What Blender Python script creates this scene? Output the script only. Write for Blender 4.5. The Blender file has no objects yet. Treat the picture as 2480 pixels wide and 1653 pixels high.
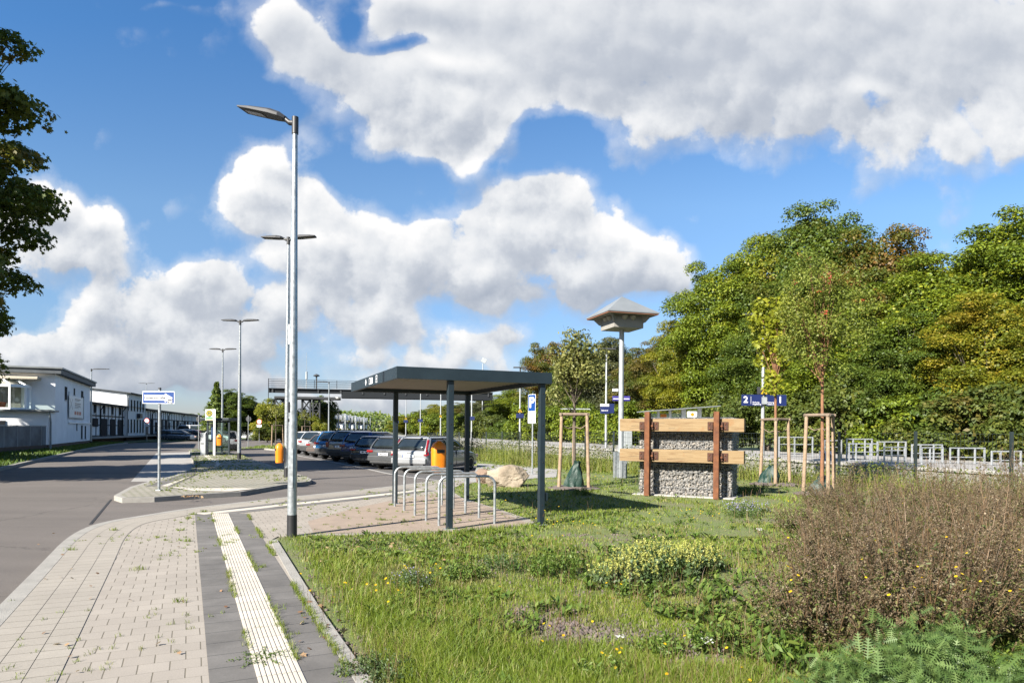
import bpy, math, random
import numpy as np
from mathutils import Vector, Matrix
rnd = random.Random(7); rng = np.random.default_rng(11)
PI = math.pi; R_ = math.radians
sc = bpy.context.scene; C = sc.collection
# ---------------------------------------------------------------- camera maths
F = 1653.33; ROLL = 0.0079; CX = 1240.0; CY = 1042.0; H = 1.65
def ray(px, py):
    u = (px-CX)/F; v = (CY-py)/F
    return u*math.cos(ROLL)-v*math.sin(ROLL), u*math.sin(ROLL)+v*math.cos(ROLL)
def G(px, py, z=0.0):
    a, b = ray(px, py); d = (z-H)/b
    return Vector((a*d, d, z))
def at(px, py, Y):
    a, b = ray(px, py); return Vector((a*Y, Y, H+b*Y))
def atx(px, Y, z=0.0):      # point on the ray column of a pixel at real depth Y and height z
    a, b = ray(px, 1000); a = (px-CX)/F
    return Vector((a*Y, Y, z))
cam = bpy.data.cameras.new('camera'); co = bpy.data.objects.new('camera', cam); C.objects.link(co)
cam.lens = 24; cam.sensor_width = 36; cam.shift_y = (CY-826.5)/2480; cam.clip_end = 9000; cam.clip_start = .05
co.matrix_world = Matrix.Translation((0, 0, H)) @ Matrix.Rotation(PI/2, 4, 'X') @ Matrix.Rotation(ROLL, 4, 'Z')
sc.camera = co
sc.render.engine = 'CYCLES'; sc.render.resolution_x = 1024; sc.render.resolution_y = 682
sc.view_settings.view_transform = 'Standard'; sc.view_settings.look = 'None'; sc.view_settings.gamma = 1
sc.view_settings.exposure = 1.77
sc.cycles.max_bounces = 5; sc.cycles.diffuse_bounces = 3; sc.cycles.glossy_bounces = 3; sc.cycles.transparent_max_bounces = 8
# ---------------------------------------------------------------- materials
def hexc(r, g, b):
    def f(c):
        c /= 255.; return c/12.92 if c <= .04045 else ((c+.055)/1.055)**2.4
    return (f(r), f(g), f(b), 1)
class NT:
    def __init__(s, tree): s.t = tree; s.n = tree.nodes; s.l = tree.links
    def new(s, ty, **kw):
        n = s.n.new(ty)
        for k, v in kw.items(): setattr(n, k, v)
        return n
    def link(s, a, b): s.l.new(a, b)
    def math(s, op, a, b=None, c=None, clamp=False):
        n = s.n.new('ShaderNodeMath'); n.operation = op; n.use_clamp = clamp
        for i, x in enumerate((a, b, c)):
            if x is None: continue
            if isinstance(x, (int, float)): n.inputs[i].default_value = x
            else: s.l.new(x, n.inputs[i])
        return n.outputs[0]
    def vmath(s, op, a, b=None):
        n = s.n.new('ShaderNodeVectorMath'); n.operation = op
        for i, x in enumerate((a, b)):
            if x is None: continue
            if isinstance(x, (tuple, list)): n.inputs[i].default_value = x
            else: s.l.new(x, n.inputs[i])
        return n
    def noise(s, scale, detail=4, rough=.55, vec=None, dist=0):
        n = s.n.new('ShaderNodeTexNoise'); n.inputs['Scale'].default_value = scale
        n.inputs['Detail'].default_value = detail; n.inputs['Roughness'].default_value = rough
        n.inputs['Distortion'].default_value = dist
        if vec is not None: s.l.new(vec, n.inputs['Vector'])
        return n
    def ramp(s, fac, stops):
        n = s.n.new('ShaderNodeValToRGB'); s.l.new(fac, n.inputs[0])
        el = n.color_ramp.elements
        while len(el) < len(stops): el.new(.5)
        for e, (p, c) in zip(el, stops): e.position = p; e.color = c if len(c) == 4 else (*c, 1)
        return n.outputs[0]
    def mix(s, fac, a, b, mode='MIX'):
        n = s.n.new('ShaderNodeMix'); n.data_type = 'RGBA'; n.blend_type = mode
        for i, x in ((0, fac), (6, a), (7, b)):
            if isinstance(x, (int, float)): n.inputs[i].default_value = x
            elif isinstance(x, (tuple, list)): n.inputs[i].default_value = x if len(x) == 4 else (*x, 1)
            else: s.l.new(x, n.inputs[i])
        return n.outputs[2]
def c4(c): return c if len(c) == 4 else (*c, 1)
def sc_(c, k): return (min(1, c[0]*k), min(1, c[1]*k), min(1, c[2]*k), 1)
MATS = {}
def mat(name, col, rough=.6, metal=0, var=.18, scale=6, bump=0, bscale=None, spec=.5, coat=0, col2=None, obj=True):
    if name in MATS: return MATS[name]
    m = bpy.data.materials.new(name); m.use_nodes = True; t = NT(m.node_tree); b = t.n['Principled BSDF']
    col = c4(col)
    tc = t.new('ShaderNodeTexCoord'); v = tc.outputs['Object']
    nz = t.noise(scale, 6, .6, v)
    cc = t.ramp(nz.outputs[0], [(.3, sc_(col, 1-var)), (.7, col2 if col2 else sc_(col, 1+var))])
    t.link(cc, b.inputs['Base Color'])
    b.inputs['Roughness'].default_value = rough; b.inputs['Metallic'].default_value = metal
    b.inputs['Specular IOR Level'].default_value = spec
    if coat: b.inputs['Coat Weight'].default_value = coat; b.inputs['Coat Roughness'].default_value = .03
    if bump:
        n2 = t.noise(bscale or scale*6, 5, .6, v); bp = t.new('ShaderNodeBump'); bp.inputs['Strength'].default_value = bump
        bp.inputs['Distance'].default_value = .02
        t.link(n2.outputs[0], bp.inputs['Height']); t.link(bp.outputs[0], b.inputs['Normal'])
    rr = t.math('MULTIPLY_ADD', nz.outputs[0], .2, rough-.1, clamp=True); t.link(rr, b.inputs['Roughness'])
    MATS[name] = m; return m
def leafmat(name, stops, patch=None, trans=.35, pscale=.35, objvar=0.0, rough=.55):
    """leaf colour from a per-leaf random attribute plus broad patches of real leaf colour"""
    m = bpy.data.materials.new(name); m.use_nodes = True; t = NT(m.node_tree); b = t.n['Principled BSDF']
    at_ = t.new('ShaderNodeAttribute', attribute_name='var')
    fac = at_.outputs['Fac']
    cc = t.ramp(fac, stops)
    if patch:
        tc = t.new('ShaderNodeTexCoord'); nz = t.noise(pscale, 3, .5, tc.outputs['Object'])
        oi = t.new('ShaderNodeObjectInfo')
        k = t.math('MULTIPLY_ADD', oi.outputs['Random'], objvar, nz.outputs[0])
        k = t.math('MULTIPLY_ADD', fac, .18, k)
        k = t.ramp(k, [(patch[0], (0, 0, 0, 1)), (patch[1], (1, 1, 1, 1))])
        cc = t.mix(k, cc, patch[2])
    t.link(cc, b.inputs['Base Color']); b.inputs['Roughness'].default_value = rough
    b.inputs['Specular IOR Level'].default_value = .35
    tr = t.new('ShaderNodeBsdfTranslucent'); t.link(t.mix(.25, cc, (.5, .55, .05, 1)), tr.inputs[0])
    ms = t.new('ShaderNodeMixShader'); ms.inputs[0].default_value = trans
    t.link(b.outputs[0], ms.inputs[1]); t.link(tr.outputs[0], ms.inputs[2])
    t.link(ms.outputs[0], t.n['Material Output'].inputs[0])
    return m
def glassmat(name, tint=(.6, .7, .7), alpha=.55, rough=.03):
    m = bpy.data.materials.new(name); m.use_nodes = True; t = NT(m.node_tree)
    gl = t.new('ShaderNodeBsdfGlossy'); gl.inputs['Roughness'].default_value = rough; gl.inputs[0].default_value = (.9, .95, 1, 1)
    tr = t.new('ShaderNodeBsdfTransparent'); tr.inputs[0].default_value = c4(tint)
    fr = t.new('ShaderNodeFresnel'); fr.inputs[0].default_value = 1.5
    nz = t.noise(1.5); k = t.math('MULTIPLY_ADD', nz.outputs[0], .1, fr.outputs[0]); 
    ms = t.new('ShaderNodeMixShader'); t.link(k, ms.inputs[0]); t.link(tr.outputs[0], ms.inputs[1]); t.link(gl.outputs[0], ms.inputs[2])
    t.link(ms.outputs[0], t.n['Material Output'].inputs[0]); return m
# ---------------------------------------------------------------- mesh builder
class MB:
    def __init__(s): s.v = []; s.f = []
    def add(s, vs, fs):
        o = len(s.v); s.v += [tuple(x) for x in vs]; s.f += [tuple(i+o for i in f) for f in fs]; return s
    def box(s, c, sz, rz=0, rot=None):
        x, y, z = sz[0]/2, sz[1]/2, sz[2]/2
        vs = [Vector((i*x, j*y, k*z)) for k in (-1, 1) for j in (-1, 1) for i in (-1, 1)]
        M = rot if rot is not None else Matrix.Rotation(rz, 3, 'Z')
        vs = [M @ v + Vector(c) for v in vs]
        return s.add(vs, [(0, 2, 3, 1), (4, 5, 7, 6), (0, 1, 5, 4), (2, 6, 7, 3), (0, 4, 6, 2), (1, 3, 7, 5)])
    def bb(s, x0, x1, y0, y1, z0, z1):
        return s.box(((x0+x1)/2, (y0+y1)/2, (z0+z1)/2), (abs(x1-x0), abs(y1-y0), abs(z1-z0)))
    def cyl(s, p0, p1, r0, r1=None, n=12, cap=True):
        return s.tube([p0, p1], [r0, r1 if r1 is not None else r0], n, cap)
    def tube(s, pts, rs, n=8, cap=True):
        pts = [Vector(p) for p in pts]
        if isinstance(rs, (int, float)): rs = [rs]*len(pts)
        rings = []; d0 = (pts[1]-pts[0]).normalized()
        a = Vector((0, 0, 1)) if abs(d0.z) < .9 else Vector((1, 0, 0))
        x = d0.cross(a).normalized()
        vs = []
        for i, p in enumerate(pts):
            d = (pts[min(i+1, len(pts)-1)]-pts[max(i-1, 0)]).normalized()
            x = (x-d*x.dot(d)).normalized(); y = d.cross(x)
            for k in range(n):
                t = 2*PI*k/n; vs.append(p+(x*math.cos(t)+y*math.sin(t))*rs[i])
        fs = []
        for i in range(len(pts)-1):
            for k in range(n):
                fs.append((i*n+k, i*n+(k+1) % n, (i+1)*n+(k+1) % n, (i+1)*n+k))
        if cap: fs.append(tuple(range(n-1, -1, -1))); fs.append(tuple((len(pts)-1)*n+k for k in range(n)))
        return s.add(vs, fs)
    def prism(s, poly, z0, z1):
        n = len(poly); a = sum(poly[i][0]*poly[(i+1) % n][1]-poly[(i+1) % n][0]*poly[i][1] for i in range(n))
        if a < 0: poly = poly[::-1]
        vs = [(p[0], p[1], z0) for p in poly]+[(p[0], p[1], z1) for p in poly]
        fs = [tuple(range(n-1, -1, -1)), tuple(range(n, 2*n))]
        fs += [(i, (i+1) % n, n+(i+1) % n, n+i) for i in range(n)]
        return s.add(vs, fs)
    def sheet(s, poly, z):
        n = len(poly); a = sum(poly[i][0]*poly[(i+1) % n][1]-poly[(i+1) % n][0]*poly[i][1] for i in range(n))
        if a < 0: poly = poly[::-1]
        return s.add([(p[0], p[1], z) for p in poly], [tuple(range(n))])
    def lathe(s, prof, n=16, c=(0, 0, 0)):
        vs = []; 
        for r, z in prof:
            for k in range(n):
                t = 2*PI*k/n; vs.append((c[0]+r*math.cos(t), c[1]+r*math.sin(t), c[2]+z))
        fs = [(i*n+k, i*n+(k+1) % n, (i+1)*n+(k+1) % n, (i+1)*n+k) for i in range(len(prof)-1) for k in range(n)]
        fs.append(tuple(range(n-1, -1, -1))); fs.append(tuple((len(prof)-1)*n+k for k in range(n)))
        return s.add(vs, fs)
    def build(s, name, m, parent=None, smooth=False, bevel=0, loc=None, sub=0, seg=2):
        me = bpy.data.meshes.new(name); me.from_pydata(s.v, [], s.f); me.update()
        o = bpy.data.objects.new(name, me); C.objects.link(o); me.materials.append(m)
        if parent is not None: o.parent = parent
        if loc is not None: o.location = loc
        if smooth: me.shade_smooth(); 
        if smooth and not sub:
            try: me.set_sharp_from_angle(angle=R_(40))
            except Exception: pass
        if bevel:
            b = o.modifiers.new('bevel', 'BEVEL'); b.width = bevel; b.segments = seg; b.limit_method = 'ANGLE'
        if sub:
            b = o.modifiers.new('sub', 'SUBSURF'); b.levels = sub; b.render_levels = sub
        return o
def tag(o, label=None, cat=None, group=None, kind=None):
    if label: o['label'] = label
    if cat: o['category'] = cat
    if group: o['group'] = group
    if kind: o['kind'] = kind
    return o
def thing(name, label, cat, loc=(0, 0, 0), rz=0, group=None):
    o = bpy.data.objects.new(name, None); C.objects.link(o); o.empty_display_size = .2
    o.location = loc; o.rotation_euler = (0, 0, rz); return tag(o, label, cat, group)
def struct(name, mb, m, **k):
    o = mb.build(name, m, **k); o['kind'] = 'structure'; return o
def copy_tree(o, parent=None):
    c = o.copy(); C.objects.link(c)
    if parent is not None: c.parent = parent
    for ch in [x for x in o.children]: copy_tree(ch, c)
    return c
def text(s, size, m, parent, loc, rot=(PI/2, 0, 0), name='lettering', ext=.002, align='CENTER', bold=0.0, sx=1):
    cu = bpy.data.curves.new('t', 'FONT'); cu.body = s; cu.size = size; cu.align_x = align; cu.align_y = 'CENTER'; cu.extrude = ext; cu.offset = bold
    o = bpy.data.objects.new('t', cu); C.objects.link(o)
    me = bpy.data.meshes.new_from_object(o.evaluated_get(bpy.context.evaluated_depsgraph_get())); me.name = name
    bpy.data.objects.remove(o); me.materials.clear(); me.materials.append(m)
    r = bpy.data.objects.new(name, me); C.objects.link(r); r.parent = parent; r.location = loc; r.rotation_euler = rot; r.scale = (sx, 1, 1)
    return r
def np_mesh(name, V, Fc, m, var=None, parent=None, smooth=False):
    V = np.asarray(V, np.float32); Fc = np.asarray(Fc, np.int32)
    me = bpy.data.meshes.new(name); me.vertices.add(len(V)); me.vertices.foreach_set('co', V.ravel())
    k = Fc.shape[1]; me.loops.add(Fc.size); me.loops.foreach_set('vertex_index', Fc.ravel())
    me.polygons.add(len(Fc)); me.polygons.foreach_set('loop_start', np.arange(0, Fc.size, k, dtype=np.int32))
    me.polygons.foreach_set('loop_total', np.full(len(Fc), k, np.int32))
    if var is not None:
        a = me.attributes.new('var', 'FLOAT', 'POINT'); a.data.foreach_set('value', np.asarray(var, np.float32))
    me.update(calc_edges=True); me.materials.append(m)
    o = bpy.data.objects.new(name, me); C.objects.link(o)
    if parent is not None: o.parent = parent
    return o
def unit(v): return v/np.maximum(1e-9, np.linalg.norm(v, axis=-1, keepdims=True))
RH = np.array([[0, 0, 0], [.33, .45, .10], [0, 1, -.12], [-.33, .45, .10]])
OVAL = np.array([[0, 0, 0], [.28, .3, .06], [.24, .72, .04], [0, 1, -.15], [-.24, .72, .04], [-.28, .3, .06]])
LOBE = np.array([[0, 0, 0], [.5, .05, .05], [.3, .35, .08], [.62, .62, -.04], [.24, .66, .02], [0, 1.05, -.12], [-.24, .66, .02], [-.62, .62, -.04], [-.3, .35, .08], [-.5, .05, .05]])
def leafcards(P, N, size, shape=RH, jitter=.6, wid=1.0, varr=None):
    """P points, N preferred normals -> one face per leaf"""
    n = len(P); N = unit(N+rng.normal(0, jitter, (n, 3)))
    d = unit(np.cross(N, rng.normal(0, 1, (n, 3)))); d[:, 2] -= .35; d = unit(d-N*np.sum(d*N, 1, keepdims=True))
    s = np.cross(d, N); size = np.broadcast_to(size, (n,))*rng.uniform(.65, 1.3, n)
    k = len(shape)
    V = P[:, None, :]+size[:, None, None]*(s[:, None, :]*(shape[None, :, 0:1]*wid)+d[:, None, :]*shape[None, :, 1:2]+N[:, None, :]*shape[None, :, 2:3])
    Fc = np.arange(n*k).reshape(n, k)
    if varr is None: varr = rng.uniform(0, 1, n)
    return V.reshape(-1, 3), Fc, np.repeat(varr, k)
_ng = rng.uniform(0, 1, (64, 64))
def vnoise(x, y, s):
    x = np.asarray(x)*s+100; y = np.asarray(y)*s+100
    xi = np.floor(x).astype(int); yi = np.floor(y).astype(int); fx = x-xi; fy = y-yi
    fx = fx*fx*(3-2*fx); fy = fy*fy*(3-2*fy); g = lambda a, b: _ng[a % 64, b % 64]
    return (g(xi, yi)*(1-fx)+g(xi+1, yi)*fx)*(1-fy)+(g(xi, yi+1)*(1-fx)+g(xi+1, yi+1)*fx)*fy
def inpoly(x, y, poly):
    x = np.asarray(x); y = np.asarray(y); ins = np.zeros(x.shape, bool); n = len(poly); j = n-1
    for i in range(n):
        xi, yi = poly[i][0], poly[i][1]; xj, yj = poly[j][0], poly[j][1]
        c = ((yi > y) != (yj > y)) & (x < (xj-xi)*(y-yi)/((yj-yi) or 1e-9)+xi); ins ^= c; j = i
    return ins
def blades(x, y, z, h, w, lean, var, name, m, bend=.5):
    """many thin bent blades, 5 verts / 3 tris each"""
    n = len(x); t = rng.uniform(0, 2*PI, n); dx, dy = np.cos(t), np.sin(t); lt = rng.uniform(0, 2*PI, n)
    lx, ly = np.cos(lt)*lean*h, np.sin(lt)*lean*h
    V = np.zeros((n, 5, 3)); b = np.stack([x, y, z], 1)
    W = np.stack([dx*w, dy*w, 0*w], 1)/2
    mid = b+np.stack([lx*.3, ly*.3, h*.6], 1); tip = b+np.stack([lx, ly, h*(1-bend*np.minimum(1, lean)**2*.6)], 1)
    V[:, 0] = b-W; V[:, 1] = b+W; V[:, 2] = mid+W*.75; V[:, 3] = mid-W*.75; V[:, 4] = tip
    o = np.arange(n)[:, None]*5
    T = np.concatenate([o+[0, 1, 2], o+[0, 2, 3], o+[3, 2, 4]], 1).reshape(-1, 3)
    return np_mesh(name, V.reshape(-1, 3), T, m, np.repeat(var, 5))
# ================================================================ SKY + SUN
w = bpy.data.worlds.new('World'); sc.world = w; w.use_nodes = True; T = NT(w.node_tree)
SX, SY, SZ = 2.75, 3.2, 2.65
EL = math.atan2(SZ, math.hypot(SX, SY))
sun = bpy.data.lights.new('sun', 'SUN'); so = bpy.data.objects.new('sun', sun); C.objects.link(so)
sun.energy = 5.0; sun.angle = R_(.5); sun.color = (1, .935, .83)
so.rotation_euler = Vector((SX, SY, -SZ)).to_track_quat('-Z', 'Y').to_euler()
sky = T.new('ShaderNodeTexSky'); sky.sky_type = 'NISHITA'; sky.sun_disc = False; sky.sun_elevation = EL
sky.sun_rotation = math.atan2(-SX, -SY); sky.air_density = 1.0; sky.dust_density = .4; sky.ozone_density = 2.2
BL = [ # cloud masses: px, py, rx, ry, weight
 (1700, 20, 800, 190, 1.3), (2200, 190, 460, 180, 1.25), (1480, 180, 330, 95, 1.0), (2400, 350, 230, 90, .8), (1800, 300, 240, 75, .8), (1030, 10, 150, 70, .9), (1500, 350, 120, 60, .5),
 (700, 75, 75, 75, .95), (790, 160, 95, 75, .9), (930, 230, 140, 95, 1.05), (1080, 280, 150, 110, 1.15), (1190, 300, 110, 80, .9), (1030, 390, 130, 55, .8), (860, 320, 90, 60, .5),
 (650, 430, 95, 75, 1.2), (560, 500, 80, 70, .8), (720, 560, 150, 95, 1.1), (860, 530, 90, 85, .85), (900, 640, 200, 80, .95), (1050, 580, 110, 70, .8), (1170, 520, 90, 80, .9),
 (1305, 475, 95, 75, 1.2), (1200, 620, 220, 95, 1.05), (1430, 550, 110, 85, 1.0), (1500, 650, 170, 85, 1.0), (1610, 620, 80, 65, .75), (1330, 700, 260, 60, .8), (1050, 710, 230, 50, .7), (760, 660, 120, 55, .5),
 (170, 580, 150, 80, 1.1), (60, 520, 100, 80, 1.0), (270, 600, 60, 45, .5), (80, 670, 140, 55, .8),
 (340, 690, 120, 60, 1.1), (470, 690, 75, 60, 1.0), (270, 770, 140, 70, .9), (420, 790, 170, 65, 1.0), (610, 740, 110, 55, 1.0), (740, 780, 160, 50, .9), (110, 850, 160, 50, 1.0), (330, 880, 280, 50, .85),
 (600, 860, 220, 50, .9), (930, 810, 70, 50, 1.0), (1060, 830, 95, 42, 1.0), (1215, 830, 75, 40, 1.15), (1090, 890, 260, 26, .75), (560, 940, 500, 36, .85), (850, 970, 380, 30, .7), (150, 945, 300, 40, .7),
 (400, 5, 120, 18, .4), (2120, 250, 60, 30, -.7), (1290, 290, 60, 60, -.5), (825, 60, 50, 55, -.7), (975, 108, 90, 20, -.55), (1130, 175, 60, 30, -.45), (1120, 425, 80, 36, -.6), (850, 420, 170, 34, -.9), (1240, 400, 80, 30, -.7), (1330, 320, 90, 45, -.8), (700, 290, 60, 50, -.5), (480, 590, 60, 60, -.4), (1750, 430, 160, 30, -.3), (1660, 720, 60, 45, .45)]
tc = T.new('ShaderNodeTexCoord'); sp = T.new('ShaderNodeSeparateXYZ'); T.link(tc.outputs['Generated'], sp.inputs[0])
ay = T.math('MAXIMUM', T.math('ABSOLUTE', sp.outputs[1]), .12); elv = T.math('DIVIDE', sp.outputs[2], ay)
cb = T.new('ShaderNodeCombineXYZ'); T.link(T.math('DIVIDE', sp.outputs[0], ay), cb.inputs[0]); T.link(elv, cb.inputs[1])
P0 = cb.outputs[0]
wz = T.noise(6.5, 1, .5, P0); wz.noise_dimensions = '2D'; off = T.vmath('MULTIPLY', T.vmath('SUBTRACT', wz.outputs['Color'], (.5, .5, .5)).outputs[0], (.085, .07, 0)).outputs[0]
pw = T.vmath('ADD', P0, off).outputs[0]
vac = None
def solve_c(wt):                      # c*exp(-c^2) = .33*wt, so one vector carries position and weight
    lo, hi, g_ = 0., .7071, min(.428, .33*abs(wt))
    for _ in range(40):
        m_ = (lo+hi)/2
        if m_*math.exp(-m_*m_) < g_: lo = m_
        else: hi = m_
    return math.copysign(lo, wt)
for (px, py, rx, ry, wt) in BL:
    a, b = ray(px, py); kx, ky = F/rx*.90, F/ry*.90
    mp = T.new('ShaderNodeVectorMath'); mp.operation = 'MULTIPLY_ADD'; T.link(pw, mp.inputs[0]); mp.inputs[1].default_value = (kx, ky, 0); mp.inputs[2].default_value = (-a*kx, -b*ky, solve_c(wt)); q = mp.outputs[0]
    e = T.math('POWER', .3679, T.vmath('DOT_PRODUCT', q, q).outputs['Value'])
    sc_n = T.new('ShaderNodeVectorMath'); sc_n.operation = 'SCALE'; T.link(q, sc_n.inputs[0]); T.link(e, sc_n.inputs['Scale'])
    vac = sc_n.outputs[0] if vac is None else T.vmath('ADD', vac, sc_n.outputs[0]).outputs[0]
sv = T.new('ShaderNodeSeparateXYZ'); T.link(vac, sv.inputs[0]); acc = T.math('DIVIDE', sv.outputs[2], .33); A_ = T.math('MAXIMUM', acc, .05)
topn = T.math('DIVIDE', T.math('MULTIPLY_ADD', sv.outputs[0], -.25, sv.outputs[1]), A_); topn = T.math('MINIMUM', T.math('MAXIMUM', topn, -1.2), 1.2)         # +: towards the sunlit top of a cloud
wzn = T.noise(30, 3, .6, P0); wzn.noise_dimensions = '2D'; wz2 = wzn.outputs['Color']
def det(vec):
    n = T.noise(7.5, 8, .60, vec); n.noise_dimensions = '2D'
    v_ = T.new('ShaderNodeTexVoronoi', feature='F1', voronoi_dimensions='2D'); v_.inputs['Scale'].default_value = 13; v_.inputs['Detail'].default_value = 1; v_.inputs['Roughness'].default_value = .5
    T.link(T.vmath('ADD', vec, T.vmath('MULTIPLY', wz2, (.03, .03, 0)).outputs[0]).outputs[0], v_.inputs['Vector'])
    return T.math('MULTIPLY_ADD', T.math('SUBTRACT', .40, v_.outputs['Distance']), .34, T.math('MULTIPLY', T.math('SUBTRACT', n.outputs[0], .5), 1.0))
d0 = det(P0); d1 = det(T.vmath('ADD', P0, (-.010, .024, 0)).outputs[0])
def smooth(x, a, b):
    m = T.new('ShaderNodeMapRange', interpolation_type='SMOOTHSTEP'); T.link(x, m.inputs[0])
    for i, q in ((1, a), (2, b)):
        if isinstance(q, (int, float)): m.inputs[i].default_value = q
        else: T.link(q, m.inputs[i])
    return m.outputs[0]
hi_ = smooth(elv, .40, .58); dens = T.math('MULTIPLY_ADD', d0, T.math('MULTIPLY_ADD', hi_, -.55, 1.9), T.math('MINIMUM', acc, 1.5))
up = smooth(topn, -.5, .6); edge = T.math('MULTIPLY_ADD', up, -.22, 1.06)                       # crisp tops, soft undersides
alpha = T.math('MAXIMUM', smooth(dens, .57, edge), T.math('MULTIPLY', smooth(dens, .18, .85), .42))
lit = T.math('MULTIPLY_ADD', topn, .50, T.math('MULTIPLY_ADD', hi_, -.20, .78))
lit = T.math('MULTIPLY_ADD', T.math('SUBTRACT', d0, d1), T.math('MULTIPLY_ADD', hi_, -.50, .85), lit)
lit = T.math('MULTIPLY_ADD', T.math('SUBTRACT', .7, T.math('MINIMUM', acc, 1.8)), .20, lit)
n3 = T.noise(3.2, 2, .5, P0); n3.noise_dimensions = '2D'; lit = T.math('MULTIPLY_ADD', T.math('SUBTRACT', n3.outputs[0], .5), .25, lit)
lit = T.math('ADD', lit, T.math('MULTIPLY', T.math('SUBTRACT', smooth(elv, .02, .34), 1), .20))
lit = T.math('MULTIPLY_ADD', smooth(elv, .36, .60), .04, lit)
ccol = T.ramp(lit, [(.10, (.42, .47, .56, 1)), (.38, (.58, .62, .69, 1)), (.62, (.84, .86, .89, 1)), (.88, (1.06, 1.05, 1.04, 1))])
bs = T.n['Background']; bs.inputs[1].default_value = .065
hz_ = T.ramp(elv, [(0, (.42, .44, .60, 1)), (.10, (.46, .52, .64, 1)), (.33, (.60, .72, .80, 1)), (.6, (.38, .66, .88, 1))]) ; T.link(T.mix(1, sky.outputs[0], hz_, 'MULTIPLY'), bs.inputs[0])
bc = T.new('ShaderNodeBackground'); bc.inputs[1].default_value = .286; T.link(ccol, bc.inputs[0])
mx = T.new('ShaderNodeMixShader'); T.link(T.math('MULTIPLY', alpha, .98), mx.inputs[0]); T.link(bs.outputs[0], mx.inputs[1]); T.link(bc.outputs[0], mx.inputs[2])
T.link(mx.outputs[0], T.n['World Output'].inputs[0])
w.cycles.sampling_method = 'MANUAL'; w.cycles.sample_map_resolution = 256
# ================================================================ MATERIALS
M = {}
M['steel'] = mat('galvanised_steel', (.40, .425, .44), .38, .65, .28, 14, .05, 60)
M['dull'] = mat('dull_zinc', (.36, .385, .40), .55, .4, .15, 5)
M['anth'] = mat('anthracite_paint', (.015, .027, .036), .45, 0, .18, 3, spec=.4)
M['black'] = mat('black_plastic', (.02, .02, .022), .5, 0, .3, 5)
M['lampgrey'] = mat('lamp_grey', (.055, .057, .062), .6, 0, .15, 4, spec=.3)
M['lens'] = mat('lamp_lens', (.20, .18, .165), .25, 0, .2, 30, .4, 80)
M['white'] = mat('white_paint', (.78, .78, .77), .5, 0, .05, 3)
M['signwhite'] = mat('sign_white', (.66, .67, .69), .4, 0, .03, 3)
M['blue'] = mat('sign_blue', (.005, .052, .24), .4, 0, .06, 3)
M['railblue'] = mat('rail_sign_blue', (.006, .016, .095), .4, 0, .1, 3)
M['red'] = mat('sign_red', (.55, .02, .025), .4, 0, .05, 3)
M['yellow'] = mat('sign_yellow', (.58, .37, .008), .4, 0, .05, 3)
M['orange'] = mat('bin_orange', (.85, .25, .008), .4, 0, .10, 5)
M['shaded_yellow'] = mat('stop_sign_yellow_shaded', (.36, .27, .015), .5, 0, .05, 3)  # sign yellow darkened: the shade on the bus stop sign is in the colour
M['darkgreen'] = mat('stop_sign_green', (.02, .10, .03), .5, 0, .05, 3)
M['green'] = mat('sign_green', (.03, .28, .06), .4, 0, .05, 3)
M['ink'] = mat('ink_black', (.012, .012, .014), .5, 0, .1, 3)
M['asphalt'] = mat('asphalt', (.132, .119, .113), .9, 0, .13, .7, .5, 220)
def asphaltmat(name, c0):
    m = bpy.data.materials.new(name); m.use_nodes = True; t = NT(m.node_tree); b = t.n['Principled BSDF']; b.inputs['Roughness'].default_value = .92
    tc = t.new('ShaderNodeTexCoord'); v = tc.outputs['Object']; n1 = t.noise(.22, 5, .6, v); n2 = t.noise(130, 3, .7, v); n3 = t.noise(2.2, 6, .7, v)
    mp = t.new('ShaderNodeMapping'); mp.inputs['Rotation'].default_value = (0, 0, -1.0); mp.inputs['Scale'].default_value = (.06, .9, 1); t.link(v, mp.inputs[0]); n4 = t.noise(1.2, 4, .6, mp.outputs[0])
    k = t.math('ADD', t.math('MULTIPLY', n1.outputs[0], .5), t.math('MULTIPLY', n4.outputs[0], .5)); c = t.ramp(k, [(.35, sc_(c0, .80)), (.65, sc_(c0, 1.18))])
    c = t.mix(1, c, t.ramp(n2.outputs[0], [(.30, (.62, .62, .62, 1)), (.50, (1, 1, 1, 1)), (.72, (1.45, 1.42, 1.38, 1))]), 'MULTIPLY')
    c = t.mix(t.ramp(n3.outputs[0], [(.66, (0, 0, 0, 1)), (.74, (.45, .45, .45, 1))]), c, sc_(c0, .55))
    vo = t.new('ShaderNodeTexVoronoi', feature='DISTANCE_TO_EDGE'); vo.inputs['Scale'].default_value = .16; wv = t.vmath('ADD', v, t.vmath('MULTIPLY', n3.outputs['Color'], (.8, .8, 0)).outputs[0]).outputs[0]; t.link(wv, vo.inputs['Vector'])
    c = t.mix(t.ramp(vo.outputs['Distance'], [(.0, (.75, .75, .75, 1)), (.0035, (0, 0, 0, 1))]), c, sc_(c0, .4))
    t.link(c, b.inputs['Base Color']); bp = t.new('ShaderNodeBump'); bp.inputs['Strength'].default_value = .5; bp.inputs['Distance'].default_value = .01; t.link(n2.outputs[0], bp.inputs['Height']); t.link(bp.outputs[0], b.inputs['Normal']); return m
M['asphalt'] = asphaltmat('road_asphalt', (.136, .118, .106, 1))
M['tan'] = mat('tan_grit', (.325, .255, .20), .95, 0, .12, 2.2, .4, 120)
M['kerb'] = mat('kerb_concrete', (.33, .315, .285), .9, 0, .14, 4, .4, 90)
M['concrete'] = mat('pale_concrete', (.36, .345, .325), .9, 0, .10, 1.5, .3, 60)
M['platform'] = mat('platform_concrete', (.24, .23, .205), .9, 0, .16, 1.2, .3, 40)
M['joint'] = mat('bitumen_seam', (.025, .024, .024), .7, 0, .2, 8)
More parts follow.
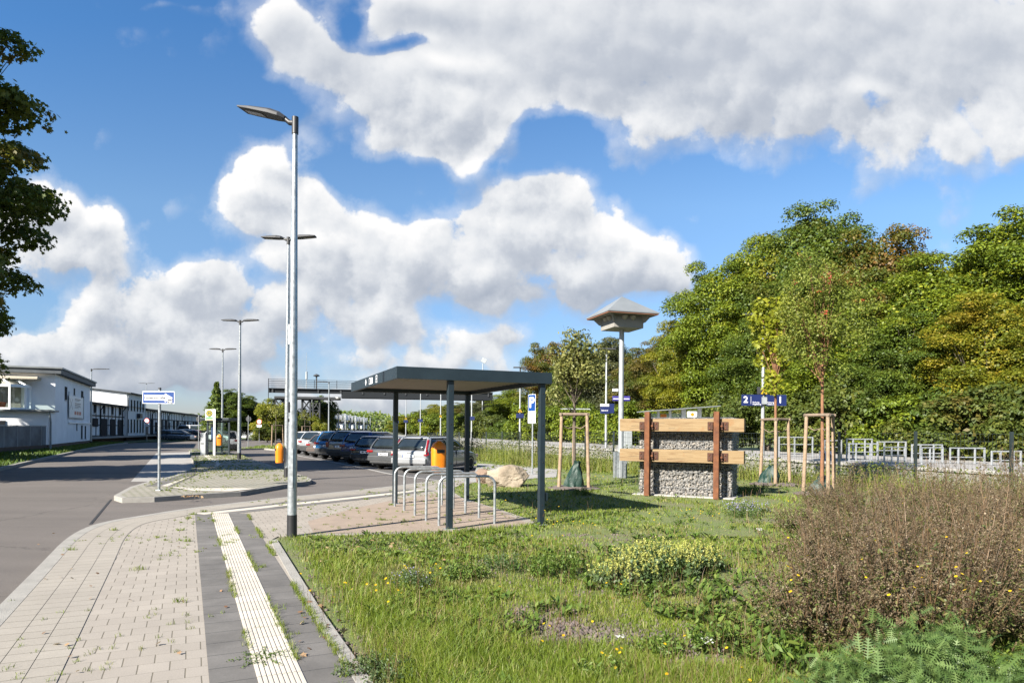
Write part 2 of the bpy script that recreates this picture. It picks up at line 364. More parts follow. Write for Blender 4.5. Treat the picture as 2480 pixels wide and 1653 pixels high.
M['render'] = mat('white_render', (.74, .74, .75), .9, 0, .10, .5, .15, 30)
M['render2'] = mat('weathered_render', (.66, .66, .655), .9, 0, .14, .8, .15, 30)
M['dark'] = mat('dark_opening', (.022, .026, .032), .85, 0, .3, 2, spec=.15)
M['darkwood'] = mat('dark_timber', (.035, .033, .032), .8, 0, .3, 3)
M['brick'] = mat('brick_plinth', (.10, .062, .045), .9, 0, .3, 6, .4, 30)
M['slate'] = mat('roof_slate', (.10, .115, .13), .7, 0, .2, 2)
M['zincroof'] = mat('zinc_roof', (.26, .28, .29), .5, .3, .1, 1)
M['cream'] = mat('cream_awning', (.62, .55, .43), .8, 0, .06, 2)
M['terracotta'] = mat('terracotta', (.36, .10, .05), .8, 0, .15, 5)
M['rust'] = mat('rusted_steel', (.15, .045, .014), .85, .1, .35, 7, .3, 60, col2=(.215, .08, .028, 1))
M['rustdark'] = mat('dark_rust', (.07, .028, .016), .85, .1, .4, 20, .4, 60)
M['stake'] = mat('stake_wood', (.33, .235, .155), .9, 0, .3, 9, .5, 40)
M['stake2'] = mat('crossbar_wood', (.22, .165, .12), .9, 0, .25, 9, .5, 40)
M['bark'] = mat('bark', (.12, .095, .072), .95, 0, .3, 9, .8, 40)
M['bark2'] = mat('reddish_bark', (.25, .12, .06), .9, 0, .3, 9, .5, 40)
M['bag'] = mat('green_tarp', (.006, .034, .023), .55, 0, .25, 7, .8, 14)
M['fence'] = mat('fence_green_black', (.022, .033, .034), .5, .1, .2, 4)
M['rail'] = mat('railing_galv', (.45, .47, .49), .45, .4, .1, 6)
M['boulder'] = mat('sandstone', (.30, .235, .165), .95, 0, .30, 2.3, 1.0, 14, col2=(.46, .385, .29, 1))
M['boulder2'] = mat('reddish_sandstone', (.26, .18, .13), .95, 0, .30, 3, 1.0, 14)
M['tyre'] = mat('tyre_rubber', (.018, .018, .018), .85, 0, .2, 9)
M['rim'] = mat('alloy_rim', (.42, .43, .45), .3, .8, .1, 9)
M['carglass'] = mat('car_glass', (.022, .03, .034), .05, 0, .3, 1.5, spec=.8)
M['taillight'] = mat('red_lens', (.27, .008, .01), .2, 0, .15, 9, coat=.6)
M['cleartail'] = mat('clear_lens', (.6, .42, .4), .15, 0, .1, 9, coat=.6)
M['trim'] = mat('dark_trim', (.03, .032, .035), .55, 0, .2, 6)
M['plate'] = mat('number_plate', (.72, .74, .76), .4, 0, .02, 3)
M['girder'] = mat('bridge_steel', (.013, .017, .022), .8, 0, .15, 1, spec=.3)
M['lattice'] = mat('lattice_steel', (.045, .05, .056), .7, .1, .15, 2)
M['housebeige'] = mat('house_grey_board', (.30, .285, .26), .8, 0, .1, 4)
M['gable'] = mat('gable_white', (.62, .62, .61), .9, 0, .06, 1)
M['nest'] = mat('woodcrete_nest', (.42, .39, .33), .9, 0, .15, 9, .3)
M['copper'] = mat('reddish_batten', (.28, .12, .07), .7, 0, .12, 4)
M['glass'] = glassmat('clear_glass', (.75, .82, .80))
M['leaflitter'] = mat('dry_leaf', (.36, .21, .11), .9, 0, .4, 4)
M['roofsheet'] = mat('roof_underside', (.36, .32, .29), .6, .1, .06, 1)
M['soilm'] = mat('mulch_soil', (.165, .13, .115), 1, 0, .35, 9, 1, 50)
M['jointsand'] = mat('joint_sand', (.13, .12, .09), 1, 0, .3, 9)
def paver(name, col, col2, mort, bw, bh, ang, msize=.006, offset=.5, stain=.12, thin=1.0):
    m = bpy.data.materials.new(name); m.use_nodes = True; t = NT(m.node_tree); b = t.n['Principled BSDF']
    tc = t.new('ShaderNodeTexCoord'); mp = t.new('ShaderNodeMapping'); mp.inputs['Rotation'].default_value = (0, 0, -ang)
    t.link(tc.outputs['Object'], mp.inputs[0])
    ms_ = t.vmath('MULTIPLY', mp.outputs[0], (1, thin, 1)).outputs[0]
    wb = t.noise(.8, 2, .5, tc.outputs['Object']); wv = t.vmath('MULTIPLY', t.vmath('SUBTRACT', wb.outputs['Color'], (.5, .5, .5)).outputs[0], (.03, .03, 0)).outputs[0]
    v = t.vmath('ADD', ms_, wv).outputs[0]
    br = t.new('ShaderNodeTexBrick'); br.offset = offset; br.inputs['Scale'].default_value = 1; br.inputs['Brick Width'].default_value = bw; br.inputs['Row Height'].default_value = bh*thin; pass
    br.inputs['Mortar Size'].default_value = msize; br.inputs['Mortar Smooth'].default_value = .2; br.inputs['Bias'].default_value = 0
    br.inputs['Color1'].default_value = c4(col); br.inputs['Color2'].default_value = c4(col2); br.inputs['Mortar'].default_value = c4(mort)
    t.link(v, br.inputs['Vector'])
    nz = t.noise(1.3, 6, .65, tc.outputs['Object']); st = t.ramp(nz.outputs[0], [(.3, (1-stain, 1-stain, 1-stain, 1)), (.7, (1+stain*.4,)*3+(1,))])
    nf = t.noise(90, 3, .6, tc.outputs['Object']); sf = t.ramp(nf.outputs[0], [(.3, (.88, .88, .88, 1)), (.7, (1.08, 1.08, 1.08, 1))])
    cc = t.mix(1, t.mix(1, br.outputs['Color'], st, 'MULTIPLY'), sf, 'MULTIPLY'); t.link(cc, b.inputs['Base Color'])
    b.inputs['Roughness'].default_value = .9
    bp = t.new('ShaderNodeBump'); bp.inputs['Strength'].default_value = .6; bp.inputs['Distance'].default_value = .008; bp.invert = True
    t.link(br.outputs['Fac'], bp.inputs['Height']); t.link(bp.outputs[0], b.inputs['Normal'])
    return m
VA = R_(115.4)                                       # direction of the street
M['paver'] = paver('beige_block_paving', (.345, .307, .262), (.38, .34, .292), (.15, .13, .095), .2, .2, VA-PI/2, .0042, thin=2.6)
M['edgerow'] = paver('edge_block_paving', (.345, .312, .265), (.375, .34, .29), (.15, .13, .095), 8, .2, VA-PI/2, .004)
M['paver2'] = paver('weedy_block_paving', (.31, .285, .235), (.345, .318, .27), (.14, .15, .07), .2, .2, R_(60), .014)
M['greypav'] = paver('grey_slab_paving', (.150, .140, .130), (.185, .173, .162), (.045, .045, .045), 9, .3, VA-PI/2, .004, 0, .42)
M['tactile'] = paver('white_tactile_paving', (.61, .555, .47), (.67, .61, .53), (.26, .23, .18), 9, .3, VA-PI/2, .004, 0, .16)
M['lotpav'] = mat('parking_bay_paving', (.105, .10, .098), .9, 0, .18, 1, .5, 120)
# ground cover sheet: soil, moss and short turf mixed in patches
def groundmat(name, a, b_, c_, s=.9):
    m = bpy.data.materials.new(name); m.use_nodes = True; t = NT(m.node_tree); b = t.n['Principled BSDF']; b.inputs['Roughness'].default_value = 1
    tc = t.new('ShaderNodeTexCoord'); v = tc.outputs['Object']
    n1 = t.noise(s, 5, .6, v); n2 = t.noise(s*14, 6, .7, v); 
    k = t.math('MULTIPLY_ADD', n2.outputs[0], .5, t.math('MULTIPLY', n1.outputs[0], .6))
    t.link(t.ramp(k, [(.38, c4(a)), (.52, c4(b_)), (.68, c4(c_))]), b.inputs['Base Color'])
    bp = t.new('ShaderNodeBump'); bp.inputs['Strength'].default_value = 1; bp.inputs['Distance'].default_value = .03; t.link(n2.outputs[0], bp.inputs['Height']); t.link(bp.outputs[0], b.inputs['Normal'])
    return m
M['turf'] = groundmat('turf_soil', (.17, .135, .105), (.15, .175, .05), (.125, .19, .035))
M['terrain'] = groundmat('far_terrain', (.10, .12, .05), (.12, .13, .06), (.16, .14, .08), .05)
M['bank'] = groundmat('shaded_bank', (.06, .08, .03), (.05, .09, .02), (.07, .10, .03), .6)  # dark ground colour carries part of the tree shade on the bank
# ================================================================ GROUND
ZR = -.12
b = MB().sheet([(-3500, -300), (3500, -300), (3500, 6000), (-3500, 6000)], -.35); struct('ground', b, M['terrain'])
b = MB().sheet([(-75, -12), (6, -12), (6, 40), (12, 60), (-20, 150), (-110, 175), (-75, 60)], ZR); struct('road', b, M['asphalt'])
kpx = [(0, 1470), (102, 1367), (163, 1302), (218, 1273), (272, 1259.5), (340, 1249), (400, 1239), (480, 1227.5), (582, 1216), (697, 1203), (800, 1193), (938, 1178.5), (1031, 1166.5), (1066, 1162)]
KL = [G(*p) for p in kpx]
e = (KL[0]-KL[1]).normalized()
KL = [KL[0]+e*12]+KL
def smoothline(pts, it=2):
    pts = [Vector(p[:2]) for p in pts]
    for _ in range(it):
        q = [pts[0]]
        for i in range(len(pts)-1): q += [pts[i]*.75+pts[i+1]*.25, pts[i]*.25+pts[i+1]*.75]
        q.append(pts[-1]); pts = q
    return pts
KS = smoothline(KL)
def offs(line, d):      # offset to the right-hand side of travel
    r = []
    for i, p in enumerate(line):
        t = (line[min(i+1, len(line)-1)]-line[max(i-1, 0)]).normalized(); r.append(p+Vector((t.y, -t.x))*d)
    return r
def band(line, d0, d1, z0, z1=None):
    a, b = offs(line, d0), offs(line, d1); m = MB(); n = len(line)
    vs = [(p.x, p.y, z0) for p in a]+[(p.x, p.y, z0) for p in b]
    if z1 is None: m.add(vs, [(i, n+i, n+i+1, i+1) for i in range(n-1)]); return m
    vs += [(p.x, p.y, z1) for p in a]+[(p.x, p.y, z1) for p in b]
    fs = []
    for i in range(n-1):
        fs += [(2*n+i, 3*n+i, 3*n+i+1, 2*n+i+1), (i, 2*n+i, 2*n+i+1, i+1), (n+i, n+i+1, 3*n+i+1, 3*n+i)]
    fs += [(0, n, 3*n, 2*n), (n-1, 3*n-1, 4*n-1, 2*n-1)]
    return m.add(vs, fs)
GE = [G(*p) for p in [(1300, 1262), (1202, 1230), (1121, 1205), (1084, 1183), (1150, 1167), (1290, 1158), (1347, 1155)]]
path_far = [G(*p) for p in [(1350, 1136), (1260, 1128), (1157, 1121.5), (1150, 1143)]]
GK = [G(*p) for p in [(861, 1653), (744, 1470), (653.6, 1308)]]      # grey slab / kerb line beside the lawn
dv = (GK[0]-GK[2]).normalized()
gk_line = [Vector((p.x, p.y)) for p in [GK[2], GK[1], GK[0], GK[0]+dv*8]]
front = [G(*p) for p in [(1286, 1269), (1082, 1287.6), (946, 1291), (720, 1297), (674, 1297.5)]]
pav = list(KS)+[Vector(p[:2]) for p in path_far[::-1]]+[Vector(p[:2]) for p in GE[::-1]]+[Vector(p[:2]) for p in front]+gk_line
struct('pavement', MB().prism([(p.x, p.y) for p in pav], -.34, 0), M['paver'])
struct('pavement_kerb', band(KS, -.02, .14, -.34, .006), M['kerb'])
struct('road_seam', band(KS, -.06, -.02, ZR+.004), M['joint'])
struct('paving_joint', band(KS, .142, .750, .002), M['jointsand'])
for k_ in range(3): struct('edge_paving_row', band(KS, .1435+k_*.205, .3435+k_*.205, .0045), M['edgerow'])
# lawn
lawn = [Vector(p[:2]) for p in front[::-1]]+[Vector(p[:2]) for p in GE]+[Vector(p[:2]) for p in path_far[:3]]+[Vector((-5, 38)), Vector((-22, 78)), Vector((-10, 100)), Vector((30, 100)), Vector((60, 40)), Vector((40, -12))]+gk_line[::-1][:1]+gk_line[::-1][1:]
LAWN = [(p.x, p.y) for p in lawn]
struct('lawn', MB().prism(LAWN, -.345, -.012), M['turf'])
struct('edging_kerb', band([Vector((p.x, p.y)) for p in gk_line[::-1]], .0, .10, -.3, .012), M['kerb'])
# tactile strips
def strip(pts, z, m, name):
    return struct(name, MB().sheet([(p.x, p.y) for p in pts], z), m)
bot = [G(x, 1653) for x in (507, 625.6, 744.6, 861)]; top = [G(*p) for p in [(472, 1243), (512.8, 1243), (554, 1243), (597, 1243)]]
far_ = [(t+(t-b_)*.0) for t, b_ in zip(top, bot)]; near_ = [b_+(b_-t).normalized()*9 for t, b_ in zip(top, bot)]
strip([near_[0], near_[1], top[1], top[0]], .004, M['greypav'], 'grey_strip')
strip([near_[1], near_[2], top[2], top[1]], .0045, M['tactile'], 'tactile_strip')
strip([near_[2], near_[3], top[3], top[2]], .004, M['greypav'], 'grey_strip')
m = MB()
for i in range(9):
    f_ = (i+.5)/9; p = near_[1].lerp(near_[2], f_); q = top[1].lerp(top[2], f_); d = (q-p).normalized(); c = (p+q)/2
    m.box((c.x, c.y, .0072), ((q-p).length, .019, .005), math.atan2(d.y, d.x))
struct('tactile_strip_ribs', m, M['tactile'])
kk = [Vector(p[:2]) for p in [G(472, 1243), G(582, 1231.5), G(697, 1219), G(800, 1209), G(938, 1194), G(1010, 1185)]]; kk = smoothline(kk, 1)
struct('grey_strip', band(kk, -.32, 0, .0042), M['greypav']); struct('tactile_strip', band(kk, 0, .3, .0048), M['tactile']); struct('grey_strip', band(kk, .3, .62, .0042), M['greypav'])
# sandy slab below the bicycle shelter
sl = [G(*p) for p in [(1280, 1268), (1090, 1285), (946, 1288), (760, 1292), (745, 1262), (850, 1232), (945, 1212), (1080, 1190), (1118, 1207), (1200, 1232)]]
struct('grit_slab', MB().sheet([(p.x, p.y) for p in sl], .0035), M['tan'])
# concrete path behind the boulders
pp = [G(*p) for p in [(1066, 1162), (1150, 1167), (1290, 1158), (1347, 1155), (1350, 1136), (1260, 1128), (1157, 1121.5), (1150, 1143)]]
struct('footpath', MB().sheet([(p.x, p.y) for p in pp], .0036), M['concrete'])
# traffic island
isl_px = [(276, 1199), (315, 1178), (363, 1164), (422, 1151), (466, 1133), (471, 1124), (464, 1104), (457.6, 1090), (462, 1087.5), (500, 1086.5), (583, 1100), (613, 1112), (680, 1134), (743, 1154), (755, 1160), (751, 1164), (685, 1173), (583, 1190), (481, 1196), (374, 1203), (296, 1205)]
IS = [G(*p) for p in isl_px]; IS2 = [(p.x, p.y) for p in IS]
struct('island_kerb', MB().prism(IS2, -.34, 0), M['kerb'])
c_ = sum((Vector(p) for p in IS2), Vector((0, 0)))/len(IS2)
def inset(poly, d):
    P = [Vector(p) for p in poly]; n = len(P); a = sum(P[i].x*P[(i+1) % n].y-P[(i+1) % n].x*P[i].y for i in range(n)); s = 1 if a > 0 else -1
    r = []
    for i in range(n):
        t = (P[(i+1) % n]-P[i-1]).normalized(); r.append(P[i]+Vector((-t.y, t.x))*d*s)
    return [(p.x, p.y) for p in r]
ISIN = inset(IS2, .13)
struct('traffic_island', MB().sheet(ISIN, .004), M['paver2'])
def px_sheet(pts, z, m, name): return strip([G(x, y, z) for x, y in pts], z, m, name)
px_sheet([(317, 1165.5), (378.6, 1096.6), (457.6, 1094), (463, 1104), (470.5, 1125), (466, 1134), (421, 1152), (363, 1165)], ZR+.004, M['concrete'], 'bus_bay')
px_sheet([(392, 1176), (412, 1178.5), (470, 1153), (478, 1135), (476, 1124), (486, 1088.6), (471, 1088.6), (462, 1107), (478, 1126), (470, 1134), (440, 1148), (352, 1176.5)], .008, M['greypav'], 'grey_strip')
px_sheet([(487, 1088.6), (497, 1106), (524, 1121.5), (520, 1129), (470, 1149), (390, 1176), (406, 1177), (500, 1136), (527, 1129), (536, 1120), (508, 1104), (495, 1088.6)], .0122, M['tactile'], 'tactile_strip')
px_sheet([(405, 1177), (480, 1181), (583, 1181), (622, 1182), (560, 1189), (470, 1188)], .0164, M['tactile'], 'tactile_strip')
lk = [G(x, y, ZR) for x, y in [(0, 1140), (60, 1125), (130, 1108), (217, 1088), (262, 1079), (310, 1073.5)]]; lk = smoothline([lk[0]+(lk[0]-lk[1]).normalized()*14]+lk, 2)
struct('left_kerb', band(lk, -.16, 0, -.34, 0), M['kerb'])
bp_ = [(p.x, p.y) for p in offs(lk, -.16)]+[(G(330, 1069).x, G(330, 1069).y), (-40, 140), (-90, 150), (-95, 20), (-60, -5)]
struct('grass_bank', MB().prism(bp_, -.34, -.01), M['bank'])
# small far verge with kerb and the planted bed behind it
vg = [G(*p) for p in [(577, 1086), (640, 1085), (669, 1087.5), (700, 1090), (760, 1086), (850, 1078), (850, 1070), (700, 1078), (640, 1079)]]
struct('verge_kerb', MB().prism([(p.x, p.y) for p in vg], -.34, 0), M['kerb'])
struct('verge', MB().sheet(inset([(p.x, p.y) for p in vg], .15), .004), M['turf'])
# parking bays + painted line
ln = [G(x, y, ZR) for x, y in [(690, 1094), (720, 1103), (800, 1117), (891, 1135), (942, 1147), (1000, 1156), (1061, 1162.5)]]; ln = smoothline(ln, 2)
struct('parking_line', band(ln, -.06, .12, ZR+.008), M['concrete'])
bay = [(p.x, p.y) for p in ln]+[(-1.5, 35), (-5, 42), (-16, 72), (-24, 70)]
struct('parking_bays', MB().sheet(bay, ZR+.004), M['lotpav'])
a_, b_ = G(269, 1209, ZR), G(219, 1269, ZR)
struct('road_seam', MB().box(((a_.x+b_.x)/2, (a_.y+b_.y)/2, ZR+.003), ((a_-b_).length, .05, .004), math.atan2((b_-a_).y, (b_-a_).x)), M['joint'])
# ================================================================ STREET LAMPS
def lamp_head(root, z, ang, L=.78, arm=.16, tilt=6, W=.30, name='lamp_head'):
    """flat LED head: tapered shell, lens below, socket arm"""
    m = MB(); c, s = math.cos(ang), math.sin(ang); tl = math.tan(R_(tilt))
    secs = [(arm, .10, .05), (arm+.08, .26, .085), (arm+.3*L, .32, .10), (arm+.75*L, .31, .075), (arm+L, .27, .045)]
    vs = []
    for x, wd, th in secs:
        wd *= W/.30; zz = z+x*tl
        for (yy, z2) in ((-wd/2, 0), (wd/2, 0), (wd/2*.98, th*.55), (wd/4, th), (-wd/4, th), (-wd/2*.98, th*.55)):
            vs.append((x*c-yy*s, x*s+yy*c, zz+z2))
    n = 6; fs = [(i*n+k, i*n+(k+1) % n, (i+1)*n+(k+1) % n, (i+1)*n+k) for i in range(len(secs)-1) for k in range(n)]
    fs += [tuple(range(n-1, -1, -1)), tuple((len(secs)-1)*n+k for k in range(n))]
    m.add(vs, fs); h = m.build(name, M['lampgrey'], root, bevel=.006)
    m = MB(); x0, x1 = arm+L*.50, arm+L*.88; vs = []
    for x in (x0, x1):
        for yy in (-W*.22, W*.22):
            for dz in (-.012, .004): vs.append((x*c-yy*s, x*s+yy*c, z+x*tl+dz))
    m.add(vs, [(0, 1, 3, 2), (4, 6, 7, 5), (0, 4, 5, 1), (2, 3, 7, 6), (0, 2, 6, 4), (1, 5, 7, 3)]); m.build('lens', M['lens'], h)
    m = MB(); m.tube([(0, 0, z-.02), (arm*.6*c, arm*.6*s, z-.02+arm*.3*tl), ((arm+.04)*c, (arm+.04)*s, z+.035+arm*tl)], [.045, .04, .035], 10); m.build('bracket', M['black'], root, smooth=True)
def street_lamp(loc, z, label, heads, r0=.07, r1=.038, group='galvanised street lamps', sleeve=True, L=.78, tilt=6, socket=True, band=False):
    t = thing('street_lamp', label, 'street lamp', loc, 0, group)
    MB().tube([(0, 0, .0), (0, 0, z*.35), (0, 0, z-.16)], [r0, r0*.84+r1*.16, r1], 20).build('pole', M['steel'], t, smooth=True)
    if sleeve: MB().cyl((0, 0, -.02), (0, 0, .33*min(1, z/6.4)), r0+.005, r0+.004, 20).build('base_sleeve', M['black'], t, smooth=True)
    if socket: MB().cyl((0, 0, z-.24), (0, 0, z+.02), r1+.012, r1+.012, 14).build('socket', M['black'], t, smooth=True)
    for a in heads: lamp_head(t, z-.05, a, L=L, tilt=tilt)
    return t
p = G(707, 1297.5)
L1 = street_lamp((p.x, p.y, 0), 6.42, 'tall galvanised street lamp with one flat grey head, standing at the lawn corner in front', [R_(164)], .071, .038, L=.80, tilt=17)
MB().bb(-.028, .028, -.0735, -.066, .75, 1.35).build('service_door', M['steel'], L1)
for (zz, w_, h_, mm, dx) in ((1.98, .05, .16, 'ink', -.045), (1.78, .035, .05, 'ink', -.05), (3.1, .03, .3, 'blue', -.06)):
    MB().box((dx, -math.sqrt(max(0, .0665**2-dx**2))-.002, zz), (w_, .003, h_), -.75).build('sticker', M[mm] if mm != 'blue' else M['signwhite'], L1)
def lampG(px, py, z=0): return G(px, py, z)
p = lampG(694, 1155, 0); L2 = street_lamp(p, 8.15, 'double-headed street lamp on the traffic island carrying an orange bin, directly behind the front lamp', [R_(172), R_(-4)], .085, .045, tilt=4)
p = lampG(579, 1111, 0); L3 = street_lamp(p, 7.45, 'double-headed street lamp on the traffic island just right of the bus shelter', [R_(176), R_(-4)], .10, .05, tilt=3, L=.85)
p = atx(538, 51, 0); L4 = street_lamp(p, 7.55, 'double-headed street lamp rising behind the bus shelter', [R_(176), R_(-4)], .085, .045, tilt=3, L=.85)
p = G(220, 1075.7, -.1); L5 = street_lamp(p, 7.65, 'single-headed street lamp against the white building', [R_(8)], .10, .055, tilt=2, L=1.5)
p = atx(796, 80, ZR); L6 = street_lamp(p, 7.3, 'single-headed street lamp behind the parked car row, in front of the footbridge', [R_(180)], .09, .05, tilt=2, L=1.4)
p = atx(354, 150, ZR); L7 = street_lamp(p, 11.5, 'distant thin double-headed lamp behind the low warehouse roof', [R_(178), 0], .10, .06, tilt=2, L=1.6)
# ================================================================ BINS
def bin_(loc, rz, label, k=1.0):
    t = thing('litter_bin', label, 'litter bin', loc, rz, 'orange litter bins')
    m = MB(); n = 20; prof = []
    for i in range(13):
        z = i/12
        if z < .70: sc2 = .92+.08*(z/.7); top = 0
        else: q = (z-.70)/.30; sc2 = math.sqrt(max(0, 1-q*q*.93))
        prof.append((sc2, z*.66*k))
    vs = []
    for s_, z in prof:
        for j in range(n):
            a = 2*PI*j/n; cx, sy = math.cos(a), math.sin(a)
            ex = abs(cx)**.6*math.copysign(1, cx); ey = abs(sy)**.6*math.copysign(1, sy)
            vs.append((ex*.155*s_*k, ey*.13*s_*k, z))
    fs = [(i*n+j, i*n+(j+1) % n, (i+1)*n+(j+1) % n, (i+1)*n+j) for i in range(12) for j in range(n)]+[tuple(range(n-1, -1, -1)), tuple(12*n+j for j in range(n))]
    m.add(vs, fs).build('shell', M['orange'], t, smooth=True)
    MB().bb(-.085*k, .085*k, -.136*k, -.118*k, .41*k, .475*k).build('slot', M['ink'], t)
    MB().bb(-.04, .04, .12*k, .17*k, .12*k, .52*k).build('bracket', M['dull'], t)
    return t
c = L2.location; bin_((c.x-.21, c.y-.12, .50), R_(-60), 'orange litter bin on the island lamp post, left of the tall front lamp')
bb = atx(1063, 15.35, .70); bb.z = .70; bin_(bb, R_(25), 'orange litter bin half in shade behind the bicycle hoops', 1.07)
t = thing('bin_post', 'short grey post holding the orange bin behind the bicycle hoops', 'post', (bb.x+.2, bb.y+.12, 0)); MB().cyl((0, 0, 0), (0, 0, 1.3), .03, .03, 12).build('pole', M['steel'], t, smooth=True)
bb = atx(531.5, 41, .62); bb.z = .62; bin_(bb, R_(10), 'orange litter bin hanging in front of the bus shelter glass')
# ================================================================ BICYCLE SHELTER
UA = R_(22.5); u = Vector((math.cos(UA), math.sin(UA), 0)); v = Vector((-math.sin(UA), math.cos(UA), 0))
P2 = G(1088, 1281)
SH = thing('bicycle_shelter', 'open anthracite steel bicycle shelter with a flat roof on four posts', 'shelter', P2, UA)
ZB, ZT = 2.47, 2.665
for (x, y, l) in ((0, 0, 0), (1.68, 0, 0), (0.02, 4.12, 0), (1.70, 4.12, 0)):
    o = MB().bb(x-.05, x+.05, y-.05, y+.05, -.01, ZB).build('post', M['anth'], SH, bevel=.006)
    for z in (.35, 1.1, 1.75, 2.3): MB().cyl((x-.0, y-.05, z), (x, y-.056, z), .011, .011, 8).build('bolt', M['black'], o)
    MB().bb(x-.09, x+.09, y-.09, y+.09, .0, .012).build('base_plate', M['dull'], o)
x0, x1, y0, y1 = -.93, 1.83, -.10, 4.30
MB().bb(x0, x1, y0, y0+.06, ZB, ZT).build('fascia', M['anth'], SH, bevel=.004)
MB().bb(x0, x1, y1-.06, y1, ZB, ZT).build('fascia', M['anth'], SH, bevel=.004)
FL = MB().bb(x0, x0+.06, y0+.062, y1-.062, ZB+.001, ZT-.001).build('fascia', M['anth'], SH, bevel=.004)
MB().bb(x1-.06, x1, y0+.062, y1-.062, ZB+.001, ZT-.001).build('fascia', M['anth'], SH, bevel=.004)
m = MB(); n = 20; wy = (y1-y0-.14)/n                     # trapezoid sheet: ribs run across
for i in range(n):
    a = y0+.07+i*wy
    pr = [(a, ZB+.085), (a+wy*.25, ZB+.085), (a+wy*.35, ZB+.12), (a+wy*.9, ZB+.12), (a+wy, ZB+.085)]
    for (ya, za), (yb, zb) in zip(pr, pr[1:]):
        m.add([(x0+.07, ya, za), (x1-.07, ya, za), (x1-.07, yb, zb), (x0+.07, yb, zb)], [(0, 1, 2, 3)])
m.bb(x0+.07, x1-.07, y0+.07, y1-.07, ZB+.125, ZB+.13)
m.build('roof_sheet', M['roofsheet'], SH)
for y in (0, 4.12): MB().bb(x0+.065, x1-.065, y-.035, y+.035, ZB+.003, ZB+.08).build('crossbeam', M['anth'], SH)
m = MB()                                                   # white symbols on the short fascia
def onf(pts): m.add([(x0-.003, q[0], q[1]) for q in pts], [tuple(range(len(pts)))])
zc = (ZB+ZT)/2
def ffr(y, w_, h_, th=.014):
    onf([(y-w_/2, zc-h_/2), (y+w_/2, zc-h_/2), (y+w_/2, zc-h_/2+th), (y-w_/2, zc-h_/2+th)]); onf([(y-w_/2, zc+h_/2-th), (y+w_/2, zc+h_/2-th), (y+w_/2, zc+h_/2), (y-w_/2, zc+h_/2)])
    onf([(y-w_/2, zc-h_/2+th), (y-w_/2+th*1.5, zc-h_/2+th), (y-w_/2+th*1.5, zc+h_/2-th), (y-w_/2, zc+h_/2-th)]); onf([(y+w_/2-th*1.5, zc-h_/2+th), (y+w_/2, zc-h_/2+th), (y+w_/2, zc+h_/2-th), (y+w_/2-th*1.5, zc+h_/2-th)])
ys = 2.55
onf([(ys, zc-.07), (ys+.06, zc), (ys, zc+.07), (ys-.06, zc)])
ffr(ys-.42, .16, .12)
m.add([(x0-.003, ys-.68, zc-.06), (x0-.003, ys-.52, zc-.06), (x0-.003, ys-.52, zc+.055), (x0-.003, ys-.68, zc+.055)], [(0, 1, 2, 3)])
ffr(ys-1.05, .13, .13); onf([(ys-1.06, zc-.02), (ys-1.03, zc-.02), (ys-1.03, zc+.02), (ys-1.06, zc+.02)])
m.build('symbols', M['signwhite'], SH)
MB().bb(1.735, 1.80, -.03, .03, .42, .56).build('socket_box', M['anth'], SH, bevel=.004)
# hoops
hp = [((1063, 1272.5), (1197.7, 1268)), ((1032, 1260.7), (1160, 1254)), ((1004.7, 1248), (1127, 1242.3)), ((979, 1236), (1098, 1231.8)), ((956, 1226), (1070, 1223))]
hl = ['nearest bicycle hoop, beside the front shelter post', 'second bicycle hoop from the front', 'middle one of the five bicycle hoops', 'second bicycle hoop from the back of the shelter', 'rearmost bicycle hoop, beside the back left shelter post']
for (a, b2), lb in zip(hp, hl):
    A, B = G(*a), G(*b2); d = B-A; Lh = d.length; t = thing('bicycle_hoop', 'galvanised '+lb, 'bicycle rack', A, math.atan2(d.y, d.x), 'bicycle hoops under the shelter')
    pts = [(0, 0, -.02), (0, 0, .40)]; r = .16; hz = .845
    pts += [(r-r*math.cos(q), 0, hz-r+r*math.sin(q)) for q in [i*PI/2/6 for i in range(7)]]
    pts += [(Lh-r+r*math.sin(q), 0, hz-r+r*math.cos(q)) for q in [i*PI/2/6 for i in range(7)]]
    pts += [(Lh, 0, .4), (Lh, 0, -.02)]
    MB().tube(pts, .024, 12).build('tube', M['steel'], t, smooth=True)
# ================================================================ SIGNS
def disc(r, th, n=28):
    return MB().cyl((0, -th/2, 0), (0, th/2, 0), r, r, n)
# one-way sign
p = G(385, 1187.4); S = thing('one_way_sign', 'blue one-way street sign with a white arrow on a steel pole', 'road sign', p, 0)
MB().cyl((0, 0, -.02), (0, 0, 2.66), .034, .034, 16).build('pole', M['steel'], S, smooth=True)
MB().cyl((0, 0, 2.66), (0, 0, 2.70), .04, .036, 16).build('cap', M['black'], S, smooth=True)
m = MB(); m.box((0, 0, .015), (.13, .13, .03)); m.build('foot', M['dull'], S)
ps = MB().bb(-.42, .42, -.062, -.052, 2.28, 2.60).build('sign_plate', M['signwhite'], S, bevel=.03)
ps.modifiers[0].limit_method = 'NONE'; ps.modifiers[0].width = .003
MB().bb(-.405, .405, -.0655, -.0625, 2.295, 2.585).build('blue_field', M['blue'], ps)
MB().add([(x, -.0675, z) for x, z in [(-.37, 2.365), (.17, 2.365), (.17, 2.32), (.375, 2.435), (.17, 2.55), (.17, 2.505), (-.37, 2.505)]], [(0, 1, 6), (1, 5, 6), (1, 2, 3, 4, 5)]).build('arrow', M['signwhite'], ps)
text('Einbahnstraße', .100, M['ink'], ps, (-.09, -.069, 2.434), name='lettering', sx=.98, bold=.0022)
m = MB(); m.bb(.235, .36, -.0705, -.069, 2.285, 2.41); m.build('sticker', M['signwhite'], ps)
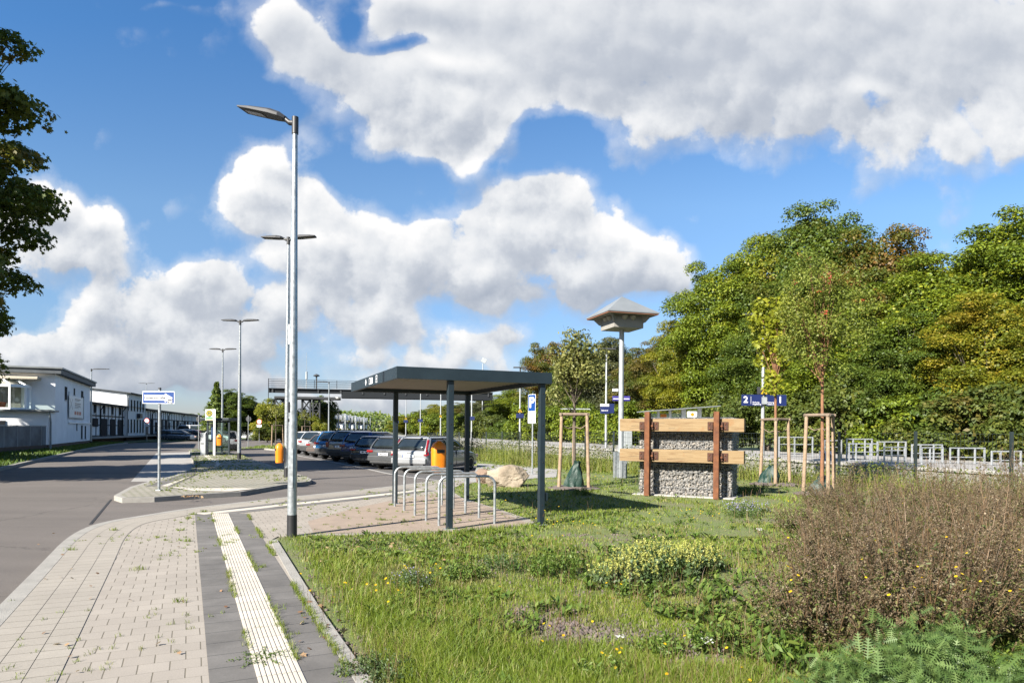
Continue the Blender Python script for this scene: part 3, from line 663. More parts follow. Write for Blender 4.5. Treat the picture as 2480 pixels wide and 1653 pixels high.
m = MB(); m.bb(.243, .352, -.0725, -.071, 2.365, 2.405); m.bb(.243, .28, -.0725, -.071, 2.295, 2.34); m.bb(.32, .352, -.0725, -.071, 2.292, 2.33); m.build('sticker_print', M['darkwood'], ps)
# parking sign
p = G(1289, 1148); S = thing('parking_sign', 'blue parking sign with a white P above a parking-disc plate on a slim pole', 'road sign', p, 0)
MB().cyl((0, 0, -.02), (0, 0, 3.06), .03, .03, 14).build('pole', M['steel'], S, smooth=True)
a53 = R_(-50)
def rotm(mb_pts, a): return [(x*math.cos(a)-y*math.sin(a), x*math.sin(a)+y*math.cos(a), z) for x, y, z in mb_pts]
def rplate(x0, x1, y0, y1, z0, z1, a):
    m = MB(); m.bb(x0, x1, y0, y1, z0, z1); m.v = rotm(m.v, a); return m
ps = rplate(-.21, .21, -.05, -.042, 2.38, 3.02, a53).build('sign_plate', M['signwhite'], S)
rplate(-.197, .197, -.0535, -.0505, 2.393, 3.007, a53).build('blue_field', M['blue'], ps)
text('P', .56, M['signwhite'], ps, (math.sin(a53)*.056*1+.0, -math.cos(a53)*.056, 2.70), (PI/2, 0, a53), bold=.012)
ps = rplate(-.21, .21, -.05, -.042, 1.93, 2.355, a53).build('parking_disc_plate', M['signwhite'], S)
m = MB(); m.bb(-.035, .035, -.0525, -.0505, 2.0, 2.06); m.bb(-.012, .012, -.0525, -.0505, 2.06, 2.2); m.bb(-.04, .04, -.0525, -.0505, 2.2, 2.23); m.v = rotm(m.v, a53); m.build('disc_symbol', M['ink'], ps)
m = MB(); m.bb(-.2, .2, -.0525, -.0505, 1.94, 1.948); m.bb(-.2, .2, -.0525, -.0505, 2.338, 2.346); m.v = rotm(m.v, a53); m.build('border', M['ink'], ps)
# round signs
def no_vehicles(p, label, hz=2.4):
    S = thing('prohibition_sign', label, 'road sign', p, 0, 'white round signs with a red ring')
    MB().cyl((0, 0, 0), (0, 0, hz+.35), .035, .035, 10).build('pole', M['steel'], S, smooth=True)
    o = disc(.31, .02).build('red_disc', M['red'], S, loc=(0, -.06, hz)); disc(.235, .02).build('white_disc', M['signwhite'], o, loc=(0, -.004, 0))
    m = MB().bb(-.28, .28, -.07, -.05, hz-.66, hz-.36).build('supplementary_plate', M['signwhite'], S)
    MB().bb(-.2, .2, -.074, -.071, hz-.56, hz-.53).bb(-.14, .14, -.074, -.071, hz-.5, hz-.47).build('lettering', M['trim'], m)
    return S
no_vehicles(G(355.6, 1069, -.05), 'round red and white prohibition sign in front of the white warehouse', 2.55)
no_vehicles(G(627.8, 1071.4, -.1), 'round red and white prohibition sign before the autumn bushes', 2.6)
for q, lb, hz in ((G(481, 1086.8, 0), 'back of a round grey sign left of the bus shelter', 2.35), (G(601, 1081.5, 0), 'back of a round grey sign right of the bus shelter', 2.5)):
    S = thing('round_sign', lb, 'road sign', q, 0, 'round signs seen from behind'); MB().cyl((0, 0, 0), (0, 0, hz+.32), .035, .035, 10).build('pole', M['steel'], S, smooth=True)
    disc(.24, .02).build('sign_disc', M['trim'], S, loc=(0, .05, hz))
# bus stop sign (H)
p = atx(509, 41.5, 0); S = thing('bus_stop_sign', 'white bus stop pylon with a green ring and a yellow H', 'bus stop sign', p, 0)
MB().bb(.20, .32, -.03, .03, 0, 2.80).build('pylon', M['signwhite'], S)
pl = MB().bb(-.29, .195, -.02, .02, 2.12, 2.79).build('sign_box', M['signwhite'], S)
o = disc(.20, .01).build('green_ring', M['darkgreen'], pl, loc=(-.05, -.03, 2.55)); disc(.165, .01).build('yellow_disc', M['shaded_yellow'], o, loc=(0, -.004, 0))
text('H', .25, M['darkgreen'], o, (0, -.012, 0), bold=.006)
m = MB().bb(-.27, .17, -.026, -.021, 2.24, 2.33).build('green_stripe', M['green'], pl); MB().bb(-.27, .17, -.026, -.021, 2.14, 2.21).build('yellow_stripe', M['shaded_yellow'], pl)
# bus shelter
A, B = G(494, 1094.5, 0), G(556, 1097, 0)
A = atx(503, 42, 0); S = thing('bus_shelter', 'small glazed bus shelter with a dark flat roof on the traffic island', 'bus shelter', A, 0)
Wd, Dp, Hh = 1.32, 1.5, 2.12
MB().bb(-.42, Wd+.06, -.2, Dp+.1, Hh, Hh+.16).build('roof', M['anth'], S, bevel=.02)
for x, y in ((0, 0), (Wd, 0), (-.12, Dp), (Wd, Dp)): MB().bb(x-.045, x+.045, y-.045, y+.045, -.0, Hh).build('post', M['anth'], S)
MB().bb(.05, Wd-.05, -.01, .01, .22, Hh-.12).build('glass_pane', M['glass'], S); MB().bb(-.05, Wd-.05, Dp-.01, Dp+.01, .22, Hh-.12).build('glass_pane', M['glass'], S); MB().bb(Wd-.01, Wd+.01, .05, Dp-.05, .22, Hh-.12).build('glass_pane', M['glass'], S)
MB().bb(.05, Wd-.05, -.02, .02, .12, .2).bb(.05, Wd-.05, -.02, .02, Hh-.12, Hh-.03).build('rail', M['anth'], S)
b_ = MB().bb(.5, 1.2, .25, .65, .46, .52).build('bench_seat', M['anth'], S); MB().bb(.66, .74, .4, .48, 0, .46).build('bench_leg', M['dull'], b_)
MB().bb(.08, .22, .3, .34, .8, 1.9).build('timetable_case', M['blue'], S)
t = thing('ticket_machine', 'narrow light grey machine cabinet at the left side of the bus shelter', 'machine', atx(500.5, 41.6, 0), 0)
MB().bb(-.34, -.02, -.1, .3, 0, 1.35).build('cabinet', M['dull'], t, bevel=.01); MB().bb(-.30, -.12, -.104, -.098, .68, .74).build('slot', M['ink'], t)
# ================================================================ BIRD TOWER (nest house on a pole)
p = G(1503, 1156); BT = thing('bird_house', 'swallow nesting house with a grey pyramid roof high on a steel pole', 'nesting house', p, R_(17))
MB().tube([(0, 0, 0), (0, 0, 5.4)], [.098, .088], 20).build('pole', M['dull'], BT, smooth=True)
for x, y, s in ((-.17, .02, .82), (.16, .05, .86), (0, -.17, .5)):
    o = MB().bb(x-.05, x+.05, y-.07, y+.07, 0, s+.1).build('mounting_beam', M['steel'], BT); 
    MB().bb(x-.075, x-.052, y-.085, y+.085, 0, s+.1).bb(x+.052, x+.075, y-.085, y+.085, 0, s+.1).build('flange', M['steel'], o)
w2 = .97; zr = 5.78
rf = MB().add([(-w2, -w2, zr), (w2, -w2, zr), (w2, w2, zr), (-w2, w2, zr), (0, 0, zr+.68), (-w2, -w2, zr-.035), (w2, -w2, zr-.035), (w2, w2, zr-.035), (-w2, w2, zr-.035)],
   [(0, 1, 4), (1, 2, 4), (2, 3, 4), (3, 0, 4), (0, 5, 6, 1), (1, 6, 7, 2), (2, 7, 8, 3), (3, 8, 5, 0), (8, 7, 6, 5)]).build('roof', M['zincroof'], BT)
m = MB()
for s_ in (-1, 1): m.bb(-w2+.03, w2-.03, s_*(w2-.04)-.02, s_*(w2-.04)+.02, zr-.075, zr-.037); m.bb(s_*(w2-.04)-.02, s_*(w2-.04)+.02, -w2+.065, w2-.065, zr-.075, zr-.037)
m.build('eaves_batten', M['copper'], BT)
MB().bb(-.92, .92, -.92, .92, zr-.06, zr-.04).build('soffit', M['housebeige'], BT)
m = MB(); a_, b2 = .50, .50
m.bb(-.56, .56, -.56, .56, zr-.50, zr-.24); m.add([(-.56, -.56, zr-.239), (.56, -.56, zr-.239), (.56, .56, zr-.239), (-.56, .56, zr-.239), (-.52, -.52, zr-.06), (.52, -.52, zr-.06), (.52, .52, zr-.06), (-.52, .52, zr-.06)], [(0, 1, 5, 4), (1, 2, 6, 5), (2, 3, 7, 6), (3, 0, 4, 7)])
m.build('box', M['housebeige'], BT)
for k in range(4):
    an = k*PI/2; c2, s2 = math.cos(an), math.sin(an)
    for off_ in (-.16, .16):
        m = MB(); q = []
        for i in range(5):
            ph = i/4*PI/2
            for j in range(9):
                th = PI+j/8*PI
                lx = off_+.115*math.cos(th)*math.cos(ph*.999)*1.0; ly = -.54+.13*math.sin(th)*math.cos(ph*.999); q.append((lx*c2-ly*s2, lx*s2+ly*c2, zr-.09-.15*math.sin(ph)))
        m.add(q, [(i*9+j, (i+1)*9+j, (i+1)*9+j+1, i*9+j+1) for i in range(4) for j in range(8)]); m.build('nest_cup', M['nest'], BT, smooth=True)
    # bracket boards at the corners
    m = MB(); q = []
    for yy in (-.02, .02):
        for r_, z_ in ((.70, zr-.35), (.70, zr-.06), (1.08, zr-.06), (1.05, zr-.12), (.86, zr-.3)):
            an2 = an+PI/4; q.append((r_*math.cos(an2)-yy*math.sin(an2), r_*math.sin(an2)+yy*math.cos(an2), z_))
    m.add(q, [(0, 1, 2, 3, 4), (9, 8, 7, 6, 5)]+[(i, i+5, (i+1) % 5+5, (i+1) % 5) for i in range(5)]); m.build('corner_bracket', M['housebeige'], BT)
# ================================================================ GABION BUFFER STOP
GA = -R_(27); g0 = Vector((5.52, 17.1, 0)); gw = Vector((math.cos(GA), math.sin(GA), 0)); GL = 2.40; gl = g0-gw*GL
GB = thing('gabion', 'stone-filled wire gabion block standing on the lawn behind timber beams', 'gabion', gl, GA)
GH, GD = 2.02, 1.05
mst = bpy.data.materials.new('gabion_stone'); mst.use_nodes = True; t_ = NT(mst.node_tree); bs_ = t_.n['Principled BSDF']; bs_.inputs['Roughness'].default_value = .9
at_ = t_.new('ShaderNodeAttribute', attribute_name='var'); tcx = t_.new('ShaderNodeTexCoord'); nz = t_.noise(25, 4, .6, tcx.outputs['Object'])
t_.link(t_.mix(.35, t_.ramp(at_.outputs['Fac'], [(0, (.20, .192, .183, 1)), (.6, (.29, .28, .265, 1)), (.85, (.36, .32, .27, 1)), (1, (.42, .40, .37, 1))]), nz.outputs[0], 'MULTIPLY'), bs_.inputs['Base Color'])
ICO = []
phi = (1+5**.5)/2
for a, b2 in ((-1, phi), (1, phi), (-1, -phi), (1, -phi)): ICO += [(a, b2, 0)]
for a, b2 in ((-1, phi), (1, phi), (-1, -phi), (1, -phi)): ICO += [(0, a, b2)]
for a, b2 in ((-1, phi), (1, phi), (-1, -phi), (1, -phi)): ICO += [(b2, 0, a)]
ICO = np.array(ICO)/np.linalg.norm(ICO[0]); ICF = np.array([(0, 11, 5), (0, 5, 1), (0, 1, 7), (0, 7, 10), (0, 10, 11), (1, 5, 9), (5, 11, 4), (11, 10, 2), (10, 7, 6), (7, 1, 8), (3, 9, 4), (3, 4, 2), (3, 2, 6), (3, 6, 8), (3, 8, 9), (4, 9, 5), (2, 4, 11), (6, 2, 10), (8, 6, 7), (9, 8, 1)])
def stones(n, P, s):
    Vv = ICO[None]*rng.uniform(.72, 1.25, (n, 12, 1)); sc3 = rng.uniform(.7, 1.25, (n, 1, 3)); Vv = Vv*sc3
    q = rng.normal(0, 1, (n, 3, 3)); Q, _ = np.linalg.qr(q); Vv = np.einsum('nij,nkj->nki', Q, Vv)*s[:, None, None]+P[:, None, :]
    Fc = (np.arange(n)[:, None, None]*12+ICF[None]).reshape(-1, 3); return Vv.reshape(-1, 3), Fc, np.repeat(rng.uniform(0, 1, n), 12)
n = 7600; P = np.zeros((n, 3)); side = rng.choice(4, n, p=[.56, .17, .17, .10])
P[:, 0] = rng.uniform(.03, GL-.03, n); P[:, 1] = rng.uniform(.03, GD-.03, n); P[:, 2] = rng.uniform(.03, GH-.04, n)
P[side == 0, 1] = rng.uniform(.035, .10, (side == 0).sum()); P[side == 1, 0] = rng.uniform(.035, .1, (side == 1).sum()); P[side == 2, 0] = GL-rng.uniform(.035, .1, (side == 2).sum()); P[side == 3, 2] = GH-rng.uniform(.035, .09, (side == 3).sum())
V_, F_, A_ = stones(n, P, rng.uniform(.022, .044, n)); np_mesh('stone_filling', V_, F_, mst, A_, GB)
MB().bb(.09, GL-.09, .09, GD-.09, 0, GH-.08).build('core', M['concrete'], GB)
m = MB(); r_ = .0028
for i in range(25):
    x = i*GL/24; m.cyl((x, 0, 0), (x, 0, GH), r_, r_, 4, False); 
    if i % 1 == 0: m.cyl((x, 0, GH), (x, GD, GH), r_, r_, 4, False)
for i in range(11):
    z = i*GH/10; m.cyl((0, -.003, z), (GL, -.003, z), .004, .004, 4, False); m.cyl((GL, 0, z), (GL, GD, z), .004, .004, 4, False); m.cyl((0, 0, z), (0, GD, z), .004, .004, 4, False)
for i in range(11):
    y = i*GD/10; m.cyl((GL, y, 0), (GL, y, GH), r_, r_, 4, False); m.cyl((0, y, 0), (0, y, GH), r_, r_, 4, False); m.cyl((0, y, GH), (GL, y, GH), r_, r_, 4, False)
m.build('wire_mesh', M['steel'], GB)
MB().bb(-.1, GL+.1, -.25, GD+.1, -.1, .02).build('footing', M['concrete'], GB, bevel=.02)
# beams
mw = bpy.data.materials.new('fresh_oak_beam'); mw.use_nodes = True; t_ = NT(mw.node_tree); bs_ = t_.n['Principled BSDF']; bs_.inputs['Roughness'].default_value = .8
tcx = t_.new('ShaderNodeTexCoord'); mp = t_.new('ShaderNodeMapping'); mp.inputs['Scale'].default_value = (.8, 9, 9); t_.link(tcx.outputs['Object'], mp.inputs[0])
nz = t_.noise(2.2, 6, .6, mp.outputs[0], .6); nk = t_.noise(1.7, 3, .5, tcx.outputs['Object'], 1.5)
cc = t_.ramp(nz.outputs[0], [(.28, (.16, .085, .033, 1)), (.45, (.25, .165, .075, 1)), (.7, (.31, .22, .115, 1))])
cc = t_.mix(t_.ramp(nk.outputs[0], [(.60, (0, 0, 0, 1)), (.72, (.6, .6, .6, 1))]), cc, (.26, .12, .035, 1)); t_.link(cc, bs_.inputs['Base Color'])
bp = t_.new('ShaderNodeBump'); bp.inputs['Strength'].default_value = .4; bp.inputs['Distance'].default_value = .01; t_.link(nz.outputs[0], bp.inputs['Height']); t_.link(bp.outputs[0], bs_.inputs['Normal'])
BF = thing('timber_buffer_stop', 'two thick pale timber beams bolted to two rusty steel posts', 'buffer stop', gl, GA)
for z0_, z1_ in ((1.66, 1.985), (.875, 1.195)):
    bm = MB().bb(-.42, GL+.33, -.34, -.12, z0_, z1_).build('beam', mw, BF, bevel=.008)
    m = MB()
    for r2 in range(5):
        for i in range(34):
            x = .42+i*.032; m.bb(x, x+.007, -.3425, -.338, z0_+.06+r2*.045, z0_+.064+r2*.045)
    m.build('nail_marks', M['darkwood'], bm)
    m = MB()
    for q in range(4):
        x = rnd.uniform(-.3, GL); l_ = rnd.uniform(.15, .5); z = rnd.uniform(z0_+.05, z1_-.05); m.add([(x, -.3415, z), (x+l_, -.3415, z+.02), (x+l_, -.3415, z+.024), (x, -.3415, z+.006)], [(0, 1, 2, 3)])
    m.build('crack', M['darkwood'], bm)
for xc in (.36, GL-.30):
    po = MB().bb(xc-.065, xc+.065, -.52, -.505, 0, 2.16).bb(xc-.065, xc+.065, -.36, -.345, 0, 2.13).bb(xc-.008, xc+.008, -.504, -.361, 0, 2.15).bb(xc-.063, xc-.050, -.503, -.362, 0, 2.14).bb(xc+.050, xc+.063, -.503, -.362, 0, 2.14).build('post', M['rust'], BF, bevel=.004)
    for zc_ in (1.80, 1.03):
        m = MB().bb(xc-.24, xc-.07, -.362, -.3425, zc_-.105, zc_+.105).bb(xc+.07, xc+.26, -.362, -.3425, zc_-.105, zc_+.105)
        m.bb(xc+.10, xc+.14, -.42, -.362, zc_-.09, zc_+.10).bb(xc-.14, xc-.10, -.42, -.362, zc_-.09, zc_+.10)
        cl = m.build('clamp_plate', M['rustdark'], BF, bevel=.004)
        for sx_ in (-.19, .19):
            for sz_ in (-.06, .06): MB().cyl((xc+sx_, -.385, zc_+sz_), (xc+sx_, -.36, zc_+sz_), .018, .018, 6).build('bolt', M['rust'], cl)
        MB().cyl((xc+.12, -.46, zc_), (xc+.12, -.42, zc_), .03, .03, 6).build('bolt', M['rust'], cl)
# ================================================================ BOULDERS
def boulder(loc, sx, sy, sz, m_, label, seed, rz=0):
    import bmesh
    bm = bmesh.new(); bmesh.ops.create_icosphere(bm, subdivisions=5, radius=1)
    r2 = random.Random(seed); pl = [(Vector((r2.gauss(0, 1), r2.gauss(0, 1), r2.gauss(0, .8))).normalized(), r2.uniform(.62, .88)) for _ in range(16)]
    from mathutils import noise as mn
    for v_ in bm.verts:
        d = v_.co.normalized(); k = 1.0
        for nn, dd in pl:
            c_ = d.dot(nn)
            if c_ > 0.01: k = min(k, dd/c_)
        k += .07*mn.fractal(d*2.3+Vector((seed, 0, 0)), 1, 2, 5)+.03*mn.noise(d*9)
        v_.co = Vector((d.x*k*sx, d.y*k*sy, max(-.15, d.z*k*sz+sz*.55)))
    me = bpy.data.meshes.new('boulder'); bm.to_mesh(me); bm.free(); me.materials.append(m_); me.shade_smooth(); me.set_sharp_from_angle(angle=R_(28))
    o = bpy.data.objects.new('boulder', me); C.objects.link(o); o.location = loc; o.rotation_euler = (0, 0, rz); return tag(o, label, 'boulder', 'boulders beside the path')
p = G(1228, 1179); boulder((p.x, p.y+.35, 0), .72, .5, .42, M['boulder'], 'large pale sandstone boulder on the lawn behind the bicycle hoops', 3, .2)
p = G(1172, 1170); boulder((p.x, p.y+.3, 0), .36, .34, .34, M['boulder2'], 'small reddish boulder left of the large pale one', 8)
# ================================================================ CARS
def carpaint(name, col, metal=.55, rough=.28):
    return mat('paint_'+name, col, rough, metal, .05, 2, coat=.9)
def loft(secs, name, m, parent, sub=1, close=True):
    """secs: list of closed rings (same count)"""
    n = len(secs[0]); vs = [p for s_ in secs for p in s_]
    fs = [(i*n+k, i*n+(k+1) % n, (i+1)*n+(k+1) % n, (i+1)*n+k) for i in range(len(secs)-1) for k in range(n)]
    fs += [tuple(range(n-1, -1, -1)), tuple((len(secs)-1)*n+k for k in range(n))]
    return MB().add(vs, fs).build(name, m, parent, smooth=True, sub=sub)
def make_car(loc, rz, kind, paint, label, L=4.7, W=1.82, Hh=1.48, group='cars parked in a row in the parking bays', text_=None, wb=2.72, tail='wide', rails=False, cat='car'):
    t = thing('parked_car', label, cat, loc, rz, group)
    P = carpaint(paint[0], paint[1], *paint[2:]); hw = W/2; x0, x1 = -L/2, L/2
    suv = kind in ('suv', 'van'); cl = .22 if suv else .17; zb = Hh*(.66 if suv else .64)
    xw = -wb/2-.02+(.02 if kind != 'hatch' else .1); xr, xf = xw, xw+wb; wr = .345 if suv else .325
    hood = x1-(.95 if kind in ('van',) else 1.15)
    st = [(x0, .46, zb*.86, .84), (x0+.05, cl+.14, zb*.97, .93), (x0+.30, cl+.03, zb*1.0, .985), (x0+L*.3, cl, zb*.99, 1.0), (x0+L*.55, cl, zb*.965, 1.0), (hood, cl, zb*.93, .985), (x1-.55, cl, zb*.84, .95), (x1-.16, cl+.04, zb*.70, .86), (x1, cl+.16, zb*.52, .72)]
    secs = []
    for x, b0, tz, k in st:
        h_ = hw*k; d = tz-b0
        half = [(h_*.80, b0), (h_*.95, b0+d*.06), (h_*.995, b0+d*.25), (h_, b0+d*.5), (h_*.99, b0+d*.72), (h_*.955, b0+d*.90), (h_*.90, tz), (h_*.45, tz+.015)]
        secs.append([(x, y, z) for y, z in half]+[(x, -y, z) for y, z in half[::-1]])
    body = loft(secs, 'body', P, t, sub=1)
    cut = MB(); 
    for xc in (xr, xf): cut.cyl((xc, -W, wr+.01), (xc, W, wr+.01), wr+.065, wr+.065, 28)
    cu = cut.build('cut', P); bo = body.modifiers.new('b', 'BOOLEAN'); bo.object = cu; bo.operation = 'DIFFERENCE'; bo.solver = 'EXACT'
    bpy.context.view_layer.update(); dg = bpy.context.evaluated_depsgraph_get()
    me = bpy.data.meshes.new_from_object(body.evaluated_get(dg)); me.name = 'body'; body.modifiers.clear(); body.data = me; bpy.data.objects.remove(cu)
    me.shade_smooth(); me.set_sharp_from_angle(angle=R_(40))
    MB().bb(x0+.25, x1-.3, -hw*.84, hw*.84, cl+.04, zb*.7).build('underbody', M['trim'], t)
    # greenhouse
    top = Hh-.035; rb = x0+.10; rt = x0+{'wagon': .52, 'suv': .50, 'hatch': .62, 'van': .30}[kind]; fb = hood+.02; ft = fb-{'wagon': .95, 'suv': .82, 'hatch': .88, 'van': .7}[kind]
    wb_, wt = hw*.915, hw*.74; zg = zb*.955
    def ring(f):   # f: 0 base .. 1 top
        bulge = .035*math.sin(f*PI)
        xx0 = rb+(rt-rb)*(f**1.25); xx1 = fb+(ft-fb)*f; y = wb_+(wt-wb_)*f**1.3+bulge*.6; z = zg+(top-zg)*f
        return [(xx0, -y*.93, z), (xx0-.035, 0, z), (xx0, y*.93, z), (xx0+.10, y, z), ((xx0+xx1)/2, y*1.005, z), (xx1-.25, y*.98, z), (xx1-.04, y*.86, z), (xx1+.03, 0, z), (xx1-.04, -y*.86, z), (xx1-.25, -y*.98, z), ((xx0+xx1)/2, -y*1.005, z), (xx0+.10, -y, z)]
    gls = loft([ring(f)[::-1] for f in (0, .25, .5, .75, 1)], 'windows', M['carglass'], t, sub=1)
    rg = ring(.93); r0_ = [(p[0], p[1]*1.02, p[2]-.0) for p in ring(.90)]; r1_ = [(p[0]+(.02 if p[0] > 0 else -.02), p[1]*1.03, top-.035) for p in ring(1)]; cx_ = (rt+ft)/2
    r2_ = [(cx_+(p[0]-cx_)*.97, p[1]*.94, top+.015) for p in ring(1)]; r3_ = [(cx_+(p[0]-cx_)*.75, p[1]*.6, Hh) for p in ring(1)]
    loft([r[::-1] for r in (r0_, r1_, r2_, r3_)], 'roof', P, t, sub=1)
    m = MB()
    def pil(idx, w0, w1, k=1.012):
        pts = [Vector(ring(f)[idx]) for f in (-.03, .25, .5, .75, .97)]
        return pts
    def strip_(ia, ib, fa, name_=None):
        """body coloured panel between ring point ia and point ia + fa*(ib-ia)"""
        m = MB()
        A_ = []; B_ = []
        for f in (-.06, .2, .4, .6, .8, 1.0):
            r = ring(max(0, f)); a = Vector(r[ia]); b = Vector(r[ib]); q = a.lerp(b, fa)
            cen = Vector(((rb+fb)/2, 0, a.z)); 
            if f < 0: a.z -= .05; q.z -= .05
            A_.append(a+(a-cen).normalized()*.014); B_.append(q+(q-cen).normalized()*.014)
        n = len(A_); m.add(A_+B_, [(i, i+1, n+i+1, n+i) for i in range(n-1)]); m.build('pillar', P, t)
    for a, b2, f in ((0, 1, .10), (2, 1, .10), (0, 11, 1), (2, 3, 1), (11, 10, .05), (3, 4, .05), (10, 11, .05), (4, 3, .05), (10, 9, .035), (4, 5, .035), (8, 9, .45), (6, 5, .45), (8, 7, .05), (6, 7, .05)): strip_(a, b2, f)
    # wheels
    for xc in (xr, xf):
        for s_ in (-1, 1):
            y = s_*(hw-.115); wl = thing('wheel', None, None, (xc, y, wr)); wl.parent = t
            MB().lathe([(wr*.66, -.10), (wr*.93, -.105), (wr, -.07), (wr, .07), (wr*.93, .105), (wr*.66, .10)], 24).build('tyre', M['tyre'], wl, smooth=True).rotation_euler = (PI/2, 0, 0)
            m = MB(); m.cyl((0, -.06, 0), (0, .06, 0), wr*.22, wr*.22, 12)
            for k in range(5):
                a = k*2*PI/5+.3; m.box((wr*.42*math.cos(a), s_*.075, wr*.42*math.sin(a)), (wr*.5, .03, .07), rot=Matrix.Rotation(-a, 3, 'Y'))
            for k in range(24):
                a = k*2*PI/24; m.box((wr*.655*math.cos(a), s_*.06, wr*.655*math.sin(a)), (.035, .09, wr*.18), rot=Matrix.Rotation(-a, 3, 'Y'))
            m.build('rim', M['rim'], wl)
            MB().cyl((0, -.05, 0), (0, .05, 0), wr*.64, wr*.64, 20).build('brake_disc', M['trim'], wl)
    # rear end
    MB().bb(x0-.045, x0+.22, -hw*.90, hw*.90, cl+.22, cl+.46).build('bumper', P if kind != 'suv' else M['trim'], t, bevel=.045, seg=3)
    MB().bb(x0-.02, x0+.25, -hw*.78, hw*.78, cl+.12, cl+.24).build('diffuser', M['trim'], t, bevel=.03)
    zp = zb*.74; pl = MB().bb(x0-.035, x0-.005, -.26, .26, zp-.055, zp+.055).build('number_plate', M['plate'], t)
    MB().bb(x0-.038, x0-.0355, .22, .258, zp-.053, zp+.053).build('blue_band', M['blue'], pl)
    if text_: text(text_, .085, M['ink'], pl, (x0-.038, 0, zp), (PI/2, 0, -PI/2), ext=.0005, sx=.85)
    else: MB().bb(x0-.038, x0-.0355, -.20, -.05, zp-.025, zp+.025).bb(x0-.038, x0-.0355, .02, .17, zp-.025, zp+.025).build('characters', M['trim'], pl)
    for s_ in (-1, 1):
        if tail == 'tall':
            m = MB(); A_ = []
            for f in (0, .3, .6, .82):
                r = ring(f); q = Vector(r[0 if s_ < 0 else 2]); A_ += [q+Vector((-.022, -s_*.035, 0)), q+Vector((-.004, s_*.012, 0)), q+Vector((.07, s_*.025, 0))]
            A_ = [Vector((x0-.012, s_*hw*.80, zb*.78)), Vector((x0+.0, s_*hw*.925, zb*.75)), Vector((x0+.12, s_*hw*.975, zb*.80))]+A_
            n = len(A_)//3; fs = []
            for i in range(n-1):
                for k in range(2): fs.append((i*3+k, i*3+k+1, i*3+k+4, i*3+k+3))
            o = m.add(A_, fs).build('tail_light', M['taillight'], t); sd = o.modifiers.new('s', 'SOLIDIFY'); sd.thickness = .03; sd.offset = 0
            MB().bb(x0-.012, x0+.05, s_*hw*.74, s_*hw*.90, zb*.83, zb*.93).build('clear_lens', M['cleartail'], o, bevel=.008)
        elif tail == 'mid':
            MB().bb(x0-.012, x0+.16, s_*hw*.77, s_*hw*.96, zb*.70, zb*.97).build('tail_light', M['taillight'], t, bevel=.02)
        else:
            MB().bb(x0-.015, x0+.20, s_*hw*.60, s_*hw*.955, zb*.815, zb*.925).build('tail_light', M['taillight'], t, bevel=.025)
        mr = MB().bb(hood-.42, hood-.28, s_*(hw+.02), s_*(hw+.17), zb*.97, zb*.97+.13).build('mirror', P, t, bevel=.03)
        MB().bb(x0+L*.36, x0+L*.36+.16, s_*hw*.985-.01, s_*hw*.985+.01, zb*.78, zb*.78+.025).bb(x0+L*.58, x0+L*.58+.16, s_*hw*.985-.01, s_*hw*.985+.01, zb*.78, zb*.78+.025).build('door_handle', P, t)
        for xs in (x0+L*.50, x0+L*.715, x0+L*.285): MB().bb(xs-.004, xs+.004, s_*hw*.93-.002, s_*hw*.995+.006*s_, cl+.12, zb*.93).build('door_seam', M['trim'], t)
        MB().bb(x1-.34, x1-.08, s_*hw*.55, s_*hw*.86, zb*.58, zb*.72).build('headlight', M['cleartail'], t, bevel=.03)
        if rails: MB().tube([(rt+.1, s_*wt*.86, top+.0), (rt+.2, s_*wt*.86, top+.06), (ft-.3, s_*wt*.86, top+.06), (ft-.15, s_*wt*.86, top)], .017, 8).build('roof_rail', M['trim'], t, smooth=True)
    MB().bb(x0-.012, x0+.02, -.10, .10, zb*.88, zb*.885+.012).build('badge_bar', M['rim'], t)
    return t
CH = R_(67)
h_ = Vector((math.cos(CH), math.sin(CH), 0)); rt_ = Vector((math.sin(CH), -math.cos(CH), 0))
silver = ('silver', (.33, .34, .355), .35, .32)
cars = [((982.6, 1141.5), 'wagon', silver, 'silver estate car with tall red tail lights at the front end of the car row', dict(Hh=1.49, L=4.8, tail='tall', rails=True, text_='OK WS 2607')),
 ((923, 1134), 'wagon', ('darkgrey', (.085, .09, .095), .3), 'dark grey estate car next to the silver one in the row', dict(Hh=1.47, rails=False)),
 ((879.6, 1126.7), 'wagon', ('blackblue', (.008, .014, .028), .3), 'black-blue low estate car, third from the front end of the row', dict(Hh=1.46)),
 ((848.7, 1121.4), 'suv', ('navy', (.008, .022, .14), .2), 'dark blue sport utility car with a grey bumper, fourth from the front end', dict(Hh=1.66, L=4.5)),
 ((813.7, 1116), 'suv', ('beige', (.31, .265, .215), .25), 'beige-brown compact utility car with roof rails, fifth in the row', dict(Hh=1.70, L=4.3, rails=True, tail='mid')),
 ((786, 1111), 'suv', ('bright_blue', (.012, .12, .32), .25), 'bright blue family van-like car, sixth in the row', dict(Hh=1.66, L=4.5)),
 ((762.7, 1106.5), 'hatch', ('brown_grey', (.15, .12, .108), .25), 'dark brownish hatchback squeezed beside the bright blue car', dict(Hh=1.45, L=4.2)),
 ((743.6, 1102), 'suv', ('pale_silver', (.42, .44, .46), .4), 'pale silver sport utility car, second from the far end of the row', dict(Hh=1.63, L=4.4)),
 ((722, 1098), 'suv', ('white', (.70, .71, .72), .0, .3), 'white sport utility car at the far end of the row, beside the tall front lamp', dict(Hh=1.60, L=4.4))]
for (px, kind, pt, lb, kw) in cars:
    q = G(px[0], px[1], ZR); wb2 = kw.get('wb', 2.72); W_ = 1.82
    xw = -wb2/2-.02+(.02 if kind != 'hatch' else .1)
    c = q-h_*xw+rt_*(W_/2-.1); make_car((c.x, c.y, ZR), CH+R_(rnd.uniform(-1.5, 1.5)), kind, pt, lb, **kw)
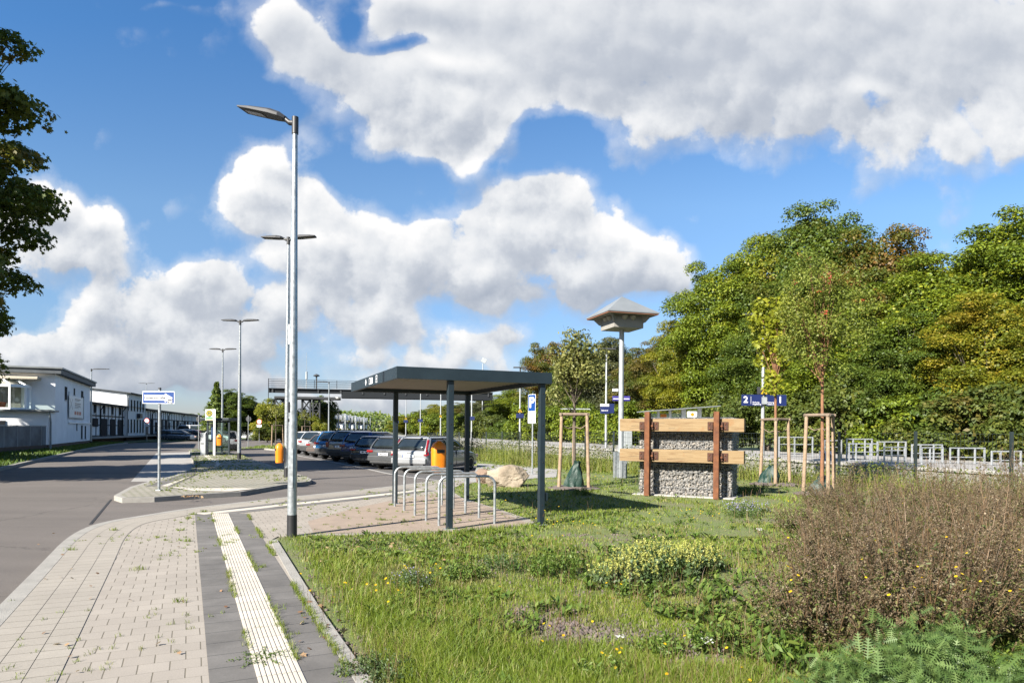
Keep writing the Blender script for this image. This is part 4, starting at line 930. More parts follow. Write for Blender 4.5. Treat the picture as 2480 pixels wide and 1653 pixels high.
for (px, d, rz, kind, pt, lb, kw) in [(434, 92, 4, 'wagon', ('steel_blue', (.10, .13, .17), .5), 'steel blue estate car seen from its side in front of the warehouse', dict(Hh=1.5, L=5.2)),
  (463, 99, -20, 'hatch', ('white', (.70, .71, .72), .0, .3), 'small white hatchback behind the steel blue estate', dict(Hh=1.6)),
  (476, 108, -15, 'van', ('white', (.70, .71, .72), .0, .3), 'white delivery van behind the far cars left of the bus shelter', dict(Hh=2.25, L=6.2, W=2.0, cat='van')),
  (487, 95, -25, 'hatch', ('dark_red', (.08, .01, .02), .3), 'dark red car half hidden left of the bus shelter', dict(Hh=1.5)),
  (497, 102, -25, 'hatch', ('silver', (.33, .34, .355), .35, .32), 'silver car partly behind the bus shelter post', dict(Hh=1.5)),
  (536, 88, -25, 'hatch', ('white', (.70, .71, .72), .0, .3), 'white car seen through the bus shelter glass', dict(Hh=1.5)),
  (415, 104, -5, 'wagon', ('pale_silver', (.42, .44, .46), .4), 'pale silver car roof showing behind the steel blue estate', dict(Hh=1.55))]:
    q = atx(px, d, ZR); make_car(q, R_(rz), kind, pt, lb, group='cars parked far off near the warehouse', **kw)
# ================================================================ WHITE OFFICE BUILDING
def on_face(px, py, A, ang):
    a, b = ray(px, py); ex, ey = math.cos(ang), math.sin(ang)
    s_ = (A.x-a*A.y)/(a*ey-ex); d = A.y+s_*ey; return s_, H+b*d
def cp(x, y): return (x/4.612, 860+y/4.612)
A = Vector((-34.3, 50.5, -.02)); ea = math.atan2(.91, -.41)
OB = thing('office_building', 'white two-storey rendered building with a slate-edged flat roof and a glazed bay', 'building', A, ea)
LB = 20.2; def_ = lambda x, y: on_face(*cp(x, y), A, ea)
b = MB().bb(0, LB, 0, 14, .35, 2.78).build('lower_wall', M['render'], OB)
MB().bb(.02, LB-.02, .02, 13.9, -.2, .348).build('plinth', M['brick'], OB)
b = MB().bb(2.5, LB-.01, .015, 14, 2.785, 5.75).build('upper_wall', M['render'], OB)
MB().bb(2.0, LB+.2, -.45, 15, 5.76, 6.12).build('roof_fascia', M['slate'], OB); MB().bb(1.9, LB+.3, -.55, 15, 6.13, 6.25).build('roof', M['zincroof'], OB)
MB().bb(-.35, 2.49, -.25, 9, 2.80, 2.93).build('terrace_roof', M['zincroof'], OB)
def win(x0, y0, x1, y1, parent=OB, f=def_, nm='window', yy=0, m_='dark', fr=True):
    (s0, z1), (s1, z0) = f(x0, y0), f(x1, y1); s0, s1 = min(s0, s1), max(s0, s1)
    o = MB().bb(s0, s1, yy-.02, yy+.02, z0, z1).build(nm, M[m_], parent)
    if fr: MB().bb(s0-.06, s1+.06, yy-.06, yy+.0, z0-.08, z0-.005).build('sill', M['dull'], o)
    return o
for q in ((725, 345, 748, 495), (825, 365, 836, 440), (907, 393, 928, 470), (905, 780, 920, 925), (946, 785, 958, 925), (853, 757, 862, 830)): win(*q)
(s0, z1), (s1, z0) = def_(757, 440), def_(918, 700)
bn = MB().bb(s0, s1, -.09, -.06, z0, z1).build('banner', M['signwhite'], OB)
def bnx(fx, fz): return s0+(s1-s0)*fx, z0+(z1-z0)*fz
m = MB()
for (xa, xb, za, zb_) in ((.38, .78, .86, .90), (.38, .70, .80, .83), (.38, .80, .66, .70), (.38, .76, .58, .62), (.38, .80, .51, .54), (.38, .66, .45, .47)):
    (a1, c1), (a2, c2) = bnx(xa, za), bnx(xb, zb_); m.bb(a1, a2, -.095, -.092, c1, c2)
for a1, a2 in (((.05, .86), (.24, .36)), ((.24, .86), (.05, .36))):
    p1, p2 = bnx(*a1), bnx(*a2); m.add([(p1[0]-.07, -.093, p1[1]), (p1[0]+.07, -.093, p1[1]), (p2[0]+.07, -.093, p2[1]), (p2[0]-.07, -.093, p2[1])], [(0, 1, 2, 3)])
m.build('lettering', M['railblue'], bn)
(a1, c1), (a2, c2) = bnx(.36, .14), bnx(.82, .30); text('Neu', (c2-c1)*1.15, M['red'], bn, ((a1+a2)/2, -.095, (c1+c2)/2), bold=.01) if False else MB().bb(a1, a1+(a2-a1)*.28, -.096, -.092, c1, c2).bb(a1+(a2-a1)*.36, a1+(a2-a1)*.62, -.096, -.092, c1, c2).bb(a1+(a2-a1)*.70, a2, -.096, -.092, c1, c2).build('red_lettering', M['red'], bn)
m = MB(); m.cyl((s0-.1, -.1, z0-.1), (s0-.1, -.1, z1+.3), .03, .03, 6).cyl((s1+.1, -.1, z0-.1), (s1+.1, -.1, z1+.2), .03, .03, 6).cyl((s0-.1, -.1, z0-.08), (s1+.1, -.1, z0-.08), .03, .03, 6); m.build('banner_frame', M['dull'], bn)
(s0, z1), (s1, z0) = def_(757, 742), def_(1003, 765); MB().bb(s0, s1, -.12, -.03, z0, z1).build('ledge', M['white'], OB)
MB().tube([(-.1, -.1, 2.8), (-.1, -.12, 2.4), (.12, -.12, 2.0), (.12, -.12, 0)], .07, 8).build('downpipe', M['dull'], OB, smooth=True)
MB().bb(-.06, -.01, 2.6, 3.3, 1.7, 2.1).build('window', M['dark'], OB)
o = MB().bb(-.05, -.01, 7.0, 9.0, 1.35, 2.3).build('shutter', M['darkwood'], OB); MB().bb(-.25, -.01, 6.9, 9.1, 2.3, 2.42).build('awning', M['green'], o)
# glazed bay on the terrace
by0, by1, bx0, bx1, bz0, bz1 = 1.6, 6.2, .1, 2.49, 2.94, 4.75
bay_ = MB(); posts = [(bx1-.05, by0), (bx0+.8, by0), (bx0, by0+.8), (bx0, by0+2.4), (bx0, by1)]
for (x, y) in posts: bay_.bb(x-.06, x+.06, y-.06, y+.06, bz0, bz1)
for (p, q) in zip(posts, posts[1:]):
    P_, Q_ = Vector((*p, 0)), Vector((*q, 0)); c = (P_+Q_)/2; L_ = (Q_-P_).length; an = math.atan2(Q_.y-P_.y, Q_.x-P_.x)
    bay_.box((c.x, c.y, bz0+.06), (L_, .1, .12), an); bay_.box((c.x, c.y, bz1-.08), (L_, .14, .2), an)
for (p, q) in ((posts[1], (2.4, 3.0)), (posts[2], (2.4, 3.6)), (posts[3], (2.4, 4.2)), (posts[0], (2.4, 2.6)), (posts[4], (2.4, 6.2))): bay_.tube([(p[0], p[1], bz1), (q[0], q[1], bz1+.75)], .06, 6)
bf = bay_.build('bay_frame', M['white'], OB)
m = MB()
for (p, q) in zip(posts, posts[1:]): m.add([(p[0], p[1], bz0+.12), (q[0], q[1], bz0+.12), (q[0], q[1], bz1-.18), (p[0], p[1], bz1-.18)], [(0, 1, 2, 3)])
ap = (2.4, 3.4, bz1+.72)
for (p, q) in zip(posts, posts[1:]): m.add([(p[0], p[1], bz1+.02), (q[0], q[1], bz1+.02), (2.4, q[1] if q[1] > 3 else 3.0, bz1+.72), (2.4, p[1] if p[1] > 3 else 2.8, bz1+.72)], [(0, 1, 2, 3)])
m.build('bay_glass', M['glass'], bf)
MB().bb(2.42, 2.48, 2.2, 6, 3.0, 4.9).build('door_opening', M['housebeige'], OB)
MB().bb(1.2, 2.48, .9, 7.5, 5.22, 5.42).build('awning_box', M['cream'], OB, bevel=.04)
q = bpy.data.objects.new('potted_plant', None); C.objects.link(q); q.parent = None; q.location = OB.location+Vector((math.cos(ea)*.75-math.sin(ea)*3.0, math.sin(ea)*.75+math.cos(ea)*3.0, 2.96)); tag(q, 'tall plant in a terracotta pot inside the glazed bay', 'plant')
MB().lathe([(.18, 0), (.28, .45), (.30, .5), (.26, .5)], 14).build('pot', M['terracotta'], q, smooth=True); MB().tube([(0, 0, .4), (.03, 0, .9), (-.02, 0, 1.4)], .02, 6).build('stem', M['bark'], q)
# side fence of metal panels
A2 = Vector((-31.6, 41.0, 0)); fa = math.atan2(50.2-41, -34.3+31.6); PF = thing('panel_fence', 'streaked grey sheet-metal fence on a brick footing left of the white building', 'fence', A2, fa); Lf = math.hypot(9.2, 2.7)
MB().bb(-6, Lf, -.08, .08, -.2, .32).build('footing', M['brick'], PF)
x = -6
mp_ = mat('streaked_panel', (.17, .18, .19), .75, .1, .55, .9)
while x < Lf-.1:
    w_ = min(2.1, Lf-x); MB().bb(x+.03, x+w_-.03, -.04, .02, .33, 1.68).build('panel', mp_, PF); MB().bb(x-.03, x+.03, -.05, .05, .32, 1.72).build('post', M['dull'], PF); x += 2.1
MB().bb(-6, Lf, -.07, .05, 1.69, 1.75).build('coping', M['dull'], PF)
# ================================================================ WAREHOUSES
A = Vector((-44.3, 71.2, -.1)); wa = math.atan2(1, -.296); fW = lambda x, y: on_face(*cp(x, y), A, wa)
WH = thing('warehouse', 'long low white timber-framed railway warehouse with dark doors', 'building', A, wa)
sB0, _ = fW(1385, 700); sB1, _ = fW(1600, 700)
MB().bb(-2, sB0-.02, 0, 12, .75, 4.2).build('wall', M['render2'], WH); MB().bb(sB1+.02, 84, .01, 12, .75, 4.2).build('wall', M['render2'], WH)
MB().bb(-2, 84, .03, 12, -.2, .745).build('plinth', M['brick'], WH); MB().bb(-2, 84, -1.0, .0, .55, .74).build('loading_ledge', M['concrete'], WH)
MB().bb(-2.3, sB0-.03, -.55, 12.3, 4.22, 4.42).build('eaves', M['darkwood'], WH); MB().bb(sB1+.03, 84.4, -.55, 12.3, 4.22, 4.42).build('eaves', M['darkwood'], WH)
m = MB(); m.add([(-2.2, -.5, 4.43), (84, -.5, 4.43), (84, 6, 5.2), (-2.2, 6, 5.2)], [(0, 1, 2, 3)]); m.add([(-2.2, 6, 5.2), (84, 6, 5.2), (84, 12.3, 4.43), (-2.2, 12.3, 4.43)], [(0, 1, 2, 3)]); m.build('roof', M['zincroof'], WH)
m = MB()
x = -1.8
while x < 84:
    if not (sB0-.3 < x < sB1+.3): m.bb(x, x+.16, -.05, -.003, .76, 4.2)
    x += 1.55
for a_, b_ in ((-2, sB0-.05), (sB1+.05, 84)):
    m.bb(a_, b_, -.06, -.006, 2.95, 3.09); m.bb(a_, b_, -.06, -.006, .77, .88); m.bb(a_, b_, -.06, -.006, 1.95, 2.05)
m.build('timber_frame', M['darkwood'], WH)
for q in ((1030, 690, 1090, 785), (1128, 695, 1190, 905), (1225, 702, 1285, 905), (1312, 708, 1370, 905)): win(*q, parent=WH, f=fW, nm='door', yy=-.06, fr=False)
for q in ((1045, 540, 1070, 630), (1150, 545, 1170, 640), (1243, 555, 1262, 650), (1335, 575, 1350, 655)): win(*q, parent=WH, f=fW, yy=-.05)
for i in range(14):
    s_ = sB1+1.0+i*3.4; (MB().bb(s_, s_+1.7, -.09, -.03, .8, 2.95) if i % 3 != 2 else MB().bb(s_, s_+.7, -.09, -.03, 1.2, 2.6)).build('door', M['dark'], WH)
for s_ in (4.3, sB0-1.2, sB1+5, sB1+17, sB1+30): MB().tube([(s_, -.5, 4.2), (s_+.05, -.12, 3.7), (s_+.05, -.12, .6)], .06, 6).build('downpipe', M['darkwood'], WH)
zt = 6.0
MB().bb(sB0, sB1, -.25, 12, -.2, .6).build('plinth', M['brick'], WH); blk = MB().bb(sB0+.005, sB1, -.3, 12, .605, zt).build('tall_block_wall', M['gable'], WH)
m = MB(); m.add([(sB0-.3, -.8, zt+.02), (sB1+.4, -.8, zt+.02), (sB1+.4, 6, zt+.75), (sB0-.3, 6, zt+.75), (sB0-.3, 12.5, zt+.02), (sB1+.4, 12.5, zt+.02)], [(0, 1, 2, 3), (3, 2, 5, 4)]); m.add([(sB0, -.3, zt), (sB0, 12, zt), (sB0, 6, zt+.7)], [(0, 1, 2)]); o = m.build('block_roof', M['slate'], WH); sd = o.modifiers.new('s', 'SOLIDIFY'); sd.thickness = .12; sd.offset = 1
MB().add([(sB0-.01, -.3, zt+.0), (sB0-.01, 12, zt+.0), (sB0-.01, 6, zt+.62)], [(0, 1, 2)]).build('gable', M['gable'], WH)
for i in range(6):
    w_ = (sB1-sB0)/6.4; s_ = sB0+.35+i*w_
    for z0_, z1_ in ((3.9, 5.3), (1.1, 2.8)):
        o = MB().bb(s_, s_+w_*.42, -.33, -.29, z0_, z1_).build('window', M['dark'], WH); MB().bb(s_-.04, s_+w_*.42+.04, -.38, -.30, z0_-.07, z0_-.005).build('sill', M['dull'], o)
MB().tube([(sB0+.25, -.7, zt-.0), (sB0+.1, -.4, zt-.5), (sB0+.1, -.36, .6)], .06, 6).build('downpipe', M['dull'], WH)
MB().bb(sB0+(sB1-sB0)*.5, sB0+(sB1-sB0)*.62, -.75, -.31, 3.0, 3.6).build('air_conditioner', M['trim'], WH)
o = thing('meter_cabinet', 'pale upright cabinet at the far corner of the white building', 'cabinet', G(231, 1071.5, -.05), wa); MB().bb(-.8, .9, 0, .6, 0, 3.2).build('cabinet_box', M['render2'], o); MB().bb(.02, .04, -.01, .0, .1, 3.1).build('door_seam', M['trim'], o)
# shed + hedge in the far yard
p = atx(597, 122, ZR); o = thing('shed', 'small pale glazed shed behind the round sign', 'shed', p, R_(4)); MB().bb(-1.2, 1.15, 0, 3, 0, 1.9).build('wall', M['render2'], o); MB().bb(-.7, 1.3, -.3, 3.2, 1.92, 2.3).build('roof', M['white'], o); MB().bb(-.9, -.15, -.05, -.01, .5, 1.6).build('window', M['dull'], o); MB().bb(.05, 1.0, -.05, -.01, .1, 1.7).build('window', M['dull'], o)
# ================================================================ FOOTBRIDGE
bl, br_ = atx(650, 90, 0), atx(1192, 97, 0); d = br_-bl; LBg = d.length
FB = thing('footbridge', 'long dark steel footbridge with railings on lattice towers across the tracks', 'footbridge', bl, math.atan2(d.y, d.x))
zb0, zb1 = 5.95, 6.95
MB().bb(9.3, LBg, -.15, .15, zb0-.05, zb1-.05).build('girder', M['girder'], FB); MB().bb(9.3, LBg, 2.2, 2.5, zb0-.05, zb1-.05).build('girder', M['girder'], FB); MB().bb(0, LBg, -.3, 2.7, zb1-.04, zb1+.06).build('deck', M['girder'], FB)
MB().bb(0, 9.29, -.10, .10, zb0+.45, zb1-.05).build('truss_beam', M['girder'], FB)
m = MB()
for x in np.arange(.5, LBg, 2.9): m.bb(x-.09, x+.09, -.24, -.16, zb1-.55, zb1-.045)
m.build('stiffener', M['lattice'], FB)
m = MB()
for z in (zb1+.35, zb1+.65, zb1+.95, zb1+1.22): m.cyl((0, -.25, z), (LBg, -.25, z), .025, .025, 5, False); m.cyl((0, 2.65, z), (LBg, 2.65, z), .02, .02, 5, False)
for x in np.arange(0, LBg, 2.9): m.bb(x-.035, x+.035, -.28, -.22, zb1+.12, zb1+1.25)
m.bb(-.04, .04, -.28, -.22, 4.4, zb1+1.3)
m.build('railing', M['girder'], FB)
def tower(x, w_, y0_, dep):
    m = MB()
    for xx in (x, x+w_):
        for yy in (y0_, y0_+dep): m.bb(xx-.09, xx+.09, yy-.09, yy+.09, -.1, 5.6)
    n = 4; hh = 5.6/n
    for i in range(n):
        for yy in (y0_, y0_+dep):
            m.cyl((x, yy, i*hh), (x+w_, yy, (i+1)*hh), .055, .055, 5, False); m.cyl((x+w_, yy, i*hh), (x, yy, (i+1)*hh), .055, .055, 5, False); m.cyl((x, yy, (i+1)*hh-.05), (x+w_, yy, (i+1)*hh-.05), .05, .05, 5, False)
    m.build('lattice_tower', M['lattice'], FB)
k_ = 90/F
for x, w_ in (((662-650)*k_, 1.05), ((683-650)*k_, .9), ((727-650)*k_, 1.05), ((753-650)*k_, .85)): tower(x, w_, .3, 1.7)
MB().bb(.7, 9.2, -.2, 2.4, 5.62, 5.95).build('tower_cap', M['lattice'], FB, bevel=.05)
m = MB(); m.tube([(4.7, 1, zb1+.1), (4.7, 1, zb1+1.9)], .06, 6); m.tube([(4.7, 1, zb1+1.4), (4.7, 1, zb1+2.4)], .14, 8); m.tube([(4.7, 1, zb1+2.4), (4.7, 1, zb1+5)], .02, 5); m.build('antenna', M['dull'], FB)
m = MB(); m.tube([(6.0, 1, zb1+.1), (6.0, 1, zb1+1.8)], .09, 8); m.lathe([(.12, 0), (.45, .12), (.42, .2), (.2, .34), (.02, .4)], 14, (6.0, 1, zb1+1.75)); m.build('vent_cowl', M['lattice'], FB, smooth=True)
m = MB().lathe([(.02, 0), (.25, .05), (.4, .25)], 14, (8.9, -.5, 5.7)); m.build('dish', M['white'], FB, smooth=True)
p = atx(1168, 120, 0); S = thing('floodlight_mast', 'thin mast with a tilted floodlight rising above the bicycle shelter roof', 'lamp', p, 0); MB().cyl((0, 0, -1), (0, 0, 13.3), .12, .08, 10).build('pole', M['rail'], S, smooth=True); MB().box((.2, 0, 13.9), (.9, .3, .8), rot=Matrix.Rotation(.5, 3, 'Y')).build('floodlight', M['dull'], S); MB().cyl((0, 0, 13.2), (.1, 0, 13.7), .05, .05, 6).build('bracket', M['dull'], S)
# ================================================================ CAR TRANSPORT TRAIN (far)
def wagon(loc, rz, label):
    t = thing('car_transport_wagon', label, 'rail wagon', loc, rz, 'car transport wagons standing far behind the car row')
    m = MB(); m.bb(-8, 8, -1.4, 1.4, .9, 1.1).bb(-8, 8, -1.4, 1.4, 2.7, 2.85); m.build('decks', M['lattice'], t)
    for x in (-8, 0, 8):
        for y in (-1.45, 1.45):
            m = MB(); m.bb(x-.1, x+.1, y-.06, y+.06, .9, 4.4)
            m.bb(x+.6, x+.75, y-.06, y+.06, .9, 4.4)
            for z in (2, 3, 4): m.bb(x-.1, x+.75, y-.05, y+.05, z, z+.12)
            m.build('mast', M['dull'], t)
    for i, x in enumerate((-5.6, -.2, 5.0)):
        for z in (1.1, 2.86):
            m = MB(); vs = []
            prof = [(-2.1, .3), (-2.1, .9), (-1.5, 1.45), (.4, 1.5), (1.2, 1.0), (2.1, .8), (2.15, .3)]
            for y in (-.85, .85): vs += [(x+a, y, z+b2) for a, b2 in prof]
            m.add(vs, [tuple(range(6, -1, -1)), tuple(range(7, 14))]+[(k, (k+1) % 7, (k+1) % 7+7, k+7) for k in range(7)]).build('loaded_car', M['white'] if (i+int(z)) % 2 else MATS['paint_silver'], t, bevel=.08)
    m = MB()
    for x in (-6.5, -5, 5, 6.5): m.cyl((x, -.8, .45), (x, .8, .45), .45, .45, 14)
    m.build('wheels', M['tyre'], t); return t
a0, a1 = atx(800, 128, -.3), atx(900, 210, -.3); d = (a1-a0).normalized(); an = math.atan2(d.y, d.x)
for i, nm_ in enumerate(('nearest car-carrying rail wagon behind the white parked car roofs', 'second car-carrying rail wagon from the left', 'third car-carrying rail wagon from the left', 'farthest car-carrying rail wagon, towards the distant trees')):
    q = a0+d*(i*18); q.z = .4; wagon(q, an, nm_)
# ================================================================ PLATFORM, LAMPS, SIGNS
VP_ = math.atan2(1, -.385); pO = Vector((10.1, 29.4, 0)); pe = Vector((-.359, .933, 0)); 
PLT = struct('platform', MB().bb(-24, 130, -7.5, 0, -.4, .50), M['platform']); PLT.location = pO; PLT.rotation_euler = (0, 0, VP_)
o = struct('platform_edge', MB().bb(-24, 130, -7.55, .06, .50, .60), M['concrete']); o.location = pO; o.rotation_euler = (0, 0, VP_)
o = struct('track_bed', MB().bb(-30, 160, -19, -7.6, -.35, -.25), M['soilm']); o.location = pO; o.rotation_euler = (0, 0, VP_)
o = struct('track_rails', MB().bb(-30, 160, -9.2, -9.13, -.25, -.1).bb(-30, 160, -10.7, -10.63, -.25, -.1).bb(-30, 160, -13.7, -13.63, -.25, -.1).bb(-30, 160, -15.2, -15.13, -.25, -.1), M['rustdark']); o.location = pO; o.rotation_euler = (0, 0, VP_)
def warn(parent, x, y, z, s=.30):
    o = MB().add([(x-s, y, z-s*.8), (x+s, y, z-s*.8), (x, y, z+s*.95), (x-s, y+.02, z-s*.8), (x+s, y+.02, z-s*.8), (x, y+.02, z+s*.95)], [(0, 1, 2), (5, 4, 3), (0, 3, 4, 1), (1, 4, 5, 2), (2, 5, 3, 0)]).build('warning_triangle', M['ink'], parent)
    k = .84; MB().add([(x-s*k, y-.004, z-s*.8*k-.01), (x+s*k, y-.004, z-s*.8*k-.01), (x, y-.004, z+s*.95*k-.03)], [(0, 1, 2)]).build('yellow_face', M['yellow'], o)
    MB().bb(x-.05, x+.05, y-.009, y-.005, z-.14, z-.05).add([(x-.03, y-.008, z-.02), (x+.03, y-.008, z-.02), (x+.0, y-.008, z+.12)], [(0, 1, 2)]).build('pictogram', M['ink'], o)
plamps = [(1847, 30.8, 6.4), (1467.5, 44.5, 6.4), (1259, 58, 6.4), (1142, 72, 6.4), (1067, 83, 6.3), (1018, 93, 6.3), (983, 103, 6.3), (961.5, 113, 6.2)]
pl_lab = ['platform lamp carrying the blue 2 and 1 platform sign', 'platform lamp between the staked tree and the nesting house pole', 'platform lamp with warning triangle and small blue box, behind the parking sign', 'platform lamp with a blue station sign seen between the two middle shelter posts', 'platform lamp with an orange warning triangle left of the front shelter post', 'platform lamp with a blue box, above the silver car', 'platform lamp with triangle and blue box left of the one above the silver car', 'farthest platform lamp, right beside the back left shelter post']
PLO = []
for i, ((px, d, hh), lb) in enumerate(zip(plamps, pl_lab)):
    q = atx(px, d, .58); t = thing('platform_lamp', lb, 'lamp', q, 0, 'lamps along the railway platform'); PLO.append(t)
    MB().tube([(0, 0, 0), (0, 0, hh)], [.085, .05], 12).build('pole', M['rail'], t, smooth=True); MB().cyl((0, 0, hh-.3), (0, 0, hh), .07, .07, 10).build('socket', M['black'], t)
    if i == 0: lamp_head(t, hh-.05, R_(165), L=.75, tilt=3)
    else: MB().box((0, 0, hh+.03), (1.7 if i > 4 else 1.2, .3, .09)).build('lamp_head', M['lampgrey'], t, bevel=.02)
    if i in (2, 4, 6): warn(t, 0, -.12, 2.78, .22)
    if i == 1:
        o = MB().bb(-.40, .18, -.16, -.10, 2.22, 2.68).build('station_sign', M['railblue'], t, bevel=.01); text('Bahnhof', .13, M['signwhite'], o, (-.11, -.165, 2.42)); MB().bb(.19, .48, -.3, .1, 2.25, 2.86).build('blue_box', M['railblue'], t); MB().bb(-.40, .16, -.16, -.1, 2.69, 2.84).build('white_strip', M['signwhite'], t)
    elif i in (2, 3, 5, 6, 7): MB().bb(-.32, .32, -.16, -.10, 2.14, 2.52).build('station_sign', M['railblue'], t, bevel=.01)
t = PLO[0]
pb = MB().bb(-1.0, -.09, -.16, -.08, 2.27, 2.77).build('platform_sign', M['railblue'], t); text('2', .40, M['signwhite'], pb, (-.83, -.165, 2.53), bold=.008); MB().bb(-.60, -.59, -.163, -.161, 2.35, 2.69).build('divider', M['signwhite'], pb)
text('Richtung\nMagdeburg', .085, M['signwhite'], pb, (-.52, -.165, 2.38), align='LEFT')
pb = MB().bb(.09, 1.0, -.16, -.08, 2.27, 2.77).build('platform_sign', M['railblue'], t); text('1', .40, M['signwhite'], pb, (.72, -.165, 2.53), bold=.008); text('Richtung\nHalberstadt', .085, M['signwhite'], pb, (.14, -.165, 2.38), align='LEFT')
warn(t, .0, -.14, 2.93, .18); MB().bb(-.12, .12, -.2, -.165, 2.34, 2.66).build('junction_box', M['dull'], t); o = MB().bb(-.28, -.02, -.06, -.03, 2.8, 3.12).build('back_triangle', M['trim'], t)
# overhead speaker bracket, blue display, camera near nesting house
p = atx(1505, 46, .58); t = thing('display_board', 'purple-blue display board hanging behind the nesting house pole', 'sign', p, 0); MB().bb(-.62, .55, -.1, .1, 3.12, 3.45).build('board', mat('purple_blue', (.045, .035, .22), .4), t, bevel=.02); MB().cyl((.1, .2, 0), (.1, .2, 3.9), .06, .06, 8).build('pole', M['rail'], t); MB().bb(-.62, -.25, -.15, .1, 3.75, 3.93).build('camera', M['signwhite'], t, bevel=.03)
MB().bb(-.58, .5, -.104, -.101, 3.24, 3.28).build('text_line', M['signwhite'], t)
p = atx(1391, 42, .58); t = thing('loudspeaker_mast', 'slim mast with a crossbar behind the staked tree', 'mast', p, 0); MB().cyl((0, 0, 0), (0, 0, 2.45), .06, .05, 8).build('pole', M['rail'], t); MB().bb(-.85, .95, -.03, .03, 2.4, 2.46).build('crossbar', M['dull'], t)
# grey cabinet + platform shelter
p = atx(1520, 36, 0); t = thing('grey_cabinet', 'grey metal utility cabinet right of the nesting house pole', 'cabinet', p, 0); MB().bb(-.24, .24, 0, .4, -.1, 1.85).build('cabinet_box', M['dull'], t, bevel=.02); MB().bb(-.27, .27, -.03, .43, 1.855, 1.9).build('lid', M['dull'], t)
p = atx(1620, 38, .58); t = thing('platform_shelter', 'glazed platform shelter with a thin slanting roof behind the gabion', 'shelter', p, R_(6))
m = MB(); m.add([(-1.55, -.9, 2.15), (2.6, -.9, 2.48), (2.6, 1.0, 2.48), (-1.55, 1.0, 2.15)]+[(-1.55, -.9, 2.20), (2.6, -.9, 2.53), (2.6, 1.0, 2.53), (-1.55, 1.0, 2.20)], [(3, 2, 1, 0), (4, 5, 6, 7), (0, 1, 5, 4), (1, 2, 6, 5), (2, 3, 7, 6), (3, 0, 4, 7)]).build('roof', M['zincroof'], t)
m = MB()
for x, w_ in ((-1.3, .06), (-.62, .06), (.05, .06), (.83, .12), (1.75, .10)): m.bb(x-w_, x+w_, -.06, .06, 0, 2.15+(x+1.3)*.08)
m.bb(-1.3, 1.75, -.04, .04, 1.55, 1.62).bb(-1.3, 1.75, -.04, .04, .1, .2); m.build('frame', M['signwhite'], t)
MB().bb(-1.3, .83, -.01, .01, .2, 2.1).build('glass', M['glass'], t); MB().bb(-.5, -.15, -.03, -.015, 1.64, 2.05).build('orange_panel', M['orange'], t)
p = atx(1676, 41, .58); t = thing('framed_sign', 'small dark round-cornered sign with an orange diamond behind the gabion top', 'sign', p, 0); MB().bb(-.3, .3, -.05, .05, 1.95, 2.3).build('plate', M['signwhite'], t, bevel=.1); MB().add([(-.16, -.06, 2.12), (0, -.06, 2.0), (.16, -.06, 2.12), (0, -.06, 2.25)], [(0, 1, 2, 3)]).build('diamond', M['orange'], t); MB().cyl((0, 0, 0), (0, 0, 2), .04, .04, 8).build('pole', M['rail'], t)
# ================================================================ MESH FENCE
fpx = [(2450, 17.1), (2217.6, 19.4), (2032.6, 21.7), (1882, 24.0), (1779, 25.2), (1680, 26.3), (1590, 27.3), (1486, 28.4), (1417.7, 30.4), (1357, 32.2), (1303, 34.0), (1258, 35.9), (1216, 38.0), (1177.5, 40.2), (1143, 42.5), (1112, 45), (1085, 47.5), (1060, 50), (1037, 52.5)]
FP = [atx(*q) for q in fpx]; e0 = (FP[0]-FP[1]); FP = [FP[0]+e0*3, FP[0]+e0*2, FP[0]+e0]+FP
FN = thing('mesh_fence', 'dark green double-rod mesh fence between the lawn and the railway platform', 'fence', (0, 0, 0))
def ftop(p): return 1.66-.0075*max(0, p.y-20)
for i, q in enumerate(FP):
    MB().bb(q.x-.035, q.x+.035, q.y-.03, q.y+.03, -.3, ftop(q)+.06).build('post', M['fence'], FN)
for a_, b_ in zip(FP, FP[1:]):
    m = MB(); n = int((b_-a_).length/.0999); r_ = .0034*max(1, a_.y/24)
    za, zb_ = ftop(a_), ftop(b_)
    k = 1 if a_.y < 30 else 2
    for i in range(0, n, k):
        q = a_.lerp(b_, (i+.5)/n); zt = za+(zb_-za)*i/n; m.tube([(q.x, q.y, .03), (q.x, q.y, zt)], r_, 3, False)
    for j in range(9):
        z = .06+j*.2; m.tube([(a_.x, a_.y, z*za/1.66), (b_.x, b_.y, z*zb_/1.66)], r_*1.2, 3, False)
    m.build('mesh_panel', M['fence'], FN)
# ================================================================ WHITE CROSSING RAILINGS
def q6(x, y): return (1760+x/3.1361, 740+y/3.1361)
RL = [((398, 993), (680, 993), 1160, 29.5, (0, .27, .46, 1), 1, 'leftmost tall pale railing frame behind the staked trees'),
 ((735, 1018), (905, 1018), 1175, 28.0, (0, .06, .9, 1), 1, 'pale railing frame carrying the platform number board'),
 ((912, 1007), (1140, 1010), 1200, 27.0, (0, .25, .72, 1), 2, 'pale railing frame right of the number board, in the rear row'),
 ((930, 1042), (1188, 1046), 1235, 25.5, (0, .24, .73, 1), 2, 'pale railing frame right of the number board, in the front row'),
 ((1145, 1028), (1400, 1034), 1230, 26.2, (0, .24, .73, 1), 2, 'pale railing frame left of the middle fence post, rear row'),
 ((1197, 1068), (1395, 1070), 1265, 24.5, (0, .36, .68, 1), 2, 'pale railing frame left of the middle fence post, front row'),
 ((1408, 1050), (1680, 1056), 1250, 25.2, (0, .28, .72, 1), 2, 'pale railing frame right of the middle fence post, rear row'),
 ((1480, 1072), (1690, 1076), 1290, 23.5, (0, .4, 1), 2, 'pale railing frame right of the middle fence post, front row'),
 ((1697, 1075), (2008, 1082), 1290, 24.2, (0, .24, .72, 1), 3, 'widest pale railing frame left of the right fence post'),
 ((2014, 1100), (2290, 1106), 1310, 23.2, (0, .3, .75, 1), 3, 'pale railing frame at the right fence post')]
